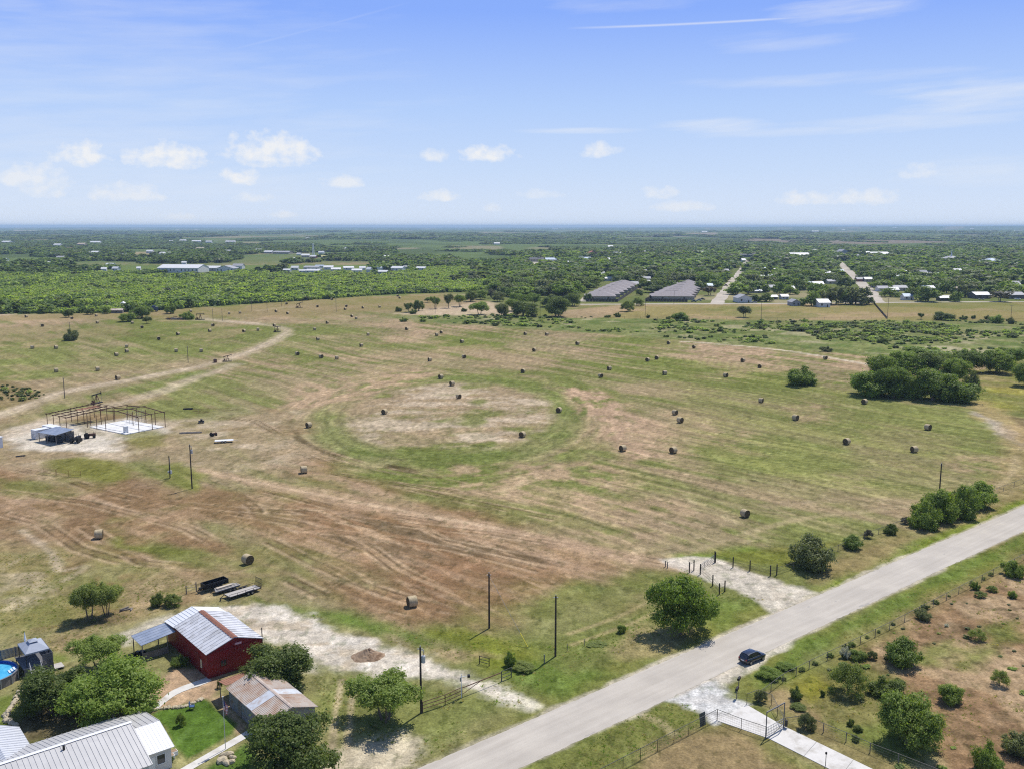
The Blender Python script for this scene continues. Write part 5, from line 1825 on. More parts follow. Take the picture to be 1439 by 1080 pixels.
for (x, y) in ((-1.05, 2.4), (1.9, 2.65), (4.8, 2.9)):
    MB().bar((x, y, 0), (x, y, 2.19), .1).build('awning_post', M_DARKWOOD, shed)

# ------------------------------------------------------------------ the house with the silver roof
ho_ = at(222, 1080)
house = thing('metal_roof_house', 'long pale house under a silver ribbed roof at the lower left', 'house', ho_, RZ)
# main block: x -24..-1.5, y -3.6..9.5, ridge at y 3.45
MX0, MX1 = -26.0, -1.75
RY, RYZ, FY, FZ, BY, BZ = 3.45, 5.0, -3.7, 3.0, 9.6, 3.0
mb = MB()
mb.add([(MX0, FY + .4, 0), (MX1 - .3, FY + .4, 0), (MX1 - .3, BY - .4, 0), (MX0, BY - .4, 0), (MX0, FY + .4, 2.95), (MX1 - .3, FY + .4, 2.95), (MX1 - .3, BY - .4, 2.95), (MX0, BY - .4, 2.95),
        (MX0, RY, 4.85), (MX1 - .3, RY, 4.85)], [(0, 1, 5, 4), (1, 2, 6, 9, 5), (2, 3, 7, 6), (3, 0, 4, 8, 7), (4, 5, 9, 8), (6, 7, 8, 9)])
mb.build('wall', M_WALL, house)
rm = MB()
q = [(MX0, FY, FZ), (MX1 + .1, FY, FZ), (MX1 + .1, RY, RYZ), (MX0, RY, RYZ)]
rm.slab(q, .08)
ribs(rm, q[0], q[1], q[2], q[3], .55)
q = [(MX0, BY, BZ), (MX1 + .1, BY, BZ), (MX1 + .1, RY, RYZ), (MX0, RY, RYZ)]
rm.slab(q, .08)
ribs(rm, q[0], q[1], q[2], q[3], .55)
rf = rm.build('roof', M_HOUSE_ROOF, house)
rc = MB()
for s in (-1, 1):
    rc.slab([(MX0, RY, RYZ + .10), (MX1 + .15, RY, RYZ + .10), (MX1 + .15, RY + s * .25, RYZ + .035), (MX0, RY + s * .25, RYZ + .035)], .03)
rc.build('ridge_cap', M_WHITE_ROOF, rf)
MB().tube([(-9.2, 2.55, 4.7), (-9.2, 2.55, 5.25)], .13, 10).build('vent_pipe', M_BLACK, rf)
# lower east end
EX0, EX1 = MX1 + .12, 1.65
mb = MB()
mb.add([(EX0, -.7, 0), (EX1 - .25, -.7, 0), (EX1 - .25, BY - .5, 0), (EX0, BY - .5, 0), (EX0, -.7, 2.75), (EX1 - .25, -.7, 2.75), (EX1 - .25, BY - .5, 2.75), (EX0, BY - .5, 2.75), (EX0, RY, 3.85), (EX1 - .25, RY, 3.85)],
       [(0, 1, 5, 4), (1, 2, 6, 9, 5), (2, 3, 7, 6), (3, 0, 4, 8, 7), (4, 5, 9, 8), (6, 7, 8, 9)])
mb.build('end_wall', M_WALL, house)
re = MB()
q = [(EX0, BY + .02, 2.78), (EX1, BY + .02, 2.78), (EX1, RY, 4.0), (EX0, RY, 4.0)]
re.slab(q, .08)
ribs(re, q[0], q[1], q[2], q[3], .55)
re.build('end_roof_rear', M_HOUSE_ROOF, house)
re = MB()
q = [(EX0, -1.2, 2.8), (EX1, -1.2, 2.8), (EX1, RY, 4.0), (EX0, RY, 4.0)]
re.slab(q, .08)
ribs(re, q[0], q[1], q[2], q[3], .40, .03, .025)
re.build('end_roof', M_WHITE_ROOF, house)
window(house, ('x', EX1 - .25, 1), 3.2, 1.0, 1.0, 1.1)
window(house, ('y', -.7, -1), .2, 1.0, .9, 1.1)
MB().box(-1.4, -.5, -.74, -.703, 0, 2.05).build('door', M_WHITE, house)
# wing to the north-west
mb = MB()
WX0, WX1, WY0, WY1 = -17.6, -11.4, 9.75, 14.6
mb.add([(WX0, WY0, 0), (WX1, WY0, 0), (WX1, WY1, 0), (WX0, WY1, 0), (WX0, WY0, 2.9), (WX1, WY0, 2.9), (WX1, WY1, 2.9), (WX0, WY1, 2.9), ((WX0 + WX1) / 2, WY0, 4.3), ((WX0 + WX1) / 2, WY1, 4.3)],
       [(0, 1, 5, 8, 4), (1, 2, 6, 5), (2, 3, 7, 9, 6), (3, 0, 4, 7), (4, 8, 9, 7), (5, 6, 9, 8)])
mb.build('wing_wall', M_WALL, house)
gable_roof(WX0, WX1, 5.2, 14.4, 2.95, 4.4, 'y', .25, .07, .5).build('wing_roof', mat('pale_wing_roof', (.62, .63, .645), .45, .25, var=.05), house)

# ------------------------------------------------------------------ pool, deck and gazebo
HL = lambda x, y, z=0: ho_ + D1 * x + D2 * y + Vector((0, 0, z))   # in the house's frame
pc = HL(-10.4, 36.6)
pool = thing('swimming_pool', 'round above ground swimming pool with blue liner and grey wall', 'pool', pc, RZ)
PR, PH = 3.75, 1.3


def ring_wall(r0, r1, z0, z1, n=48):
    mb = MB()
    vs = []
    for k in range(n):
        a = 2 * math.pi * k / n
        for (r, z) in ((r0, z0), (r1, z0), (r1, z1), (r0, z1)):
            vs.append((r * math.cos(a), r * math.sin(a), z))
    fs = []
    for k in range(n):
        b, c = k * 4, ((k + 1) % n) * 4
        for e in range(4):
            fs.append((b + e, b + (e + 1) % 4, c + (e + 1) % 4, c + e))
    return mb.add(vs, fs)


pw = ring_wall(PR - .04, PR, 0, PH).build('outer_wall', mat('pool_wall', (.20, .185, .175), .6, var=.1), pool)
up = MB()
for k in range(14):
    a = 2 * math.pi * k / 14
    c_, s_ = math.cos(a), math.sin(a)
    up.bar((c_ * (PR + .05), s_ * (PR + .05), 0), (c_ * (PR + .05), s_ * (PR + .05), PH), .12, .08)
up.build('upright', M_GREYMETAL, pool)
ring_wall(PR - .16, PR + .09, PH + .003, PH + .05).build('top_rail', mat('pool_rail', (.16, .16, .17), .5), pool)
ring_wall(PR - .10, PR - .045, .05, PH - .003).build('liner', mat('blue_liner', (.02, .075, .36), .5, var=.15, scale=2), pool)
wm = bpy.data.materials.new('pool_water')
wm.use_nodes = True
t = NT(wm)
t.l.new(t.ramp(t.noise(1.6, 3, .6, t.pos(obj=True)), [(.35, (.055, .36, .62)), (.7, (.12, .50, .74))]), t.b.inputs['Base Color'])
t.b.inputs['Roughness'].default_value = .06
t.bump(t.noise(3.0, 2, .5, t.pos(obj=True)), .15, .05)
wv = [(0, 0, PH - .42)] + [((PR - .105) * math.cos(2 * math.pi * k / 48), (PR - .105) * math.sin(2 * math.pi * k / 48), PH - .42) for k in range(48)]
MB().add(wv, [(0, 1 + k, 1 + (k + 1) % 48) for k in range(48)]).build('water', wm, pool)
st = MB()
for k in range(4):
    st.box(2.1 + k * .30, 2.1 + k * .30 + .26, -1.35, -.35, PH - .5 + k * .14, PH - .44 + k * .14)
st.build('pool_steps', mat('pale_steps', (.62, .70, .80), .5), pool)
deck = thing('pool_deck', 'raised grey deck with stairs between the pool and the garden', 'deck', HL(-4.4, 36.9), RZ)
MB().box(-2.0, 1.9, -2.6, 2.6, 1.2, 1.3).build('deck_floor', M_DECK, deck)
sk = MB()
for k in range(12):                                                # slatted skirt
    z = .03 + k * .098
    sk.box(-1.95, 1.85, -2.60, -2.56, z, z + .085).box(1.86, 1.90, -2.6, 2.6, z, z + .085)
sk.box(-1.9, 1.85, -2.54, -2.5, 0, 1.19).box(1.80, 1.84, -2.5, 2.5, 0, 1.19)
sk.build('skirt', M_DECK, deck)
sr = MB()
for k in range(6):
    sr.box(-1.1, .1, -2.62 - (k + 1) * .26, -2.62 - k * .26, 1.12 - (k + 1) * .19, 1.16 - (k + 1) * .19)
sr.build('stair', mat('pale_deck_steps', (.36, .35, .34), .8), deck)
for x in (-1.2, .2):
    MB().bar((x, -2.64, 1.25), (x, -4.2, .1), .07, .16).bar((x, -2.62, 1.3), (x, -2.62, 2.1), .08).bar((x, -4.1, 0), (x, -4.1, .95), .08).bar((x, -2.62, 2.06), (x, -4.1, .93), .06).build('stair_rail', mat('grey_rail', (.42, .42, .43), .7), deck)
bf = MB()
for k in range(9):                                                 # boarded screens at the back and round the side
    z = 1.35 + k * .16
    bf.box(-5.6, 1.9, 2.62, 2.66, z, z + .12)
    if k < 9:
        bf.box(.5, 1.85, -2.58, -2.54, z, z + .12)
        bf.box(1.86, 1.90, -2.5, 2.5, z, z + .12)
for x in (-5.6, -3.7, -1.8, 0, 1.85):
    bf.box(x - .05, x + .05, 2.67, 2.77, 0, 2.8)
bf.build('board_screen', M_DECK, deck)
MB().box(1.95, 3.2, -2.9, -1.2, .28, .34).box(2.0, 2.1, -2.8, -2.7, 0, .28).box(3.05, 3.15, -2.8, -2.7, 0, .28).box(2.0, 2.1, -1.35, -1.25, 0, .28).box(3.05, 3.15, -1.35, -1.25, 0, .28).build('low_bench', mat('bench_boards', (.45, .42, .38), .8), deck)
gz = thing('gazebo', 'grey canopied gazebo standing on the pool deck', 'gazebo', HL(-4.4, 36.9, 1.3), RZ)
cm = mat('grey_canvas', (.33, .36, .42), .8, var=.06)
cn_ = MB()
gx, gy = 1.55, 2.25
E4 = [(-gx, -gy, 2.0), (gx, -gy, 2.0), (gx, gy, 2.0), (-gx, gy, 2.0)]
T4 = [(-.4, -.5, 2.75), (.4, -.5, 2.75), (.4, .5, 2.75), (-.4, .5, 2.75)]
cn_.add(E4 + T4, [(0, 1, 5, 4), (1, 2, 6, 5), (2, 3, 7, 6), (3, 0, 4, 7), (3, 2, 1, 0)])
cn_.add([(-gx, -gy, 1.8), (gx, -gy, 1.8), (gx, gy, 1.8), (-gx, gy, 1.8), (-gx, -gy, 2.0), (gx, -gy, 2.0), (gx, gy, 2.0), (-gx, gy, 2.0)], [(0, 1, 5, 4), (1, 2, 6, 5), (2, 3, 7, 6), (3, 0, 4, 7)])
cn_.build('canopy', cm, gz)
MB().add([(-.6, -.7, 2.86), (.6, -.7, 2.86), (.6, .7, 2.86), (-.6, .7, 2.86), (0, 0, 3.15)], [(0, 1, 4), (1, 2, 4), (2, 3, 4), (3, 0, 4), (3, 2, 1, 0)]).build('top_vent', cm, gz)
for (x, y) in ((-gx + .1, -gy + .1), (gx - .1, -gy + .1), (gx - .1, gy - .1), (-gx + .1, gy - .1)):
    MB().bar((x, y, .01), (x, y, 1.98), .09).build('post', M_BLACK, gz)
um = thing('folded_umbrella', 'white closed parasol standing behind the gazebo roof', 'umbrella', HL(-4.9, 39.2, 1.3), RZ)
MB().tube([(0, 0, .01), (0, 0, 3.5)], .03, 8).build('pole', M_STEEL, um)
MB().tube([(0, 0, 1.9), (0, 0, 2.3), (0, 0, 3.4)], [.12, .18, .03], 10).build('cloth', M_WHITE, um)

# ------------------------------------------------------------------ flagpole with a hanging flag
fb = at(317, 1052)
fh = height_to(fb, 979)
fp = thing('flagpole', 'thin white flagpole at the edge of the lawn with flag hanging limp', 'flagpole', fb)
MB().tube([(0, 0, 0), (0, 0, fh * .6), (0, 0, fh)], [.05, .045, .03], 8).build('pole', mat('pale_pole', (.6, .6, .6), .4, .3), fp)
MB().tube([(0, 0, fh), (0, 0, fh + .07), (0, 0, fh + .16)], [.03, .10, .03], 10).build('finial', M_WHITE, fp)
fm = bpy.data.materials.new('flag_cloth')
fm.use_nodes = True
t = NT(fm)
sp = t.new('ShaderNodeSeparateXYZ')
t.l.new(t.new('ShaderNodeTexCoord').outputs['UV'], sp.inputs[0])
stp = t.math('GREATER_THAN', t.math('FRACT', t.math('MULTIPLY', sp.outputs[1], 6.5)), .5)
c = t.mix(stp, (.45, .03, .04), (.75, .74, .72))
can = t.math('MULTIPLY', t.math('LESS_THAN', sp.outputs[0], .4), t.math('GREATER_THAN', sp.outputs[1], .46))
c = t.mix(can, c, (.03, .045, .16))
t.l.new(c, t.b.inputs['Base Color'])
t.b.inputs['Roughness'].default_value = .8
nx, ny = 18, 14
vs, fs, uv = [], [], []
for j in range(ny + 1):
    for i in range(nx + 1):
        u, v = i / nx, j / ny
        drop = .75 * u ** 1.2
        x = .05 + .42 * u * (1 - .25 * (1 - v)) + .05 * math.sin(u * 19 + v * 2)
        y = .13 * math.sin(u * 13 + v * 1.5) * (.3 + u)
        vs.append((x, y, fh - .35 - 1.15 * (1 - v) - drop))
        uv.append((u, v))
for j in range(ny):
    for i in range(nx):
        a = j * (nx + 1) + i
        fs.append((a, a + 1, a + nx + 2, a + nx + 1))
fo = MB().add(vs, fs).build('flag', fm, fp, smooth=True)
ul = fo.data.uv_layers.new(name='UV')
for lp in fo.data.loops:
    ul.data[lp.index].uv = uv[lp.vertex_index]

# ------------------------------------------------------------------ garden bits
def rock_mesh(seed, n=2):
    import bmesh
    r2 = random.Random(seed)
    bm = bmesh.new()
    bmesh.ops.create_icosphere(bm, subdivisions=n, radius=.5)
    for v in bm.verts:
        k = 1 + .28 * math.sin(v.co.x * 5 + seed) * math.cos(v.co.y * 6 + seed * 2) + r2.uniform(-.07, .07)
        v.co = Vector((v.co.x * k, v.co.y * k * .8, max(v.co.z * k * .65, -.12) + .12))
    me = bpy.data.meshes.new('stone')
    bm.to_mesh(me)
    bm.free()
    me.materials.append(M_STONE)
    return me


ROCKS = [rock_mesh(i) for i in range(4)]


def rocks(pts, smin, smax, label_f, group, seed):
    r2 = random.Random(seed)
    for i, p in enumerate(pts):
        o = link('border_stone', r2.choice(ROCKS), None, (p.x, p.y, 0), r2.uniform(0, 6.3))
        s = r2.uniform(smin, smax)
        o.scale = (s, s * r2.uniform(.7, 1.1), s * r2.uniform(.7, 1.1))
        tag(o, label_f(i), 'stone', group)


bl = dense([at(*q) for q in ((215, 998), (228, 995), (245, 994), (258, 993), (270, 988), (284, 982))], 4)
rocks(bl, .5, .85, lambda i: 'limestone of the lawn border, %s from the house end' % ordinal(i + 1), 'stones bordering the lawn', 3)
bl = dense([at(*q) for q in ((28, 972), (22, 984), (14, 996), (8, 1008), (14, 1014), (22, 1018))], 4)
rocks(bl, .6, 1.1, lambda i: 'yellow limestone of the bed below the pool, %s from the pool' % ordinal(i + 1), 'stones of the bed by the pool', 4)
rocks([at(312, 1069), at(318, 1072), at(324, 1071), at(327, 1065), at(322, 1061), at(317, 1062)], .8, 1.5, lambda i: 'pale boulder of the little rockery beside the straight path, %s one clockwise' % ordinal(i + 1), 'boulders of the path rockery', 5)
for (px, py, lab) in [(243, 1060, 'white garden box beside the house corner'), (239, 1066, 'second pale garden box beside the trimmed bush')]:
    p = at(px, py)
    o = thing('planter_box', lab, 'planter', p, RZ)
    MB().box(-.5, .5, -.35, .35, 0, .5).build('box', M_WHITE, o)
    MB().box(-.44, .44, -.29, .29, .502, .54).build('soil', M_EARTH, o)
p = at(270, 996)
ch = thing('garden_chair', 'blue and black garden chair on the bright lawn', 'chair', p, RZ + 1)
CB = mat('blue_fabric', (.05, .10, .22), .8)
MB().box(-.3, .3, -.3, .3, .42, .5).build('seat', CB, ch)
MB().slab([(-.3, .30, 1.05), (.3, .30, 1.05), (.3, .26, .48), (-.3, .26, .48)], .05).build('backrest', CB, ch)
for (x, y) in ((-.27, -.27), (.27, -.27), (-.27, .27), (.27, .27)):
    MB().bar((x, y, 0), (x, y, .42), .04).build('leg', M_BLACK, ch)
p = at(411, 1074)
bn = thing('porch_swing', 'grey slatted bench swing under the large dark oak', 'bench', p, RZ + .15)
sb = MB()
for k in range(5):
    sb.box(-1.0, 1.0, -.3 + k * .13, -.19 + k * .13, .45, .49)
sb.build('seat', M_DECK, bn)
sb = MB()
for k in range(10):
    sb.box(-1.0 + k * .21, -.88 + k * .21, .36, .40, .5, 1.15)
sb.build('backrest', M_DECK, bn)
for x in (-1.15, 1.15):
    MB().bar((x, -.45, 0), (x, .0, 1.9), .09).bar((x, .55, 0), (x, .04, 1.9), .09).build('frame', M_DECK, bn)
MB().bar((-1.2, .02, 1.95), (1.2, .02, 1.95), .09).build('top_rail', M_DECK, bn)

# heap of earth on the caliche yard
p = at(517, 922)
mb = MB()
n1, n2 = 26, 9
vs = [(0, 0, 1.2)]
for j in range(1, n2 + 1):
    for i in range(n1):
        a = 2 * math.pi * i / n1
        r = j / n2
        wob_ = 1 + .10 * math.sin(2 * a + 1) + .05 * math.sin(5 * a) + rnd.uniform(-.04, .04)
        z = 1.25 * (1 - r) ** 1.1 * (1 + .16 * math.sin(2 * a + 3 * r)) + rnd.uniform(-.07, .07) * (1 - r)
        vs.append((2.3 * r * wob_ * math.cos(a), 2.1 * r * wob_ * math.sin(a), max(z, -.02) if j < n2 else -.03))
fs = [(0, 1 + i, 1 + (i + 1) % n1) for i in range(n1)]
for j in range(n2 - 1):
    for i in range(n1):
        a, b = 1 + j * n1 + i, 1 + j * n1 + (i + 1) % n1
        fs.append((a, a + n1, b + n1, b))
o = mb.add(vs, fs).build('earth_heap', M_EARTH, None, p)
tag(o, 'heap of brown earth dumped on the pale caliche yard', 'earth heap')

# ------------------------------------------------------------------ trailers behind the barn
def wheels(root, xs, ys, r, w=.2):
    for x in xs:
        for y in ys:
            wo = MB().tube([(x, y - w / 2, r), (x, y + w / 2, r)], r, 16).build('wheel', M_RUBBER, root)
            MB().tube([(x, y - w / 2 - .012, r), (x, y + w / 2 + .012, r)], r * .55, 12).build('rim', M_STEEL, wo)


TR_H = math.pi / 2 - R(44)


def tlen(a, b):
    return (at(*b) - at(*a)).length


t3 = thing('flatbed_trailer', 'plank decked flatbed trailer with an upright mesh ramp', 'trailer', at(341, 834.5), TR_H)
fr = MB().box(-3.0, 3.0, -1.05, -.95, .5, .62).box(-3.0, 3.0, .95, 1.05, .5, .62).box(-3.0, -2.9, -.94, .94, .5, .62).box(2.9, 3.0, -.94, .94, .5, .62)
fr.bar((-3.0, -.8, .56), (-4.2, 0, .5), .09).bar((-3.0, .8, .56), (-4.2, 0, .5), .09).box(-4.25, -4.1, -.05, .05, 0, .5)
for y in (-1.0, 1.0):
    fr.bar((-3, y, 1.0), (3, y, 1.0), .05)
    for x in (-2.95, -1.5, 0, 1.5, 2.95):
        fr.bar((x, y, .6), (x, y, 1.0), .05)
fr.build('frame', M_BLACK, t3)
MB().box(-2.89, 2.89, -.93, .93, .585, .64).build('plank_deck', M_PLANK, t3)
rp = MB()
for k in range(7):
    rp.bar((3.05, -.95 + k * .316, .55), (3.15, -.95 + k * .316, 2.1), .04)
for z in (.6, 1.35, 2.08):
    rp.bar((3.05 + (z - .55) * .065, -.97, z), (3.05 + (z - .55) * .065, .97, z), .05)
rp.build('ramp', M_BLACK, t3)
wheels(t3, (.35, 1.15), (-1.22, 1.22), .36)
for y in (-1.22, 1.22):
    MB().box(-.1, 1.6, y - .13, y + .13, .76, .80).build('mudguard', M_BLACK, t3)
t2 = thing('utility_trailer', 'low trailer loaded with grey boards between two other trailers', 'trailer', at(318.5, 829.5), TR_H)
MB().box(-2.1, 2.1, -.8, .8, .45, .56).bar((-2.1, -.5, .5), (-3.1, 0, .48), .08).bar((-2.1, .5, .5), (-3.1, 0, .48), .08).build('frame', M_BLACK, t2)
ld = MB()
for k in range(5):
    ld.box(-2.4 + k * .12, 2.3 - k * .15, -.7 + k * .29, -.45 + k * .29, .565, .72 + .09 * (k % 3))
ld.build('load_boards', M_PLANK, t2)
MB().box(-1.9, 1.0, -.3, .3, .90, 1.02).build('loose_board', mat('pale_lumber', (.5, .43, .34), .8, var=.15), t2)
wheels(t2, (.2, .95), (-.93, .93), .33)
t1 = thing('dump_trailer', 'black high sided dump trailer behind the red barn', 'trailer', at(302, 826.5), TR_H)
bx_ = MB().box(-2.2, 2.2, -.85, -.78, .7, 1.5).box(-2.2, 2.2, .78, .85, .7, 1.5).box(-2.2, -2.13, -.77, .77, .7, 1.5).box(2.13, 2.2, -.77, .77, .7, 1.5).box(-2.12, 2.12, -.77, .77, .7, .76)
for k in range(7):
    x = -2.1 + k * .7
    bx_.box(x - .04, x + .04, -.91, -.853, .7, 1.5).box(x - .04, x + .04, .853, .91, .7, 1.5)
bx_.build('dump_box', M_BLACK, t1)
MB().box(-2.3, 2.2, -.4, .4, .5, .65).bar((-2.3, -.4, .55), (-3.4, 0, .5), .1).bar((-2.3, .4, .55), (-3.4, 0, .5), .1).box(-2.9, -2.5, -.25, .25, .6, .95).build('frame', M_BLACK, t1)
wheels(t1, (-.1, .75), (-1.02, 1.02), .36)
gt = thing('broken_gate', 'small leaning pipe gate left of the dump trailer', 'gate', at(268, 832.5), TR_H - .1)
MB().bar((-.75, 0, 0), (-.75, 0, 1.5), .14).build('post', M_DARKWOOD, gt)
MB().bar((1.0, 0, 0), (1.0, 0, 1.7), .14).build('post', M_DARKWOOD, gt)
gm = MB()
for z in (.5, .95, 1.35):
    gm.bar((-.68, 0, z), (.93, 0, z), .035)
gm.build('rails', M_STEEL, gt)
lg = thing('log_heap', 'few dark logs on the grass beside the mesquite pair', 'log heap', at(177, 857), .5)
for k, (x, y, z, l, a) in enumerate([(0, 0, .14, 2.0, .1), (.3, .35, .13, 1.6, -.3), (-.2, .15, .36, 1.5, .5), (.8, -.3, .12, 1.0, 1.2)]):
    d = Vector((math.cos(a), math.sin(a), 0)) * l / 2
    MB().tube([Vector((x, y, z)) - d, Vector((x, y, z)) + d], .13, 8).build('log', M_DARKWOOD, lg)

# ------------------------------------------------------------------ the yard with slab, steel frame and canopy shed
sl_o = at(126, 600)
SH = R(34.5)                                                       # the slab's long way, clockwise from +Y
S1 = Vector((math.sin(SH), math.cos(SH), 0))
S2 = Vector((math.cos(SH), -math.sin(SH), 0))
SRZ = math.pi / 2 - SH
slab = thing('concrete_slab', 'white concrete floor slab inside the rusty steel frame', 'slab', sl_o, SRZ)
MB().box(0, 13.3, -19, 0, 0, .22).build('floor_plate', mat('new_concrete', (.68, .67, .645), .9, var=.06, scale=.3, dirt=((.55, .53, .49), .4, .35)), slab)
sf = thing('steel_frame', 'open rust brown steel frame of an unfinished building', 'steel frame', sl_o, SRZ)
H0, H1 = 4.6, 5.4
# frame spans x -11..13.3 (away), y -19..+9 (right to left)
xs_ = (-.4, 4.3, 9.0, 13.6)
ys_ = (-19.3, -14.3, -9.4, -4.6, .4)
for x in xs_:
    for y in ys_:
        if (x in (xs_[0], xs_[-1]) or y in (ys_[0], ys_[-1], ys_[2])) and not (x in xs_[1:3] and y == ys_[2] and x == 4.3):
            if x == xs_[0] and y in (ys_[0], ys_[1]):
                continue
            MB().bar((x, y, 0), (x, y, H0), .15).build('column', M_BROWNSTEEL, sf)
for x in (xs_[1], xs_[2], xs_[3]):
    MB().bar((x, ys_[0], H0 + .1), (x, ys_[2], H1), .16, .26).bar((x, ys_[2], H1), (x, ys_[-1], H0 + .1), .16, .26).build('rafter', M_BROWNSTEEL, sf)
for y in (ys_[0], ys_[2], ys_[-1]):
    z = H1 + .28 if y == ys_[2] else H0 + .35
    MB().bar((xs_[1] - .4, y, z), (xs_[3] + .4, y, z), .14, .18).build('purlin', M_BROWNSTEEL, sf)
# older roofless part to the left, with boards still on
for y in (2.6, 6.2, 9.8, 13.4):
    for x in (-6, 2, 10):
        MB().bar((x, y, 0), (x, y, 3.6 + .05 * (x + 6)), .14).build('column', M_BROWNSTEEL, sf)
    MB().bar((-6.4, y, 3.75), (10.4, y, 4.55), .16, .26).build('rafter', M_BROWNSTEEL, sf)
for k in range(9):
    x = -6.2 + k * 2.06
    MB().bar((x, 2.2, 3.98 + .048 * (x + 6.2)), (x, 13.8, 3.98 + .048 * (x + 6.2)), .10, .12).build('purlin', M_BROWNSTEEL, sf)
for k, x in enumerate((1, 3, 5, 7)):
    MB().box(x, x + 1.7, 6.5, 9.4, 4.50 + .01 * k, 4.54 + .01 * k).build('roof_board', M_RUST, sf)
wb = thing('white_cabinet', 'white upright cabinet on the front of the concrete slab', 'cabinet', at(177, 608), SRZ)
MB().box(-.5, .5, -.55, .55, .222, 2.2).build('body', M_WHITE_BLOCK, wb)
MB().box(-.53, -.503, -.5, .5, .3, 2.1).build('door', M_WHITE, wb)
sc_ = thing('scaffold_tower', 'grey scaffold frames standing at the back of the slab', 'scaffold', at(190, 594), SRZ)
for k in range(3):
    fr = MB()
    x = k * 2.2 - 2
    for y in (-1.4, 0, 1.4):
        fr.bar((x, y, .0), (x, y, 3.8), .06)
    for z in (1.2, 2.4, 3.7):
        fr.bar((x, -1.4, z), (x, 1.4, z), .05)
    fr.build('scaffold_frame', M_STEEL, sc_)
ct = thing('storage_container', 'white storage container with faint lettering beside the blue grey canopy', 'container', at(50, 617), SRZ + .0)
cb = MB().box(0, 6.0, -.2, 2.3, .12, 2.7)
for k in range(20):
    x = .12 + k * .3
    cb.box(x, x + .14, -.25, -.201, .2, 2.6)
    if k < 8:
        cb.box(-.05, -.001, -.08 + k * .29, .07 + k * .29, .2, 2.6)
cb.build('body', M_WHITE_BLOCK, ct)
MB().box(-.02, 6.02, -.26, 2.32, 2.702, 2.76).build('roof', M_WHITE_ROOF, ct)
ft = MB()
for k in range(6):
    ft.box(-.058, -.051, .35 + k * .24, .47 + k * .24, 1.2, 1.55)
ft.build('container_lettering', M_GREYMETAL, ct)
c2 = thing('storage_container', 'second white container roof peeping out behind the canopy shed', 'container', at(60, 610.5), SRZ)
MB().box(0, 2.5, -6.0, 0, .12, 2.9).build('body', M_WHITE_BLOCK, c2)
MB().box(-.05, 2.55, -6.05, .05, 2.902, 2.98).build('roof', M_WHITE_ROOF, c2)
cs = thing('canopy_shed', 'blue grey sheet canopy over dark stored machines', 'shed', at(57, 619), SRZ)
cr = MB()
q = [(-.6, -9.3, 3.0), (-.6, 0, 2.7), (5.2, 0, 3.4), (5.2, -9.3, 3.7)]
cr.slab(q, .07)
ribs(cr, q[0], q[1], q[2], q[3], .9, .05, .03)
cr.build('roof', M_GALV_B, cs)
for x in (-.4, 5.0):
    for y in (-9.1, -4.6, -.2):
        MB().bar((x, y, 0), (x, y, 2.65 + (0 if x < 0 else .6)), .13).build('post', M_DARKWOOD, cs)
MB().box(5.06, 5.12, -9.2, -.1, 0, 3.1).build('rear_wall', M_GREYSHEET, cs)
for (dx, dy, lab, w_, h_) in [(1.6, -1.8, 'dark stacked crate at the left under the canopy', 1.4, 1.3), (1.9, -4.0, 'dark covered machine in the middle under the canopy', 1.9, 1.6), (1.7, -6.9, 'dark tall box at the right under the canopy', 1.5, 1.9)]:
    o = thing('stored_box', lab, 'box', at(57, 619) + S1 * dx + S2 * -dy, SRZ)
    MB().box(-.7, .7, -w_ / 2, w_ / 2, .0, h_).build('body', mat('dark_tarp', (.035, .04, .05), .8, var=.3), o)
    MB().box(-.75, .75, -w_ / 2 - .05, w_ / 2 + .05, h_ + .002, h_ + .1).build('lid', M_BLACK, o)


def tractor(name, label, p, rz, m, k=1.0):
    r = thing(name, label, 'tractor', p, rz)
    MB().box(-.3 * k, 1.8 * k, -.35 * k, .35 * k, .7 * k, 1.45 * k).box(-1.1 * k, -.3 * k, -.5 * k, .5 * k, .7 * k, 1.1 * k).build('body', m, r)
    for y in (-.85, .85):
        MB().tube([(-.8 * k, (y - .2) * k, .8 * k), (-.8 * k, (y + .2) * k, .8 * k)], .8 * k, 18).build('rear_wheel', M_RUBBER, r)
    for y in (-.6, .6):
        MB().tube([(1.3 * k, (y - .12) * k, .45 * k), (1.3 * k, (y + .12) * k, .45 * k)], .45 * k, 14).build('front_wheel', M_RUBBER, r)
    MB().box(-.9 * k, -.4 * k, -.3 * k, .3 * k, 1.102 * k, 1.3 * k).build('seat', M_BLACK, r)
    MB().bar((-1.0 * k, -.45 * k, 1.1 * k), (-1.0 * k, -.45 * k, 2.4 * k), .07).bar((-1.0 * k, .45 * k, 1.1 * k), (-1.0 * k, .45 * k, 2.4 * k), .07).bar((-1.0 * k, -.45 * k, 2.4 * k), (-1.0 * k, .45 * k, 2.4 * k), .07).build('roll_bar', M_BLACK, r)
    MB().tube([(1.2 * k, 0, 1.45 * k), (1.2 * k, 0, 2.1 * k)], .05, 8).build('exhaust', M_BLACK, r)
    return r


tractor('tractor', 'black tractor parked right against the canopy shed', at(108, 621), SRZ + .6, M_BLACK, 1.15)
tractor('old_tractor', 'rust brown tractor between the canopy shed and the slab', at(126, 615), SRZ - .5, M_BROWNSTEEL, .95)
wt = thing('white_shed', 'white shed cut off by the left picture edge', 'shed', at(3, 628), SRZ)
MB().box(-4, .0, -.6, 5, 0, 3.0).build('wall', M_WHITE_BLOCK, wt)
MB().box(-4.2, .2, -.8, 5.2, 3.002, 3.15).build('roof', M_WHITE_ROOF, wt)
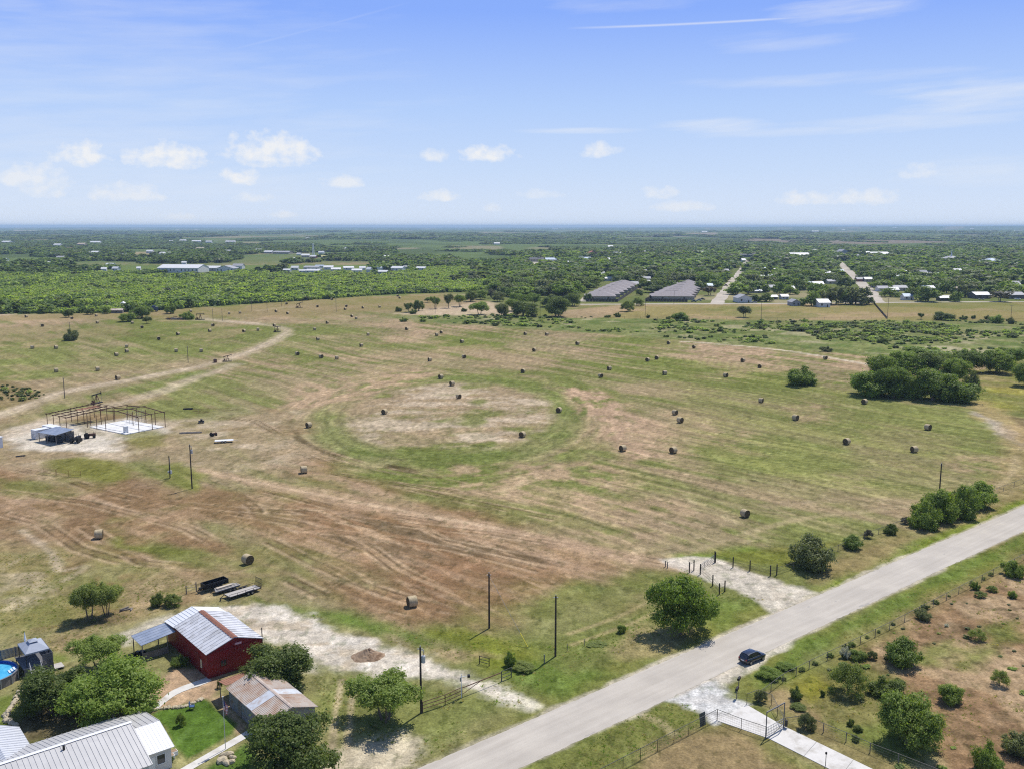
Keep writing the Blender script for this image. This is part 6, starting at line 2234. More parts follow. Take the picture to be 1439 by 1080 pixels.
# lying about in the yard
jt = thing('white_flatbed', 'white flatbed trailer lying on the churned ground east of the slab', 'trailer', at(315, 621), .25)
MB().box(-2.6, 2.6, -1.0, 1.0, .55, .68).bar((2.6, 0, .6), (3.8, 0, .5), .1).build('deck', M_WHITE_BLOCK, jt)
wheels(jt, (-.5, .4), (-1.1, 1.1), .33)
jm = tractor('small_tractor', 'small red brown machine beside the white flatbed trailer', at(300, 612), .8, M_BROWNSTEEL, .62)
lp = thing('lumber_pile', 'long low pile of grey poles on the ground east of the slab', 'lumber pile', at(268, 608), .15)
for k in range(7):
    MB().tube([(-3.6 + rnd.uniform(0, 1), -.6 + k * .2, .12 + .12 * (k % 2)), (3.4 - rnd.uniform(0, 1), -.5 + k * .18, .12 + .14 * (k % 2))], .11, 7).build('pole', M_DARKWOOD, lp)
jd = thing('scrap_machine', 'dark scrap machine alone beyond the lumber pile', 'machine', at(283, 594), .3)
MB().box(-.9, .9, -.5, .5, .3, .8).box(-.3, .4, -.3, .3, .8, 1.3).build('body', M_BLACK, jd)
wheels(jd, (-.6, .6), (-.55, .55), .3, .15)
jd = thing('scrap_timber', 'dark scrap timber behind the steel frame on green ground', 'timber', at(264, 575), .1)
for k in range(3):
    MB().bar((-1.6, k * .3, .12 + k * .1), (1.6, k * .4 - .2, .15 + k * .12), .2).build('beam', M_BLACK, jd)
jd = thing('harrow', 'rusty harrow lying left of the olive weeds', 'harrow', at(29, 641), .5)
hm = MB()
for k in range(5):
    hm.bar((-1.2, -.6 + k * .3, .18), (1.2, -.6 + k * .3, .18), .07)
hm.bar((-.8, -.65, .24), (-.8, .65, .24), .07).bar((.8, -.65, .24), (.8, .65, .24), .07)
hm.build('tine_frame', M_BLACK, jd)
for k in range(4):
    MB().bar((-.9 + k * .6, -.4, 0), (-.9 + k * .6, -.4, .16), .05).build('tine', M_BLACK, jd)
cp_ = thing('corral_fence', 'thin pipe corral panels among the olive weeds', 'fence', at(88, 668), -.25)
for k in range(3):
    fr = MB()
    x0 = -5.5 + k * 3.7
    for z in (.4, .8, 1.2, 1.55):
        fr.bar((x0, 0, z), (x0 + 3.5, 0, z), .035)
    fr.bar((x0, 0, 0), (x0, 0, 1.6), .05).bar((x0 + 3.5, 0, 0), (x0 + 3.5, 0, 1.6), .05)
    fr.build('panel', M_RUST, cp_)


# ------------------------------------------------------------------ hay bales
def bale_mats():
    a = bpy.data.materials.new('hay_net_wrap')
    a.use_nodes = True
    t = NT(a)
    v = t.pos(scale=(9, 1, 1), obj=True)
    n1 = t.noise(1.2, 3, .6, v)
    n2 = t.noise(7, 4, .7, t.pos(obj=True))
    c = t.ramp(n1, [(.3, (.33, .265, .165)), (.5, (.47, .395, .265)), (.7, (.58, .505, .37))])
    c = t.mix(.5, c, t.ramp(n2, [(.3, (.28, .25, .19)), (.7, (.68, .64, .54))]), 'OVERLAY')
    t.l.new(c, t.b.inputs['Base Color'])
    t.b.inputs['Roughness'].default_value = .9
    t.b.inputs['Specular IOR Level'].default_value = .1
    t.bump(n2, .6, .05)
    b = bpy.data.materials.new('hay_end')
    b.use_nodes = True
    t = NT(b)
    sp = t.new('ShaderNodeSeparateXYZ')
    t.l.new(t.new('ShaderNodeTexCoord').outputs['Object'], sp.inputs[0])
    r = t.math('SQRT', t.math('ADD', t.math('POWER', sp.outputs[1], 2.0), t.math('POWER', t.math('SUBTRACT', sp.outputs[2], .88), 2.0)))
    sw = t.math('SINE', t.math('MULTIPLY', r, 55.0))
    n2 = t.noise(6, 4, .7, t.pos(obj=True))
    c = t.ramp(t.math('ADD', t.math('MULTIPLY', sw, .15), n2), [(.3, (.06, .045, .025)), (.5, (.115, .088, .05)), (.75, (.19, .15, .09))])  # swirled hay, darkened so the bale's shaded side is in the colour
    t.l.new(c, t.b.inputs['Base Color'])
    t.b.inputs['Roughness'].default_value = 1.0
    t.b.inputs['Specular IOR Level'].default_value = 0
    t.bump(n2, .8, .06)
    return a, b


HAYW, HAYE = bale_mats()


def bale_mesh(seed):
    r2 = random.Random(seed)
    n, Rr, W = 28, .88, 1.5
    body, ends = MB(), MB()
    prof = [(-W / 2 + .05, .955), (-W / 2 + .14, .995), (-W / 4, 1.005), (0, 1.0), (W / 4, 1.005), (W / 2 - .14, .995), (W / 2 - .05, .955)]
    rg = [1 + r2.uniform(-.012, .012) for _ in range(n)]
    vs = []
    for (x, k) in prof:
        for i in range(n):
            a = 2 * math.pi * i / n
            rr_ = Rr * k * rg[i]
            z = Rr + rr_ * math.sin(a)
            z = max(z, .05 * (1 if abs(math.sin(a)) > .9 else 0)) if z < .05 else z
            vs.append((x, rr_ * math.cos(a), z - .04))
    fs = []
    for j in range(len(prof) - 1):
        for i in range(n):
            i2 = (i + 1) % n
            fs.append((j * n + i, (j + 1) * n + i, (j + 1) * n + i2, j * n + i2))
    body.add(vs, fs)
    for s in (-1, 1):
        e = []
        for (x, k) in ((W / 2 - .052, .954), (W / 2 - .03, .7), (W / 2 - .0, .35)):
            for i in range(n):
                a = 2 * math.pi * i / n
                e.append((s * (x + r2.uniform(-.012, .012)), Rr * k * rg[i] * math.cos(a), Rr - .04 + Rr * k * rg[i] * math.sin(a)))
        e.append((s * W / 2, 0, Rr - .04))
        ff = []
        for j in range(2):
            for i in range(n):
                i2 = (i + 1) % n
                q = (j * n + i, (j + 1) * n + i, (j + 1) * n + i2, j * n + i2)
                ff.append(q if s < 0 else q[::-1])
        for i in range(n):
            q = (2 * n + i, 3 * n, 2 * n + (i + 1) % n)
            ff.append(q if s < 0 else q[::-1])
        ends.add(e, ff)
    return body.mesh('bale_wrap', HAYW, True), ends.mesh('bale_ends', HAYE, True)


BM = [bale_mesh(i) for i in range(3)]


def bale(label, p, rz, group, k=1.0):
    r = thing('hay_bale', label, 'hay bale', p, rz, group)
    a, b = rnd.choice(BM)
    for nm, me in (('net_wrap', a), ('end_faces', b)):
        o = link(nm, me, r)
        o.scale = (k, k, k)
    return r


# centre of each bale in the photograph; the third figure turns it (degrees, end towards the camera at 90)
BALES = {
    'far west': [(37, 444.5), (59.5, 457.2), (100.8, 446.8), (135.2, 443), (136.8, 452.8), (185.8, 453.2), (199.5, 459.5), (223, 475.5), (250, 469), (268.2, 437), (322, 440), (337.2, 439),
                 (299, 456.8), (294.8, 464.5), (342.8, 465), (45.5, 487.8), (78.8, 487.8), (178, 486.2), (178.2, 492.8), (163.5, 497.8), (247.5, 492.2), (282.8, 492.2), (79, 520.2), (137.2, 518.2), (165.5, 530.5)],
    'far middle': [(446, 430.5), (486.5, 430), (485, 434), (510, 432), (533.5, 430.8), (404.2, 440), (388, 437), (402.5, 426.5), (466.2, 420.5), (494.5, 444), (500.5, 446.8), (460, 453),
                   (385.5, 456.8), (362.5, 462.8), (442.2, 462.2), (446.8, 476), (517.2, 469.5), (507.8, 484.8), (417.8, 496.8), (451.2, 500.8), (473.2, 502.5), (571.5, 461.8), (620.2, 466.5), (613.8, 470),
                   (649.2, 479.5), (561.7, 418.3), (558.7, 415.5)],
    'ring': [(540.2, 577.8), (644.5, 556.2), (635.2, 538.8), (619.5, 529.2), (433.8, 596.5), (785.5, 575.5), (734, 609.8)],
    'right half': [(738.2, 468.5), (768.5, 469.5), (811.5, 482.2), (750.8, 491.5), (735, 521), (939.5, 481.5), (975.2, 487.2), (923, 502.5), (910, 505.2), (856.2, 517.2), (844.2, 527.5), (934.2, 523.8),
                   (1019.8, 527), (1044, 506), (1067.8, 514.2), (1069.5, 561.8), (948.5, 578.8), (955.8, 589.8), (875.2, 629.2), (946.2, 632), (1159.8, 502.5), (1214.8, 563.9), (1117.9, 586.4), (1189.8, 619.7),
                   (1304, 600), (1284.8, 630.8), (604, 505), (652, 501)],
}
ZONE = {'far west': ('round bale, %s from the left in the far west field beyond the dirt track', 'bales of the far west field'),
        'far middle': ('round bale, %s from the left in the far middle field before the brush', 'bales of the far middle field'),
        'right half': ('round bale, %s from the left on the striped field east of the ring', 'bales east of the ring')}
RINGL = {(540.2, 577.8): 'round bale on worn ground in the left half of the ring', (644.5, 556.2): 'round bale inside the green ring near its far side', (635.2, 538.8): 'round bale on the far arc of the green ring',
         (619.5, 529.2): 'round bale just outside the far arc of the green ring', (433.8, 596.5): 'round bale on the west end of the green ring', (785.5, 575.5): 'round bale on worn ground at the east end of the ring',
         (734, 609.8): 'round bale on bare ground inside the near arc of the ring'}


def put_bale(px, py, label, group, yaw=None):
    # the centre of the bale stands .86 m up
    p = at(px, py, .84)
    p.z = 0
    r2 = random.Random(int(px * 13 + py * 7))
    yaw = r2.choice([R(35), R(50), R(125), R(140), R(20), R(60)]) + r2.uniform(-.15, .15) if yaw is None else yaw
    bale(label, p, yaw, group, r2.uniform(1.0, 1.1))


for zn, lst in BALES.items():
    for i, (px, py) in enumerate(sorted(lst)):
        if zn == 'ring':
            put_bale(px, py, RINGL[(px, py)], 'bales about the green ring')
        else:
            put_bale(px, py, ZONE[zn][0] % ordinal(i + 1), ZONE[zn][1])
put_bale(1047, 720.5, 'round bale alone in the lower right of the hayfield', 'bales standing alone', R(120))
put_bale(427, 659.5, 'round bale at the bend of the churned tracks', 'bales standing alone', R(20))
put_bale(139, 750, 'round bale alone on the rough pasture at the lower left', 'bales standing alone', R(15))
put_bale(348, 785.5, 'round bale nearest the three parked trailers', 'bales standing alone', R(-40))
put_bale(579, 844.5, 'largest seeming round bale, nearest to the utility poles', 'bales standing alone', R(25))


# ------------------------------------------------------------------ utility poles
def pole(label, px, py, ytop, m=M_POLE, arm=None, can=False, meter=False, r=.16, group='utility poles'):
    b = at(px, py)
    h = height_to(b, ytop)
    o = thing('utility_pole', label, 'utility pole', (b.x, b.y, ground_z(b)), 0, group)
    MB().tube([(0, 0, -.1), (0, 0, h * .5), (0, 0, h)], [r, r * .88, r * .72], 10).build('pole_shaft', m, o)
    if arm is not None:
        a = MB()
        d = Vector((math.cos(arm), math.sin(arm), 0))
        a.bar(d * -1.2 + Vector((0, 0, h - .35)), d * 1.2 + Vector((0, 0, h - .35)), .10, .12)
        a.build('crossarm', m, o)
        for k in (-1.1, 0, 1.1):
            q = d * k + Vector((0, 0, h - .29 if k else h))
            MB().tube([q, q + Vector((0, 0, .12)), q + Vector((0, 0, .2))], [.04, .06, .03], 8).build('insulator', M_GREYMETAL, o)
    if arm is None and not meter:
        MB().tube([(0, 0, h), (0, 0, h + .10), (0, 0, h + .22)], [.05, .07, .04], 8).bar((-.35, 0, h - .25), (.35, 0, h - .25), .07, .09).build('insulator', M_GREYMETAL, o)
    if can:
        c = MB().tube([(.38, 0, h - 2.1), (.38, 0, h - 1.25)], .26, 14).tube([(.38, 0, h - 1.25), (.38, 0, h - 1.15)], [.28, .2], 14).build('transformer', M_GREYMETAL, o)
        MB().tube([(.38, .1, h - 1.15), (.38, .1, h - .8)], .04, 8).tube([(.38, -.1, h - 1.15), (.38, -.1, h - .8)], .04, 8).build('bushing', M_BROWNSTEEL, c)
        MB().bar((.05, 0, h - .5), (.45, 0, h - .45), .06, .08).tube([(.45, 0, h - .75), (.45, 0, h - .35)], .05, 8).build('fuse_cutout', M_GREYMETAL, o)
    if meter:
        MB().box(.14, .5, -.25, .25, 1.1, 1.9).box(-.45, -.16, -.2, .2, 1.3, 1.8).build('meter_box', M_GREYMETAL, o)
        MB().tube([(.2, .0, 1.9), (.18, 0, h - .3)], .04, 8).build('conduit', M_GREYMETAL, o)
    return o, b, h


P1 = pole('bare pole on the grass between the hayfield and caliche yard', 687.5, 882, 805)
P2 = pole('bare pole by the road verge right of the pipe gate', 780.5, 921.5, 836.5)
pole('pole with grey transformer beside the airy round tree', 592, 1001, 908.5, can=True)
pole('tall pole with a small grey can above the olive weeds', 270, 686, 624.5, can=True)
pole('short pole with electric meter boxes left of the tall pole', 239, 671, 640, meter=True, r=.14)
pole('pole rising out of the roadside tree clump', 1318.5, 712, 651)
pole('pole beside the dirt track before the pump jack frame', 91, 559, 531, M_POLE_L)
pole('pole in the west field left of the pump jack', 264.5, 510, 487, M_POLE_L)
FARP = [(98, 462, 453), (299.5, 452, 434), (312.5, 451, 434), (354, 437, 417), (375.5, 438, 423), (395.5, 431, 422), (472.5, 439, 419), (611.5, 441, 423), (759, 445, 417), (906.5, 447, 420.5), (947, 428, 409), (1069.5, 449, 424.5), (1247, 447.5, 419.5), (1420, 453, 429)]
for i, (px, py, yt) in enumerate(FARP):
    pole('far pole along the field edges before brush and town, %s from the left' % ordinal(i + 1), px, py, yt, M_POLE_L, arm=.1 if i in (3, 6, 9, 12, 13) else None, r=.15, group='far poles before brush and town')
# guy wire with yellow guard
g0, g1 = P1[1] + Vector((0, 0, P1[2] - .3)), at(742.5, 910)
gw = thing('guy_wire', 'guy wire with yellow guard slanting from the pole by the hayfield', 'guy wire', g1)
MB().tube([(0, 0, 0), g0 - g1], .02, 6).build('wire', M_STEEL, gw)
d = (g0 - g1).normalized()
MB().tube([d * .2, d * 2.6], .06, 8).build('guard', M_YELLOW, gw)


# ------------------------------------------------------------------ pump jacks
def pump_jack(label, px, py, rz, k=1.0, tilt=.12):
    p = at(px, py)
    r = thing('pump_jack', label, 'pump jack', p, rz, 'pump jacks of the oil lease')
    S = lambda x, y, z: Vector((x * k, y * k, z * k))
    MB().box(-3.2 * k, 2.6 * k, -.55 * k, .55 * k, 0, .35 * k).build('base', M_BLACK, r)
    po = MB()
    for y in (-.7, .7):
        po.bar(S(-.8, y, .35), S(0, y * .2, 3.6), .16 * k).bar(S(.8, y, .35), S(0, y * .2, 3.6), .16 * k).bar(S(-.45, y * .6, 1.7), S(.45, y * .6, 1.7), .1 * k)
    po.build('samson_post', M_BROWNSTEEL, r)
    a, b = S(-2.6, 0, 3.7 - 2.6 * tilt), S(2.3, 0, 3.7 + 2.3 * tilt)
    MB().bar(a, b, .28 * k, .42 * k).build('walking_beam', M_BLACK, r)
    hd = MB()
    pts = []
    for i in range(9):
        an = R(-48) + R(96) * i / 8
        pts.append(b + S(.55 * math.cos(an) - .3, 0, 1.05 * math.sin(an)))
    n = len(pts)
    vs = [q + S(0, -.16, 0) for q in pts] + [q + S(0, .16, 0) for q in pts]
    hd.add(vs, [tuple(range(n)), tuple(range(2 * n - 1, n - 1, -1))] + [(i, i + n, (i + 1) % n + n, (i + 1) % n) for i in range(n)])
    hd.build('horse_head', M_BLACK, r)
    MB().bar(b + S(.26, 0, -.6), S(2.3 + .2, 0, .4), .05 * k).build('polished_rod', M_STEEL, r)
    for y in (-.42, .42):
        MB().bar(a + S(.2, y * .4, 0), S(-2.0, y, 1.2), .1 * k).build('pitman_arm', M_BLACK, r)
        cw = MB().bar(S(-2.3, y, 1.5), S(-1.4, y, .75), .2 * k, .55 * k)
        cw.build('counterweight', M_BROWNSTEEL, r)
    MB().box(-2.1 * k, -1.4 * k, -.3 * k, .3 * k, .36 * k, 1.3 * k).box(-3.1 * k, -2.5 * k, -.35 * k, .35 * k, .36 * k, 1.0 * k).build('gearbox', M_BROWNSTEEL, r)
    return r


pump_jack('pump jack on the bend of the dirt track with a raised head', 320, 508, .15, .72, .25)
pump_jack('pump jack where the far dirt track turns at its top', 390, 466.5, .9, .85, .05)
pump_jack('pump jack farthest away, tipped high by the brush edge', 421, 432.5, .5, .95, .35)
pump_jack('rusty pump jack right of the brown scrap heap', 281.7, 449.5, 0, 1.05, .02)
pump_jack('pump jack seen end on beside the steel frame', 136.5, 566.5, 1.25, .9, .05)
tk = thing('field_tank', 'little dark tank beside the pump jack on the track bend', 'tank', at(302.5, 509.5), 0)
MB().tube([(0, 0, 0), (0, 0, 1.5)], .8, 16).build('shell', M_BROWNSTEEL, tk)
MB().tube([(0, 0, 1.502), (0, 0, 1.7)], [.82, .1], 16).build('lid', M_BLACK, tk)

# ------------------------------------------------------------------ fences and gates
def rail_fence(name, label, cat, pts, post_h, rails, post_w=.12, m=M_BLACK, rail_w=.05, group=None):
    """Posts at the photograph points and rails between them."""
    P = [at(*q) for q in pts]
    r = thing(name, label, cat, P[0], 0, group)
    for p in P:
        q = p - P[0]
        MB().tube([(q.x, q.y, 0), (q.x, q.y, post_h)], post_w / 2, 8).build('post', m, r)
    if rails:
        rl = MB()
        for a, b in zip(P, P[1:]):
            for z in rails:
                rl.bar((a - P[0]) + Vector((0, 0, z)), (b - P[0]) + Vector((0, 0, z)), rail_w)
        rl.build('rails', m, r)
    return r


# field gate
rail_fence('pipe_fence', 'black pipe posts along the right side of the caliche approach', 'fence', [(1005.3, 789.5), (1030, 796.5), (1053.7, 801.4), (1082.4, 808.7), (1091.4, 807.4)], 2.0, (.5, 1.0, 1.5), .22, M_BLACK, .025)
rail_fence('pipe_fence', 'black pipe posts between the field gate and bushy green tree', 'fence', [(984, 806.5), (1001.4, 822.5), (1010.7, 834.5), (1018.4, 830.6)], 2.0, (.5, 1.0, 1.5), .22, M_BLACK, .025)
rail_fence('gate_post', 'pair of black posts left of the open field gate', 'post', [(968.6, 804), (975, 801)], 2.0, (1.6,), .22, M_BLACK, .05)
g0, g1 = at(985, 803), at(1003.5, 789.8)
fg = thing('field_gate', 'long tube gate at the end of the caliche approach', 'gate', g0)
v = g1 - g0
gl = MB()
for z in (.35, .65, .95, 1.25, 1.5):
    gl.bar(Vector((0, 0, z)), v + Vector((0, 0, z)), .05)
for f in (0, .25, .5, .75, 1):
    gl.bar(v * f + Vector((0, 0, .33)), v * f + Vector((0, 0, 1.52)), .05)
gl.build('gate_leaf', M_STEEL, fg)
MB().tube([v + Vector((.12, .1, 0)), v + Vector((.12, .1, 2.2))], .11, 8).build('post', M_BLACK, fg)
rail_fence('old_post', 'two short stumps of a fence above the bushy green tree', 'post', [(935, 796), (938, 797.5)], 1.2, None, .18, M_DARKWOOD)

# bottom pipe fence and swing bar
rail_fence('pipe_fence', 'rust pipe fence from the transformer pole to the drive bar', 'fence', [(594, 1000), (625.6, 989.4), (649.3, 978.7)], 1.45, (.45, .95, 1.4), .12, M_BROWNSTEEL, .07)
a, b = at(650.5, 978.2), at(704, 956.8)
sw = thing('swing_bar', 'single rusty swing bar closing the caliche drive', 'gate', a)
MB().bar(Vector((0, 0, 1.3)), b - a + Vector((0, 0, 1.3)), .10).build('bar', M_BROWNSTEEL, sw)
MB().bar(Vector((0, 0, .4)), (b - a) * .45 + Vector((0, 0, 1.24)), .06).build('brace', M_BROWNSTEEL, sw)
rail_fence('pipe_fence', 'short green grey pipe panel at the far end of the drive bar', 'fence', [(704.8, 956.5), (718.5, 951)], 1.5, (.45, .95, 1.45), .14, mat('green_pipe', (.09, .10, .075), .7), .07)
kp = thing('keypad_post', 'thin white post with a black box by the drive bar', 'post', at(648.5, 980), 0)
MB().tube([(0, 0, 0), (0, 0, 3.4)], .05, 8).build('post', M_WHITE, kp)
MB().bar((0, 0, 3.0), (.85, .2, 3.05), .05).build('arm', M_WHITE, kp)
MB().box(.8, 1.15, .05, .4, 2.85, 3.2).build('camera_box', M_BLACK, kp)
MB().box(-.2, -.06, -.15, .15, 2.4, 2.9).build('control_box', M_STEEL, kp)
rail_fence('pipe_barrier', 'black rail panel standing in the ditch weeds', 'barrier', [(673.8, 932), (687.4, 935.5)], 1.25, (.35, .75, 1.2), .12, M_BLACK, .06)
rail_fence('marker_post', 'short white and black post at the foot of the verge pole', 'post', [(764.5, 931), (765.2, 931.4)], 1.3, None, .12, M_STEEL)
rail_fence('old_post', 'leaning old fence posts in the grass left of the spiky bush', 'post', [(821, 907), (797, 914)], 1.1, None, .1, M_DARKWOOD)


def wire_fence(label, pts, h, step, mesh_gap, m_post, m_wire, top=True, group=None, name='wire_fence', pw=.07, netting=0):
    P = [at(*q) for q in pts]
    r = thing(name, label, 'fence', P[0], 0, group)
    stations = []
    for a, b in zip(P, P[1:]):
        n = max(1, round((b - a).length / step))
        for i in range(n):
            stations.append(a.lerp(b, i / n))
    stations.append(P[-1])
    for p in stations[:95]:
        q = p - P[0]
        MB().tube([(q.x, q.y, 0), (q.x, q.y, h * rnd.uniform(.97, 1.06))], pw / 2, 6).build('post', m_post, r)
    w = MB()
    for a, b in zip(stations, stations[1:]):
        n = int(round(h / mesh_gap))
        for i in range(1, n + 1):
            z = h * i / n - .02
            w.bar(a - P[0] + Vector((0, 0, z)), b - P[0] + Vector((0, 0, z)), .05 if (top and i == n) else .014)
        if netting:
            L = (b - a).length
            k = int(L / netting)
            for i in range(1, k):
                q = a.lerp(b, i / k) - P[0]
                w.bar(q + Vector((0, 0, .03)), q + Vector((0, 0, h - .04)), .007)
    w.build('wires', m_wire, r)
    return r


M_WIRE = mat('fence_wire', (.10, .10, .095), .6, .3, var=.1)
wire_fence('chain link fence along the mown lot to the concrete drive', [(1007.5, 1011), (947, 1042.5), (900, 1067), (850, 1093), (800, 1119)], 1.5, 3.0, .3, M_BLACK, M_WIRE, name='chain_link_fence', netting=.3)
wire_fence('chain link fence slanting beside the drive flare to the gate post', [(1007.8, 1011.2), (1041.5, 1024.5), (1075.5, 1035.8)], 1.5, 4.5, .3, M_BLACK, M_WIRE, name='chain_link_fence', netting=.3)
wire_fence('vine hung wire fence on the far side of the drive flare', [(1049.3, 989), (1065, 983), (1084, 990), (1101, 1022)], 1.5, 3.0, .3, M_BLACK, M_WIRE, name='chain_link_fence')
wire_fence('wire fence between the concrete drive and the green pasture', [(1103, 1021), (1130, 1017), (1156.9, 1028.5), (1188.8, 1041.5), (1222.5, 1056.5), (1262, 1072), (1320, 1095)], 1.25, 4.0, .3, M_DARKWOOD, M_WIRE, pw=.11)
wire_fence('long wire fence with weeds between road verge and pasture', [(1066, 984), (1100, 958), (1137, 939), (1187, 915), (1250, 884), (1330, 842), (1439, 786), (1560, 724)], 1.25, 4.2, .3, M_DARKWOOD, M_WIRE, pw=.10)
wire_fence('wire fence at the hayfield edge from the grey bush onward', [(1092, 806), (1137, 792), (1215, 757), (1290, 730), (1380, 700), (1439, 678), (1560, 632)], 1.25, 5.0, .3, M_DARKWOOD, M_WIRE, pw=.10)
wire_fence('far fence line below the town and the mown strip', [(700, 446), (900, 448), (1070, 449.5), (1247, 449), (1439, 451), (1560, 452)], 1.4, 11, .35, M_DARKWOOD, M_WIRE, pw=.16)
dg = thing('overhead_gate', 'tall black pipe gateway over the concrete drive', 'gate', at(1076, 1036.5))
v = at(1101, 1022.5) - at(1076, 1036.5)
hh = height_to(at(1076, 1036.5), 1000)
M_DKST = mat('dark_pipe', (.15, .15, .148), .6, .3)
MB().tube([(0, 0, 0), (0, 0, hh)], .065, 10).build('post', M_DKST, dg)
MB().tube([v, v + Vector((0, 0, hh))], .065, 10).build('post', M_DKST, dg)
MB().bar(Vector((0, 0, hh)), v + Vector((0, 0, hh)), .12).build('top_beam', M_DKST, dg)
gl = MB()
for z in (.25, .6, 1.0, 1.35):
    gl.bar(v * .04 + Vector((0, 0, z)), v * .96 + Vector((0, 0, z)), .05)
for k in range(11):
    q = v * (.04 + .092 * k)
    gl.bar(q + Vector((0, 0, .2)), q + Vector((0, 0, 1.4)), .03)
gl.build('gate_leaf', M_STEEL, dg)
MB().box(v.x + .15, v.x + .45, v.y - .15, v.y + .15, .3, 1.1).build('gate_motor', M_BLACK, dg)
tp = thing('leaning_sheet', 'dark green sheet leaning on the chain link fence', 'sheet', at(988, 1019.5), RZ)
MB().slab([(-.55, .0, 0.02), (.55, .0, 0.02), (.75, .35, 1.6), (-.35, .35, 1.6)], .05).build('panel', mat('dark_green_sheet', (.05, .065, .055), .5), tp)
for (px, py, lab, k) in [(1037.8, 967.5, 'far one of two mailboxes by the gravel apron', 1.1), (1035.2, 980.5, 'near one of two mailboxes by the gravel apron', 1.0)]:
    mbx = thing('mailbox', lab, 'mailbox', at(px, py), RZ + .4)
    MB().bar((0, 0, 0), (0, 0, 1.25 * k), .1).build('post', M_DARKWOOD, mbx)
    q = MB().box(-.4, .4, -.16, .16, 1.252 * k, 1.42 * k)
    q.tube([(-.4, 0, 1.42 * k), (.4, 0, 1.42 * k)], .16, 12)
    q.build('box', M_BLACK, mbx)
    MB().box(.1, .2, -.19, -.165, 1.4 * k, 1.7 * k).build('flag', M_RED, mbx)
ll = thing('drive_lamp', 'short black lamp on a post beside the concrete drive', 'lamp', at(1160, 1076))
MB().tube([(0, 0, 0), (0, 0, 1.5)], .04, 8).build('post', M_BLACK, ll)
MB().tube([(0, 0, 1.5), (0, 0, 1.56), (0, 0, 1.75), (0, 0, 1.85)], [.05, .12, .12, .02], 10).build('lantern', M_BLACK, ll)

# ------------------------------------------------------------------ the dark car
PAINT = bpy.data.materials.new('navy_paint')
PAINT.use_nodes = True
t = NT(PAINT)
t.b.inputs['Base Color'].default_value = (.010, .014, .030, 1)
t.b.inputs['Roughness'].default_value = .22
t.b.inputs['Coat Weight'].default_value = .8
t.b.inputs['Coat Roughness'].default_value = .06
rw, fw = at(1054.6, 933.6), at(1071.6, 926.8)
hd = (fw - rw).normalized()
cz = math.atan2(hd.y, hd.x)
cc_ = (rw + fw) / 2 + Vector((-hd.y, hd.x, 0)) * .80
car = thing('parked_car', 'dark navy hatchback SUV parked on the road shoulder', 'car', cc_, cz)
WB = 2.62
# body: cross-sections along x (rear to front): (x, half width, sill z, belt z)
secs = [(-2.13, .70, .52, .80), (-2.08, .80, .38, .93), (-1.85, .87, .30, .98), (-1.2, .90, .27, .99), (0, .91, .26, .97), (.9, .90, .27, .95), (1.25, .89, .28, .93), (1.7, .86, .30, .86), (2.02, .78, .34, .74), (2.13, .62, .42, .62)]
vs, fs = [], []
for (x, w_, z0, z1) in secs:
    vs += [(x, -w_ * .93, z0), (x, -w_, z0 + (z1 - z0) * .35), (x, -w_ * .985, z0 + (z1 - z0) * .75), (x, -w_ * .88, z1), (x, -w_ * .4, z1 + .035), (x, w_ * .4, z1 + .035), (x, w_ * .88, z1), (x, w_ * .985, z0 + (z1 - z0) * .75), (x, w_, z0 + (z1 - z0) * .35), (x, w_ * .93, z0)]
n = 10
for i in range(len(secs) - 1):
    for k in range(n):
        k2 = (k + 1) % n
        fs.append((i * n + k, i * n + k2, (i + 1) * n + k2, (i + 1) * n + k))
fs.append(tuple(range(n - 1, -1, -1)))
fs.append(tuple((len(secs) - 1) * n + k for k in range(n)))
body = MB().add(vs, fs).build('body', PAINT, car, smooth=True)
for p_ in body.data.polygons[-2:]:
    p_.use_smooth = False
# cabin: roof shell and pillars as paint, glass between
cab = [(-2.0, .74, .96), (-1.62, .66, 1.50), (-1.2, .65, 1.58), (-.2, .65, 1.60), (.35, .63, 1.53), (1.12, .72, .98)]
rv = []
for (x, w_, z) in cab:
    rv.append([(x, -w_, z), (x, w_, z)])
roof = MB()
top = [cab[1], cab[2], cab[3], cab[4]]
vs = []
for (x, w_, z) in top:
    vs += [(x, -w_, z - .03), (x, -w_ * .8, z), (x, 0, z + .02), (x, w_ * .8, z), (x, w_, z - .03)]
fs = []
for i in range(3):
    for k in range(4):
        fs.append((i * 5 + k, (i + 1) * 5 + k, (i + 1) * 5 + k + 1, i * 5 + k + 1))
roof.add(vs, fs)
roof.build('roof', PAINT, car, smooth=True)
g = MB()
g.add([(-2.0, -.70, .97), (-2.0, .70, .97), (-1.63, .60, 1.47), (-1.63, -.60, 1.47)], [(0, 1, 2, 3)])
g.build('rear_window', M_GLASS, car)
MB().add([(1.12, -.70, .99), (1.12, .70, .99), (.37, .60, 1.505), (.37, -.60, 1.505)], [(3, 2, 1, 0)]).build('windscreen', M_GLASS, car)
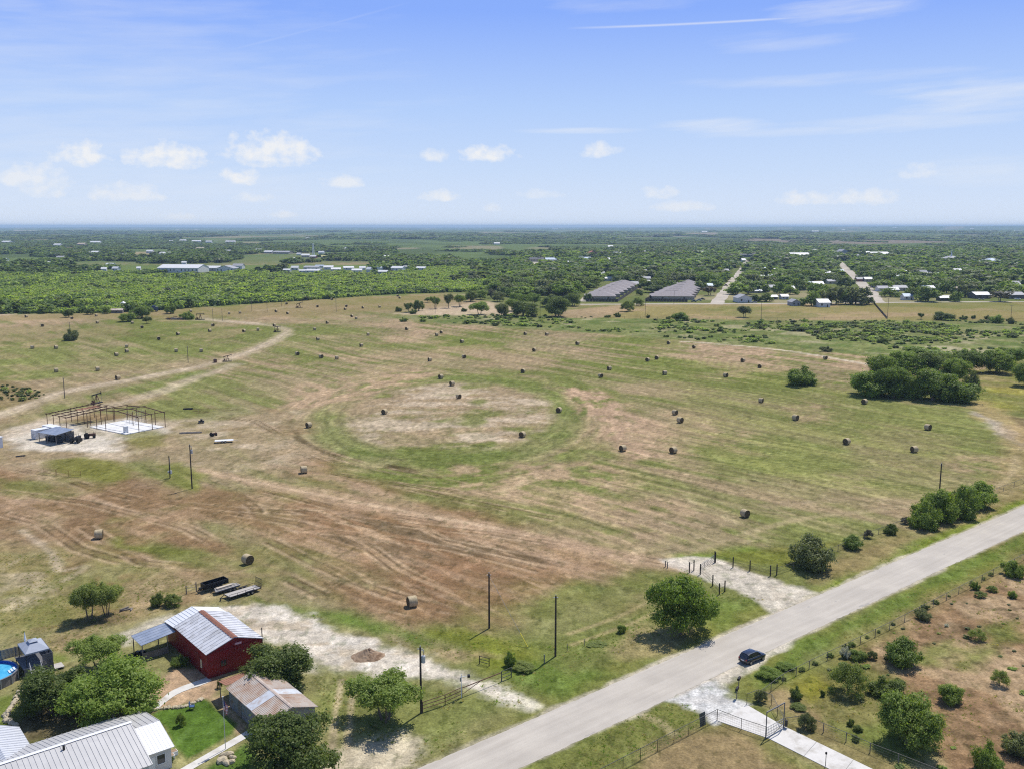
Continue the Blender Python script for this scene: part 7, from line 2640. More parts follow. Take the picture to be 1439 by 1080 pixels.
for s in (-1, 1):
    sd = MB()
    low, up = [(-1.93, s * .765, .97), (-.95, s * .79, .98), (.1, s * .79, .97), (1.08, s * .75, .97)], [(-1.60, s * .665, 1.47), (-.95, s * .665, 1.55), (.1, s * .66, 1.545), (.36, s * .645, 1.49)]
    for i in range(3):
        a, b, c, d = Vector(low[i]), Vector(low[i + 1]), Vector(up[i + 1]), Vector(up[i])
        q = (a, b, c, d) if s < 0 else (d, c, b, a)
        sd.add(q, [(0, 1, 2, 3)])
    sd.build('side_windows', M_GLASS, car)
    pl = MB()
    for i in range(4):
        a, b = Vector(low[i]), Vector(up[i])
        o_ = Vector((0, s * .012, 0))
        pl.bar(a + o_, b + o_, .07, .03)
    pl.build('pillars', PAINT, car)
    MB().bar((-1.5, s * .60, 1.585), (.1, s * .60, 1.615), .04).build('roof_rail', mat('bright_rail', (.55, .56, .58), .25, .9), car)
    MB().box(.72, .92, min(s * .86, s * 1.06), max(s * .86, s * 1.06), .98, 1.13).build('mirror', PAINT, car)
    MB().bar((-1.9, s * .81, .985), (1.1, s * .80, .985), .02, .03).build('belt_trim', MATS['bright_rail'], car)
    MB().box(-2.14, -2.05, min(s * .56, s * .76), max(s * .56, s * .76), .74, .94).build('tail_light', mat('tail_red', (.25, .012, .012), .2), car)
    MB().box(1.98, 2.10, min(s * .50, s * .72), max(s * .50, s * .72), .60, .73).build('headlight', mat('lamp_glass', (.6, .62, .65), .1), car)
    for x in (-WB / 2, WB / 2):
        wh = MB().tube([(x, s * .70, .33), (x, s * .925, .33)], .33, 20).build('wheel', M_RUBBER, car)
        rm_ = MB().tube([(x, s * .928, .33), (x, s * .94, .33)], .21, 14).build('rim', M_STEEL, wh)
MB().box(-2.155, -2.135, -.26, .26, .62, .75).build('number_plate', M_WHITE, car)
MB().box(-2.17, -2.07, -.72, .72, .40, .52).build('rear_bumper', M_BLACK, car)

# ------------------------------------------------------------------ old farmstead in the far west
p = at(174, 437.5)
si = thing('silo', 'pale grey round silo beside the far farm trees', 'silo', p)
MB().tube([(0, 0, 0), (0, 0, 6.0)], 1.9, 20).build('shell', mat('old_silo', (.47, .46, .45), .6, .2, var=.1, scale=.6), si)
MB().tube([(0, 0, 6.003), (0, 0, 7.4)], [2.0, .2], 20).build('roof', M_GALV, si)
p = at(165, 440)
sk_ = thing('farm_shack', 'low grey shack left of the silo', 'shack', p, .15)
wall_prism(-4, 4, -2, 2, 2.2, 3.1, 'x').build('wall', M_DARKWOOD, sk_)
gable_roof(-4, 4, -2, 2, 2.2, 3.1, 'x', .3).build('roof', M_RUSTROOF, sk_)
MB().box(-.5, .5, -2.04, -2.003, 0, 1.9).build('door', M_DARK, sk_)
p = at(217, 438)
fmn = thing('farm_machine', 'dark blue farm machine under trees right of the silo', 'machine', p, .3)
MB().box(-2.5, 2.5, -1.4, 1.4, 1.0, 3.4).box(-1.5, 1.0, -1.2, 1.2, 3.4, 4.6).build('body', mat('blue_machine', (.05, .07, .12), .5), fmn)
wheels(fmn, (-1.6, 1.6), (-1.6, 1.6), .9, .4)
p = at(247, 449)
sh_ = thing('scrap_heap', 'wide brown scrap timber heap left of the rusty pump jack', 'scrap heap', p)
for k in range(26):
    a = rnd.uniform(0, 6.28)
    c_ = Vector((rnd.uniform(-6, 6), rnd.uniform(-2, 2), 0))
    z = rnd.uniform(.3, 2.2) * (1 - abs(c_.x) / 8)
    l = rnd.uniform(1.5, 3.5)
    d = Vector((math.cos(a), math.sin(a), rnd.uniform(-.15, .3)))
    MB().bar(c_ + Vector((0, 0, z)) - d * l / 2, c_ + Vector((0, 0, z)) + d * l / 2, rnd.uniform(.25, .6), rnd.uniform(.15, .4)).build('scrap_beam', M_RUST if k % 3 else M_DARKWOOD, sh_)
MB().box(-5.5, 5.0, -1.6, 1.6, 0, .9).build('heap_bottom', M_DARKWOOD, sh_)


# ------------------------------------------------------------------ far houses
ROOFC = {'w': mat('far_white_roof', (.62, .62, .61), .6, .1), 'g': mat('far_grey_roof', (.33, .33, .34), .7, .2), 'b': mat('far_blue_roof', (.36, .42, .50), .6, .2), 'd': mat('far_dark_roof', (.10, .10, .105), .8), 'r': mat('far_red_roof', (.36, .13, .09), .8),
         't': mat('far_tan_roof', (.46, .38, .28), .85), 's': M_ASPH_ROOF, 'y': mat('far_yellow_roof', (.55, .48, .20), .8)}
WALLC = {'w': mat('far_white_wall', (.60, .59, .56), .85), 'g': mat('far_grey_wall', (.34, .34, .34), .85), 't': mat('far_tan_wall', (.40, .34, .26), .85), 'r': mat('far_brick_wall', (.26, .10, .075), .9), 'd': mat('far_dark_wall', (.13, .12, .11), .9)}
COLN = {'w': 'white', 'g': 'grey', 'b': 'blue grey', 'd': 'dark', 'r': 'red', 't': 'tan', 's': 'brown', 'y': 'yellow'}


def far_house(name, label, cat, px, py, wpx, hpx, roof='w', wall='w', depth=None, group=None, ax='x', hip=False, rz=.08, parts=True, clear=True):
    """A house whose foot stands at (px, py); wpx wide and hpx high in the photograph."""
    p, s = at(px, py), mpp(px, py)
    w, h = wpx * s, max(hpx * s, 3.2)
    d = depth or max(min(w * .7, 22), 7)
    h = min(h, 4.2 + .16 * min(w, d) + 2) if cat != 'church' else h
    eave = h * .60
    if clear:
        keep_clear(px, py, w, d)
    r = thing(name, label, cat, (p.x, p.y + d / 2, ground_z(p)), rz, group)
    x0, x1, y0, y1 = -w / 2, w / 2, -d / 2, d / 2
    if hip:
        wl_ = MB().box(x0 + .4, x1 - .4, y0 + .4, y1 - .4, 0, eave)
        wl_.build('wall', WALLC[wall], r)
        k = min(w, d) * .42
        rv = [(x0, y0, eave + .01), (x1, y0, eave + .01), (x1, y1, eave + .01), (x0, y1, eave + .01), (x0 + k, y0 + d / 2 if w >= d else y0 + k, h), (x1 - k, y1 - d / 2 if w >= d else y1 - k, h)]
        if w >= d:
            rv[4], rv[5] = (x0 + k, 0, h), (x1 - k, 0, h)
            fs = [(0, 1, 5, 4), (1, 2, 5), (2, 3, 4, 5), (3, 0, 4), (3, 2, 1, 0)]
        else:
            rv[4], rv[5] = (0, y0 + k, h), (0, y1 - k, h)
            fs = [(0, 1, 4), (1, 2, 5, 4), (2, 3, 5), (3, 0, 4, 5), (3, 2, 1, 0)]
        MB().add(rv, fs).build('roof', ROOFC[roof], r)
    else:
        wall_prism(x0, x1, y0, y1, eave, h - .1, ax).build('wall', WALLC[wall], r)
        gable_roof(x0, x1, y0, y1, eave, h - .1, ax, .5, .14).build('roof', ROOFC[roof], r)
    if wpx >= 9 and parts:
        n = max(2, int(w / 5))
        for i in range(n):
            x = x0 + w * (i + .5) / n
            if i == n // 2:
                MB().box(x - .5, x + .5, y0 + (.4 if hip else 0) - .05, y0 + (.4 if hip else 0) - .004, 0, min(2.1, eave - .2)).build('door', M_DARK, r)
            else:
                MB().box(x - .7, x + .7, y0 + (.4 if hip else 0) - .05, y0 + (.4 if hip else 0) - .004, eave * .35, eave * .78).build('window', M_GLASS, r)
    return r


# rows of brown hip roofed houses with their board fences
def roof_row(n, a, b, w0, w1, row):
    for i in range(n):
        f = i / (n - 1)
        pa, pb = at(*a), at(*b)
        p = pa.lerp(pb, f)
        w = w0 + (w1 - w0) * f
        d = (pb - pa).length / (n - 1) * .93
        r = thing('row_house', 'brown hip roofed house, %s back in the %s row' % (ordinal(i + 1), row), 'house', (p.x, p.y + d / 2, 0), -.05, 'brown hip roofed houses of the %s row' % row)
        CLEAR.append((p.x, p.y + d / 2, w * .62))
        CLEAR.append((p.x - w * .3, p.y + d / 2, w * .5))
        CLEAR.append((p.x + w * .3, p.y + d / 2, w * .5))
        CLEAR.append((p.x, p.y - 12, w * .6))
        x0, x1, y0, y1, e, h = -w / 2, w / 2, -d / 2, d / 2, 3.0, 7.2
        MB().box(x0 + .6, x1 - .6, y0 + .6, y1 - .6, 0, e).build('wall', WALLC['t'], r)
        k = d * .48
        MB().add([(x0, y0, e + .01), (x1, y0, e + .01), (x1, y1, e + .01), (x0, y1, e + .01), (x0 + k, 0, h), (x1 - k, 0, h)], [(0, 1, 5, 4), (1, 2, 5), (2, 3, 4, 5), (3, 0, 4), (3, 2, 1, 0)]).build('roof', M_ASPH_ROOF, r)
        MB().bar((x0 + k, 0, h + .05), (x1 - k, 0, h + .05), .5, .16).build('ridge_cap', mat('pale_ridge', (.36, .33, .30), .9), r)
        for x in (-w * .25, w * .25):
            MB().box(x - .7, x + .7, y0 + .55, y0 + .596, 1.0, 2.3).build('window', M_GLASS, r)


roof_row(7, (845, 421.5), (878.5, 404.5), 27, 28, 'first')
roof_row(7, (947.5, 421.5), (970.5, 404), 37, 27, 'second')
M_BOARD = mat('dark_board_fence', (.085, .072, .062), .9, var=.25, scale=.3)


def board_fence(label, pts, h=2.4):
    P = [at(*q) for q in pts]
    r = thing('board_fence', label, 'fence', P[0])
    b_ = MB()
    for a, b in zip(P, P[1:]):
        n = max(1, int((b - a).length / 2.4))
        for i in range(n):
            q0, q1 = a.lerp(b, i / n) - P[0], a.lerp(b, (i + .97) / n) - P[0]
            b_.bar(q0 + Vector((0, 0, h / 2)), q1 + Vector((0, 0, h / 2)), .06, h)
    b_.build('boards', M_BOARD, r)
    pp = MB()
    for a in P:
        q = a - P[0]
        pp.box(q.x - .12, q.x + .12, q.y - .12, q.y + .12, 0, h + .15)
    pp.build('end_posts', M_BOARD, r)
    for i in range(len(P) - 1):
        a, b = P[i], P[i + 1]
        m = max(1, int((b - a).length / 14))
        for k in range(m + 1):
            q = a.lerp(b, k / m)
            CLEAR.append((q.x, q.y, 7))


board_fence('dark board fence round the first row of brown roofs', [(824, 424), (868, 424.5), (899, 404)], 2.6)
board_fence('dark board fence round the second row of brown roofs', [(938, 404), (907, 424), (966, 424.5)], 2.6)
board_fence('dark board fence running down from the town to the field', [(1228, 427), (1240, 441), (1246, 448)], 1.6)

# (photo x, photo y of the foot, width px, height px, roof, wall) by quarter; labels count from the left
r5 = random.Random(31)
DEEP = []
for k in range(400):
    px, py = r5.uniform(880, 1436), r5.uniform(372, 410)
    if all(abs(px - a[0]) > 13 or abs(py - a[1]) > 5 for a in DEEP) and abs(px - (1010 + (428 - py) * .78)) > 12 and abs(px - (1231 - (426 - py) * .85)) > 12 and not (830 < px < 990 and py > 398):
        s_ = 1.0 / mpp(px, py)
        DEEP.append((px, py, r5.uniform(9, 15) * s_, 5.2 * s_, r5.choice('wgggbtd'), r5.choice('wwgtd')))
    if len(DEEP) >= 42:
        break
QUARTERS = {
    'far west edge': ('house among dark oaks', 'west', [(4, 367, 10, 4, 'w', 'w'), (4, 376, 10, 4, 'g', 'w'), (32, 374, 9, 4, 'w', 'w'), (71, 372.5, 12, 5, 'w', 'w'), (119, 355, 5, 4, 'w', 'w'), (131, 357.5, 14, 4.5, 'w', 'g'),
                                              (154, 375, 11, 5, 'w', 'w'), (145, 381, 7, 5, 'w', 'w'), (162, 381, 9, 6, 'w', 'w'), (84, 364, 10, 4, 'g', 'w'), (176, 360, 10, 4, 'g', 'w'), (8, 342.5, 12, 4, 'w', 'w'), (80, 346.5, 10, 4.5, 'w', 'w'), (133, 343, 14, 4, 'w', 'w'), (114, 345.5, 11, 4, 't', 't'),
                                              (210, 356, 9, 4.5, 'w', 'w'), (234, 359.5, 21, 5, 'w', 'g'), (281, 352.5, 12, 5, 't', 't'), (324, 355.5, 17, 4, 'g', 'w'), (320, 363, 6, 4, 'w', 'w'), (258, 371.5, 6, 4, 'w', 'w'), (194, 380, 5, 5, 'w', 'w')]),
    'plain': ('far white barn on the hazy plain', 'plain', [(240, 341, 5, 3, 'w', 'w'), (256.5, 340, 9, 3, 'w', 'w'), (275, 341, 12, 3, 'w', 'w'), (293, 341.5, 8, 3, 'w', 'w'), (323, 341.5, 13, 3, 'w', 'w'), (654, 330, 6, 3, 'w', 'w'), (698, 344, 8, 3, 'w', 'w'), (432, 337, 5, 2.5, 'w', 'w'), (1146, 329, 10, 4, 'w', 'w'),
                                                          (990, 329, 8, 3, 'w', 'w'), (1058, 335, 4, 4.5, 'w', 'w'), (1185, 324.5, 5, 3, 'w', 'w'), (1258, 323.5, 6, 3, 'w', 'w'), (1366, 324, 5, 3, 'w', 'w'), (1422, 327.5, 8, 4, 'w', 'w'), (1404, 328, 5, 3, 'w', 'w'), (1085, 327.5, 7, 3, 'w', 'w'), (780, 323.5, 8, 2.5, 'w', 'w'), (275, 325, 4, 2.5, 'w', 'w'), (250, 325.5, 4, 2, 'w', 'w')]),
    'tower settlement': ('roof near the lattice tower', 'tower', [(363, 354, 8, 4, 'w', 'w'), (377, 356.5, 12, 4, 'w', 'g'), (396, 357, 25, 4, 'g', 't'), (420, 359, 6, 3.5, 'w', 'w'), (429, 362, 11, 5, 'w', 't'), (440, 363, 9, 4, 'w', 'r'), (451.5, 357.5, 8, 4.5, 'w', 'w'), (455, 363, 8, 4, 'y', 't'), (488, 352, 7, 4.5, 'w', 'w'), (415, 366, 5, 4, 'w', 'w'), (467, 360, 6, 4, 'r', 't'), (543, 363, 8, 4, 'w', 'w')]),
    'trailer park': ('white trailer home beyond the brush', 'park', [(403, 382, 10, 4, 'w', 'w'), (414, 380, 10, 6, 'w', 'w'), (425, 383, 9, 4, 'w', 'w'), (438, 379, 22, 5, 'g', 'w'), (440, 383.5, 20, 5, 'w', 'w'), (449, 376.5, 12, 4, 'b', 'w'), (461, 379, 13, 5.5, 'w', 'w'), (471, 381.5, 13, 5, 'w', 'w'), (489, 379.5, 14, 5, 'w', 'w'),
                                                                   (501, 383, 14, 5, 'w', 'w'), (509, 379.5, 8, 5, 'w', 'w'), (518.5, 383, 6, 8, 'w', 'w'), (534, 380, 8, 5.5, 'w', 'w'), (538, 385, 13, 5, 'w', 'w'), (559, 380.5, 17, 6, 'w', 'w'), (592, 379.5, 13, 4.5, 'w', 'w'), (571, 377.5, 8, 4, 'g', 'w')]),
    'town back': ('building on the far side of town', 'back', [(754, 368, 20, 6, 'd', 't'), (774, 368.5, 15, 6, 'b', 'w'), (741, 371.5, 10, 4, 'w', 't'), (764, 371, 13, 4, 'w', 'w'), (822, 366.5, 17, 5, 'b', 'g'), (868, 359.5, 18, 5, 'w', 'g'), (853, 367.5, 8, 5, 'w', 'w'), (858, 349, 7, 4, 'w', 'w'), (846, 386, 7, 4, 'g', 'w'), (800, 371, 4, 4, 'w', 'w'),
                                                             (902, 357.5, 10, 5, 'w', 'w'), (967, 357.5, 9, 4, 'w', 'w'), (985, 357, 9, 4, 'w', 't'), (980, 352.5, 4, 3.5, 'w', 'w'), (1049, 361.5, 32, 5, 'd', 'd'), (1053, 357, 6, 4.5, 'w', 'w'), (1025, 368, 5, 4, 'w', 'w'), (1045, 368.5, 5, 5, 'w', 'w'), (1145, 355, 8, 6, 'w', 'w'),
                                                             (1186, 365, 17, 5, 'w', 'g'), (1217, 358.5, 12, 5, 'w', 'w'), (1237, 361, 26, 8, 'w', 'd'), (1289, 355, 5, 4, 'w', 'w'), (1293, 373, 5, 4, 'w', 'w'), (1366.5, 378, 14, 5, 'w', 'w'), (1370, 371, 18, 5, 'g', 'g'), (1410, 373, 6, 5, 'w', 'w'), (1255, 360, 8, 4, 'g', 'g'), (1202, 362, 12, 4, 'g', 't')]),
    'town middle': ('house in the middle of town', 'middle', [(968, 382, 8, 4, 'g', 'w'), (1011, 380.5, 8, 6, 'b', 'g'), (1070, 392, 9, 5, 'w', 'w'), (1158, 386.5, 21, 5, 'w', 'w'), (1150, 404, 15, 8, 'w', 'w'), (1132, 396, 4, 4, 'w', 'w'), (1097, 403, 8, 5, 'w', 'w'), (1252, 394, 18, 9, 'w', 'w'), (1303, 389.5, 8, 6, 'w', 'w'), (1298, 388, 10, 9, 'g', 't'),
                                                              (1295, 395, 9, 4, 't', 't'), (1170, 399, 14, 6, 'g', 't'), (1262, 388, 6, 5, 'w', 'w'), (854, 395, 12, 6, 'w', 'w'), (845, 388, 6, 4, 'w', 'g'), (1386, 406, 5, 5, 'w', 'w'), (1210, 396, 12, 6, 'g', 'r'), (888, 403, 18, 7, 'g', 'g'), (1432, 404, 7, 5, 'w', 't'), (912, 398, 7, 4, 'w', 'w')]),
    'town deep': ('house half hidden deep among the town trees', 'deep', DEEP),
    'frontage': ('house along the street facing the field', 'front', [(1076, 410, 11, 9, 'g', 'g'), (1062, 412, 17, 5, 'w', 't'), (1087, 421, 11, 6, 'w', 'd'), (1103, 421, 10, 7, 'w', 'w'), (1257, 412, 12, 8, 'w', 'g'), (1277, 422, 14, 9, 'b', 'w'), (1328, 423, 15, 7, 'w', 'd'), (1268, 408.5, 8, 5, 'w', 'w')]),
}
for q, (phrase, _n, rows_) in QUARTERS.items():
    for i, (px, py, w, h, rf_, wl_) in enumerate(sorted(rows_)):
        far_house('far_house', '%s %s, %s from the left' % (COLN[rf_] + ' roofed' if 'white' not in phrase else '', phrase, ordinal(i + 1)) if 'white' not in phrase else '%s, %s from the left' % (phrase, ordinal(i + 1)),
                  'house' if q != 'plain' else 'barn', px, py, w, h, rf_, wl_, None, 'houses of the ' + q, rz=.08 if q.startswith(('town', 'front')) else random.Random(px).uniform(-.3, .3), clear=q != 'plain')
far_house('far_house', 'grey gabled house with white front at the street corner', 'house', 1046, 425.5, 20, 11, 'g', 'w', 13, None, 'y')
far_house('far_house', 'grey gabled little house left of the white roofed cottage', 'house', 1118, 430, 12, 9, 'g', 'g', 10, None, 'y')
far_house('far_house', 'white roofed cottage under big trees on the field edge', 'house', 1158, 432, 16, 11, 'w', 'w', 12, None, 'x')
far_house('far_house', 'white roofed carport house at the right end of the frontage', 'house', 1381, 420, 22, 9, 'w', 'd', 13, None, 'x')
far_house('far_house', 'grey roofed house at the far right of the frontage', 'house', 1428, 420, 24, 9, 'g', 'd', 13, None, 'x')
far_house('warehouse', 'large white metal warehouse beyond the brush', 'warehouse', 252, 383.5, 60, 11, 'w', 'w', 34, None, 'x', rz=-.12)
far_house('warehouse', 'low white shed adjoining the large white warehouse', 'warehouse', 294, 381, 30, 7, 'w', 'g', 16, None, 'x', rz=-.12)
far_house('warehouse', 'pale blue grey workshop right of the low white shed', 'warehouse', 317, 383, 26, 10, 'g', 'w', 18, None, 'y', rz=-.12)
far_house('warehouse', 'small pale store at the right end of the warehouse group', 'warehouse', 334, 378, 14, 7, 'g', 'w', 12, None, 'x', rz=-.12)
far_house('school_hall', 'brick hall with white roof in the back of town', 'school', 1125, 363.5, 27, 9, 'w', 'r', 30, None, 'x')
far_house('church', 'church with orange red roof beyond the town trees', 'church', 833, 361, 14, 8, 'r', 'r', 26, None, 'y')
far_house('church', 'grey gabled church at the head of the right town street', 'church', 1186, 359.5, 10, 9, 'g', 'g', 26, None, 'y')
ch = far_house('church', 'grey hip roofed church with a thin white steeple', 'church', 1342, 369, 20, 9, 'g', 'g', 30, None, 'x', True)
MB().tube([(0, 0, 10.5), (0, 0, 13), (0, 0, 24)], [1.3, 1.1, .15], 8).build('steeple', M_WHITE, ch)
far_house('far_house', 'large light grey hip roofed house on the right town edge', 'house', 1397, 371.5, 19, 9, 'b', 'w', 24, None, 'x', True)
p = at(440.5, 361)
tw = thing('lattice_tower', 'tall pale lattice tower beyond the trailer park', 'tower', (p.x, p.y, 0))
h = height_to(p, 343.5)
tm = MB()
for (a, b) in ((-1, -1), (1, -1), (1, 1), (-1, 1)):
    tm.bar((a * 2.2, b * 2.2, 0), (a * .7, b * .7, h), .5)
for k in range(7):
    z0, z1 = h * k / 7, h * (k + 1) / 7
    w0, w1 = 2.2 - 1.5 * k / 7, 2.2 - 1.5 * (k + 1) / 7
    tm.bar((-w0, -w0, z0), (w1, -w1, z1), .3).bar((w0, -w0, z0), (-w1, -w1, z1), .3)
tm.build('lattice', M_WHITE, tw)
MB().box(-1.2, 1.2, -1.2, 1.2, h, h + 1.6).build('head', M_WHITE, tw)


# cars by the frontage
def far_car(label, px, py, m, rz=0):
    p = at(px, py)
    r = thing('far_vehicle', label, 'car', p, rz)
    MB().add([(-2.4, -.9, .4), (2.4, -.9, .4), (2.4, .9, .4), (-2.4, .9, .4), (-2.4, -.9, 1.05), (2.3, -.9, .95), (2.3, .9, .95), (-2.4, .9, 1.05)], [(0, 1, 5, 4), (1, 2, 6, 5), (2, 3, 7, 6), (3, 0, 4, 7), (4, 5, 6, 7), (3, 2, 1, 0)]).build('body', m, r)
    MB().add([(-1.0, -.85, 1.02), (1.3, -.85, 1.0), (1.3, .85, 1.0), (-1.0, .85, 1.02), (-.8, -.7, 1.75), (.6, -.7, 1.75), (.6, .7, 1.75), (-.8, .7, 1.75)], [(0, 1, 5, 4), (1, 2, 6, 5), (2, 3, 7, 6), (3, 0, 4, 7), (4, 5, 6, 7)]).build('cabin', M_GLASS, r)
    wheels(r, (-1.5, 1.5), (-.92, .92), .38, .22)


BLU = mat('dark_blue_paint', (.03, .045, .085), .25)
SIL = mat('silver_paint', (.45, .46, .47), .3, .4)
for (lab, px, py, m) in [('dark blue pickup parked by the second row of brown roofs', 975, 424.5, BLU), ('silver pickup beside the dark blue one near the brown roofs', 982, 423, SIL), ('dark car farther along by the brown roof drives', 987, 421.5, M_BLACK),
                         ('white car on the lot left of the first brown roofs', 805, 411.5, M_WHITE), ('white car under the grey roof at the far right frontage', 1430, 421.2, M_WHITE), ('silver car beneath the carport house on the frontage', 1379, 421.3, SIL),
                         ('dark car on the town street between the trees', 1020, 402, M_BLACK), ('silver car by the white roofed house at the corner', 1060, 426, SIL)]:
    far_car(lab, px, py, m, rnd.uniform(-.5, .5))

# ------------------------------------------------------------------ town trees one by one
TT = [  # front rows, by eye: x, y of the foot, width, height, leaves, kind
    (1140, 430, 30, 24, 'g', 'oak'), (1168, 428, 28, 30, 'o', 'oak'), (1202, 428, 38, 28, 'o', 'oak'), (1221, 428, 16, 12, 'd', 'oak'), (1188, 428, 18, 22, 'g', 'oak'), (1304, 424, 34, 26, 'g', 'oak'), (1281, 421, 24, 20, 'd', 'oak'),
    (1343, 424, 20, 16, 'g', 'oak'), (1364, 417, 15, 13, 'd', 'oak'), (1405, 424, 28, 18, 'w', 'spread'), (1420, 414, 34, 22, 'b', 'oak'), (1352, 418, 18, 20, 'o', 'oak'), (1330, 412, 26, 20, 'g', 'oak'), (1388, 410, 24, 16, 'g', 'oak'),
    (811, 412, 24, 20, 'b', 'oak'), (762, 415, 30, 15, 'o', 'oak'), (787, 414, 24, 16, 'g', 'oak'), (738, 418, 26, 18, 'b', 'oak'), (826, 423, 12, 12, 'd', 'oak'), (820, 402, 20, 14, 'd', 'oak'), (836, 400, 22, 15, 'g', 'oak'),
    (926, 408, 24, 16, 'd', 'oak'), (905, 405, 22, 14, 'd', 'oak'), (945, 407, 20, 14, 'g', 'oak'), (962, 405, 20, 13, 'g', 'oak'), (984, 407, 20, 14, 'd', 'oak'), (1006, 405, 22, 14, 'b', 'oak'), (997, 415, 20, 15, 'n', 'spread'), (899, 415, 12, 10, 'd', 'oak'),
    (1036, 414, 32, 20, 'b', 'oak'), (1056, 408, 24, 16, 'd', 'oak'), (1041, 402, 24, 15, 'g', 'oak'), (1060, 424, 14, 12, 'd', 'oak'), (1075, 424, 22, 14, 'd', 'oak'), (1096, 412, 24, 18, 'b', 'oak'), (1110, 414, 22, 16, 'g', 'oak'), (1124, 408, 22, 18, 'd', 'oak'),
    (1085, 400, 26, 18, 'b', 'oak'), (1108, 398, 24, 18, 'd', 'oak'), (1188, 404, 26, 18, 'd', 'oak'), (1176, 392, 24, 16, 'g', 'oak'), (1234, 404, 24, 18, 'd', 'oak'), (1250, 404, 24, 14, 'd', 'oak'), (1270, 402, 28, 18, 'g', 'oak'), (1320, 400, 28, 20, 'b', 'oak'),
    (1345, 402, 26, 18, 'o', 'oak'), (1366, 400, 28, 18, 'g', 'oak'), (1404, 398, 28, 18, 'b', 'oak'), (1434, 398, 30, 26, 'g', 'oak'), (1216, 388, 24, 16, 'g', 'oak'), (1160, 416, 20, 16, 'g', 'oak'), (1145, 412, 22, 16, 'b', 'oak'),
]
LEAFK = {'g': (L_GREEN, 'green'), 'o': (L_OLIVE, 'olive'), 'd': (L_OAK, 'dark'), 'b': (L_BRIGHT, 'bright green'), 'w': (L_GREY, 'bare grey'), 'n': (L_BROWN, 'brown leaved')}
for i, (px, py, w, h, lf, kd) in enumerate(sorted(TT)):
    p, s = at(px, py), mpp(px, py)
    far_tree('town_tree', '%s tree of the town front, %s from the left of those facing the field' % (LEAFK[lf][1], ordinal(i + 1)), 'tree', p, w * s, h * s * .92, LEAFK[lf][0], kd, 'trees of the town front')
    CLEAR.append((p.x, p.y, w * s * .42))
# and the ranks behind them, spread between houses and streets
for strip in ((1006, 428, 1053, 364, 14), (1231, 426, 1178, 367, 14), (822, 424, 862, 400, 10)):
    a, b = at(strip[0], strip[1]), at(strip[2], strip[3])
    for k in range(60):
        q = a.lerp(b, k / 59)
        CLEAR.append((q.x, q.y, strip[4]))
ty, tx = [], []
x, y = sample_poly([(690, 405), (726, 420), (800, 420), (818, 408), (1000, 416), (1230, 418), (1560, 418), (1560, 384), (1010, 383), (740, 383)], 9000, 77)
idx = thin(x, y, 17.0)
x, y = x[idx], y[idx]
k = clear_mask(x, y)
x, y = x[k], y[k]
vis = np.abs(np.arctan2(x, y)) < R(28.6)
x, y = x[vis], y[vis]
sel = np.argsort(y)[:235]
x, y = x[sel], y[sel]
ranks = {}
for a, b in zip(x, y):
    ranks.setdefault(int((b - 760) // 70), []).append((a, b))
rn = ['nearest', 'second', 'third', 'fourth', 'fifth', 'sixth', 'seventh', 'eighth', 'ninth', 'tenth']
r3 = random.Random(9)
for j, rk in enumerate(sorted(ranks)):
    for i, (a, b) in enumerate(sorted(ranks[rk], key=lambda q: q[0] / q[1])):
        lf = r3.choice('gggbdddoo')
        w = r3.uniform(15, 27)
        far_tree('town_tree', '%s crown in the %s rank of town trees, %s from the left' % (LEAFK[lf][1], rn[min(j, 9)], ordinal(i + 1)), 'tree', Vector((a, b, 0)), w, w * r3.uniform(.42, .55), LEAFK[lf][0], r3.choice(['oak', 'oak', 'oak', 'spread']), 'ranks of town trees')
        CLEAR.append((a, b, w * .35))
print('town trees', len(x))


# ------------------------------------------------------------------ the masses themselves, once every building has its place
rs = np.random.RandomState(5)
# brush wood behind the hayfield
x, y = sample_poly([(-260, 443), (-100, 442), (150, 440), (200, 437), (250, 434), (330, 428), (400, 424.5), (480, 418.5), (560, 413), (640, 411), (700, 405), (716, 392), (724, 378), (600, 376), (560, 384), (360, 385), (345, 383), (220, 383), (120, 386), (-260, 388)], 150000, 11)
idx = thin(x, y, 3.9)
x, y = x[idx], y[idx]
k = clear_mask(x, y)
x, y = x[k], y[k]
big = fbm(x / 45, y / 90, 3, 7)
w = rs.uniform(4.2, 7.6, len(x)) * (.9 + .35 * (big > .52))
h = w * rs.uniform(.50, .66, len(x))
kind = rs.choice([0, 0, 1, 2, 3, 3], len(x))
kind[(big > .56) & (rs.rand(len(x)) < .55)] = 1
dk = rs.rand(len(x)) < .06
kind[dk] = rs.choice([4, 6], dk.sum())
# the front edge is taller and darker
edge = (y < 735) | ((x > -150) & (y < 800 + (x + 150) * .2))
fr = edge & (rs.rand(len(x)) < .35)
kind[fr] = rs.choice([4, 5], fr.sum())
h[fr] *= 1.3
scatter('brush_wood', np.stack([x, y, terrain(x, y) - .2], -1), w, h, kind, SRC, 'dense green mesquite brush behind the hayfield')

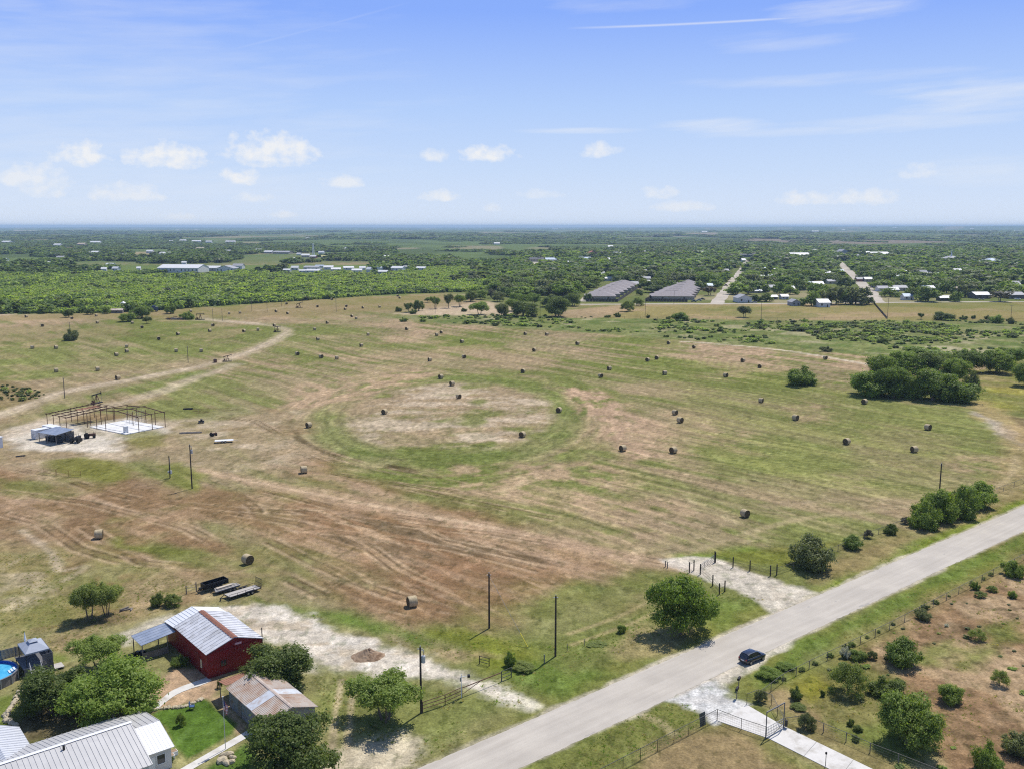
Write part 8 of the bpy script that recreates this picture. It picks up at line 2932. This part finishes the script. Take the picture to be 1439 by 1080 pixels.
# town trees too far back to tell apart, and the tree belts west of the town
def mass(name, polys, count, r, wr, hr, kinds, seed, label, cover=None):
    X_, Y_ = [], []
    for i, poly in enumerate(polys):
        a, b = sample_poly(poly, count, seed + i)
        X_.append(a)
        Y_.append(b)
    x, y = np.concatenate(X_), np.concatenate(Y_)
    if cover:
        f = fbm(x / cover[0], y / (cover[0] * 2), 3, seed)
        k = f > cover[1]
        x, y = x[k], y[k]
    idx = thin(x, y, r)
    x, y = x[idx], y[idx]
    k = clear_mask(x, y)
    x, y = x[k], y[k]
    q = np.random.RandomState(seed)
    w = q.uniform(*wr, len(x))
    h = w * q.uniform(*hr, len(x))
    kind = q.choice(kinds, len(x))
    g = fbm(x / 160, y / 260, 2, seed + 3)
    dark = (g > .55) & (q.rand(len(x)) < .6)
    kind[dark] = 4
    scatter(name, np.stack([x, y, terrain(x, y) - .3], -1), w, h, kind, SRC, label)
    return len(x)


N1 = mass('town_canopy', [[(640, 396), (740, 400), (1010, 402), (1439, 404), (1620, 404), (1620, 351), (1000, 349), (880, 352), (760, 356), (700, 372)]], 26000, 16.5, (15, 27), (.38, .50), [4, 5, 5, 5, 4, 6, 7, 5], 21,
          'crowns of the town trees running together towards the horizon')
N2 = mass('tree_belt', [[(-200, 386), (120, 386), (220, 383), (345, 383), (400, 384), (560, 384), (600, 376), (720, 376), (760, 357), (560, 352), (200, 350), (-200, 352)]], 30000, 13.0, (13, 23), (.36, .50), [4, 4, 5, 5, 6, 5, 1], 31,
          'dark oaks and brush of the belt beyond the mesquite wood', (150, .50))
N3 = mass('far_woodland', [[(-300, 352), (200, 350), (560, 352), (760, 356), (1000, 349), (1620, 351), (1620, 337), (-300, 337)]], 90000, 19.0, (14, 34), (.13, .24), [1, 1, 5, 4, 6, 5, 4], 41,
          'woodland of the far plain', (260, .50))
x, y = [], []
N4 = mass('horizon_woodland', [[(-300, 337), (1740, 337), (1740, 327), (-300, 327)]], 60000, 60.0, (50, 110), (.09, .16), [4, 5, 6, 5], 51, 'woodland fading towards the horizon', (700, .50))

# scrub in the weedy strip, tufts of grass on verges and pasture
def clumps(name, polys, count, r, wr, hr, kinds, seed, label, srcs, cover=None):
    X_, Y_ = [], []
    for i, poly in enumerate(polys):
        a, b = sample_poly(poly, count, seed + i)
        X_.append(a)
        Y_.append(b)
    x, y = np.concatenate(X_), np.concatenate(Y_)
    if cover:
        k = fbm(x / cover[0], y / cover[0], 3, seed) > cover[1]
        x, y = x[k], y[k]
    if r:
        idx = thin(x, y, r)
        x, y = x[idx], y[idx]
    off_road = (x - RU.x) * D2.x + (y - RU.y) * D2.y
    k = (off_road > .5) | (off_road < -WID - .5)
    x, y = x[k], y[k]
    q = np.random.RandomState(seed)
    w = q.uniform(*wr, len(x)) * q.uniform(.6, 1.4, len(x))
    scatter(name, np.stack([x, y, np.zeros(len(x)) - .02], -1), w, w * q.uniform(*hr, len(x)), q.choice(kinds, len(x)), srcs, label)


clumps('scrub_weeds', [[(590, 446), (700, 442), (1000, 450), (1240, 450), (1560, 453), (1560, 505), (1400, 500), (1240, 496), (1100, 488), (960, 476), (760, 460), (640, 455)], [(1110, 453), (1345, 456), (1335, 480), (1100, 472)], [(1110, 453), (1345, 456), (1335, 480), (1100, 472)]], 4200, 2.6, (1.2, 3.8), (.28, .5), [0, 0, 1, 1, 4, 6, 2], 61,
       'low green scrub and weeds of the strip before the town', SRC, (26, .46))
clumps('tall_weeds', [[(-40, 545), (0, 540), (50, 548), (66, 556), (40, 563), (-40, 562)]], 420, 2.0, (.8, 2.0), (.4, .65), [6, 6, 6, 2], 62, 'tall weeds beside the west dirt track', SRC)
clumps('pasture_weeds', [[(1130, 960), (1240, 890), (1439, 795), (1560, 740), (1560, 1100), (1260, 1090), (1150, 1020)]], 1300, 2.2, (.3, .85), (.3, .5), [0, 1, 4, 6, 6, 2], 63, 'low weeds dotted over the red pasture', SRC, (12, .50))
TUFTS = []
for i, lf in enumerate([leaf_mat('green_blades', (.17, .20, .055), (.28, .30, .10), .5), leaf_mat('dry_blades', (.30, .25, .13), (.46, .38, .22), .5), leaf_mat('lush_blades', (.15, .22, .045), (.25, .34, .075), .5)]):
    q = np.random.RandomState(70 + i)
    n = 26
    a, rad = q.uniform(0, 6.28, n), q.uniform(0, .38, n)
    bx, by = rad * np.cos(a), rad * np.sin(a)
    tx, ty, tz = bx * 1.5 + q.normal(0, .10, n), by * 1.5 + q.normal(0, .10, n), q.uniform(.45, 1.0, n)
    s = q.uniform(.05, .09, n)
    c_, s_ = np.cos(a + 1.57), np.sin(a + 1.57)
    V = np.stack([np.stack([bx - c_ * s, by - s_ * s, np.zeros(n)], -1), np.stack([bx + c_ * s, by + s_ * s, np.zeros(n)], -1), np.stack([tx + c_ * s * .3, ty + s_ * s * .3, tz], -1), np.stack([tx - c_ * s * .3, ty - s_ * s * .3, tz], -1)], 1).reshape(-1, 3)
    TUFTS.append(mesh_np('grass_tuft', V, np.arange(len(V)), 4, [lf]))
clumps('verge_grass', [[(560, 1095), (735, 985), (850, 925), (1000, 862), (1085, 840), (1000, 830), (880, 870), (760, 905), (600, 880), (420, 850), (385, 852), (560, 905), (700, 940), (620, 1000)],
                       [(1060, 955), (1110, 912), (1250, 842), (1439, 750), (1560, 690), (1560, 725), (1439, 785), (1240, 885), (1130, 945), (1070, 980)],
                       [(1150, 830), (1240, 785), (1439, 690), (1439, 712), (1300, 775), (1160, 836)], [(880, 1000), (960, 987), (1000, 1010), (910, 1060), (760, 1100)]], 16000, .5, (.25, .6), (.16, .32), [0, 0, 1, 2, 2], 64, 'rough grass of the road verges', TUFTS, (7, .45))
clumps('pasture_grass', [[(1130, 955), (1240, 892), (1439, 795), (1560, 740), (1560, 1100), (1260, 1090), (1150, 1022)], [(-40, 780), (100, 778), (240, 806), (330, 848), (240, 852), (100, 905), (-40, 960)],
                         [(440, 950), (560, 955), (690, 990), (600, 1055), (470, 1030)]], 14000, .55, (.25, .65), (.16, .32), [0, 1, 1, 0], 65, 'dry and green grass tufts of the pastures', TUFTS, (9, .47))

# pale air between here and the horizon
hz = bpy.data.materials.new('haze_air')
hz.use_nodes = True
hz.node_tree.nodes.clear()
ho = hz.node_tree.nodes.new('ShaderNodeOutputMaterial')
hv = hz.node_tree.nodes.new('ShaderNodeVolumePrincipled')
hv.inputs['Color'].default_value = (.58, .80, 1.0, 1)
hv.inputs['Density'].default_value = HAZE
hv.inputs['Density Attribute'].default_value = ''
hv.inputs['Anisotropy'].default_value = 0.0
hz.node_tree.links.new(hv.outputs[0], ho.inputs['Volume'])
hz.cycles.homogeneous_volume = True
ztop = max(float(Z.max()) + 9, HGT + 5)
hb_ = MB().box(-37000, 37000, -37000, 37000, -1.0, ztop).build('haze', hz)
hb_['kind'] = 'stuff'
hb_['label'] = 'thin pale haze lying over the whole plain'

for lab, names in USED_LABELS.items():
    nw = len(lab.split())
    if len(names) > 1:
        print('SAME LABEL', lab, names[:4])
    if nw < 4 or nw > 16:
        print('LABEL LENGTH', nw, lab)
print('objects', len(bpy.data.objects), 'N', N1, N2, N3, N4)
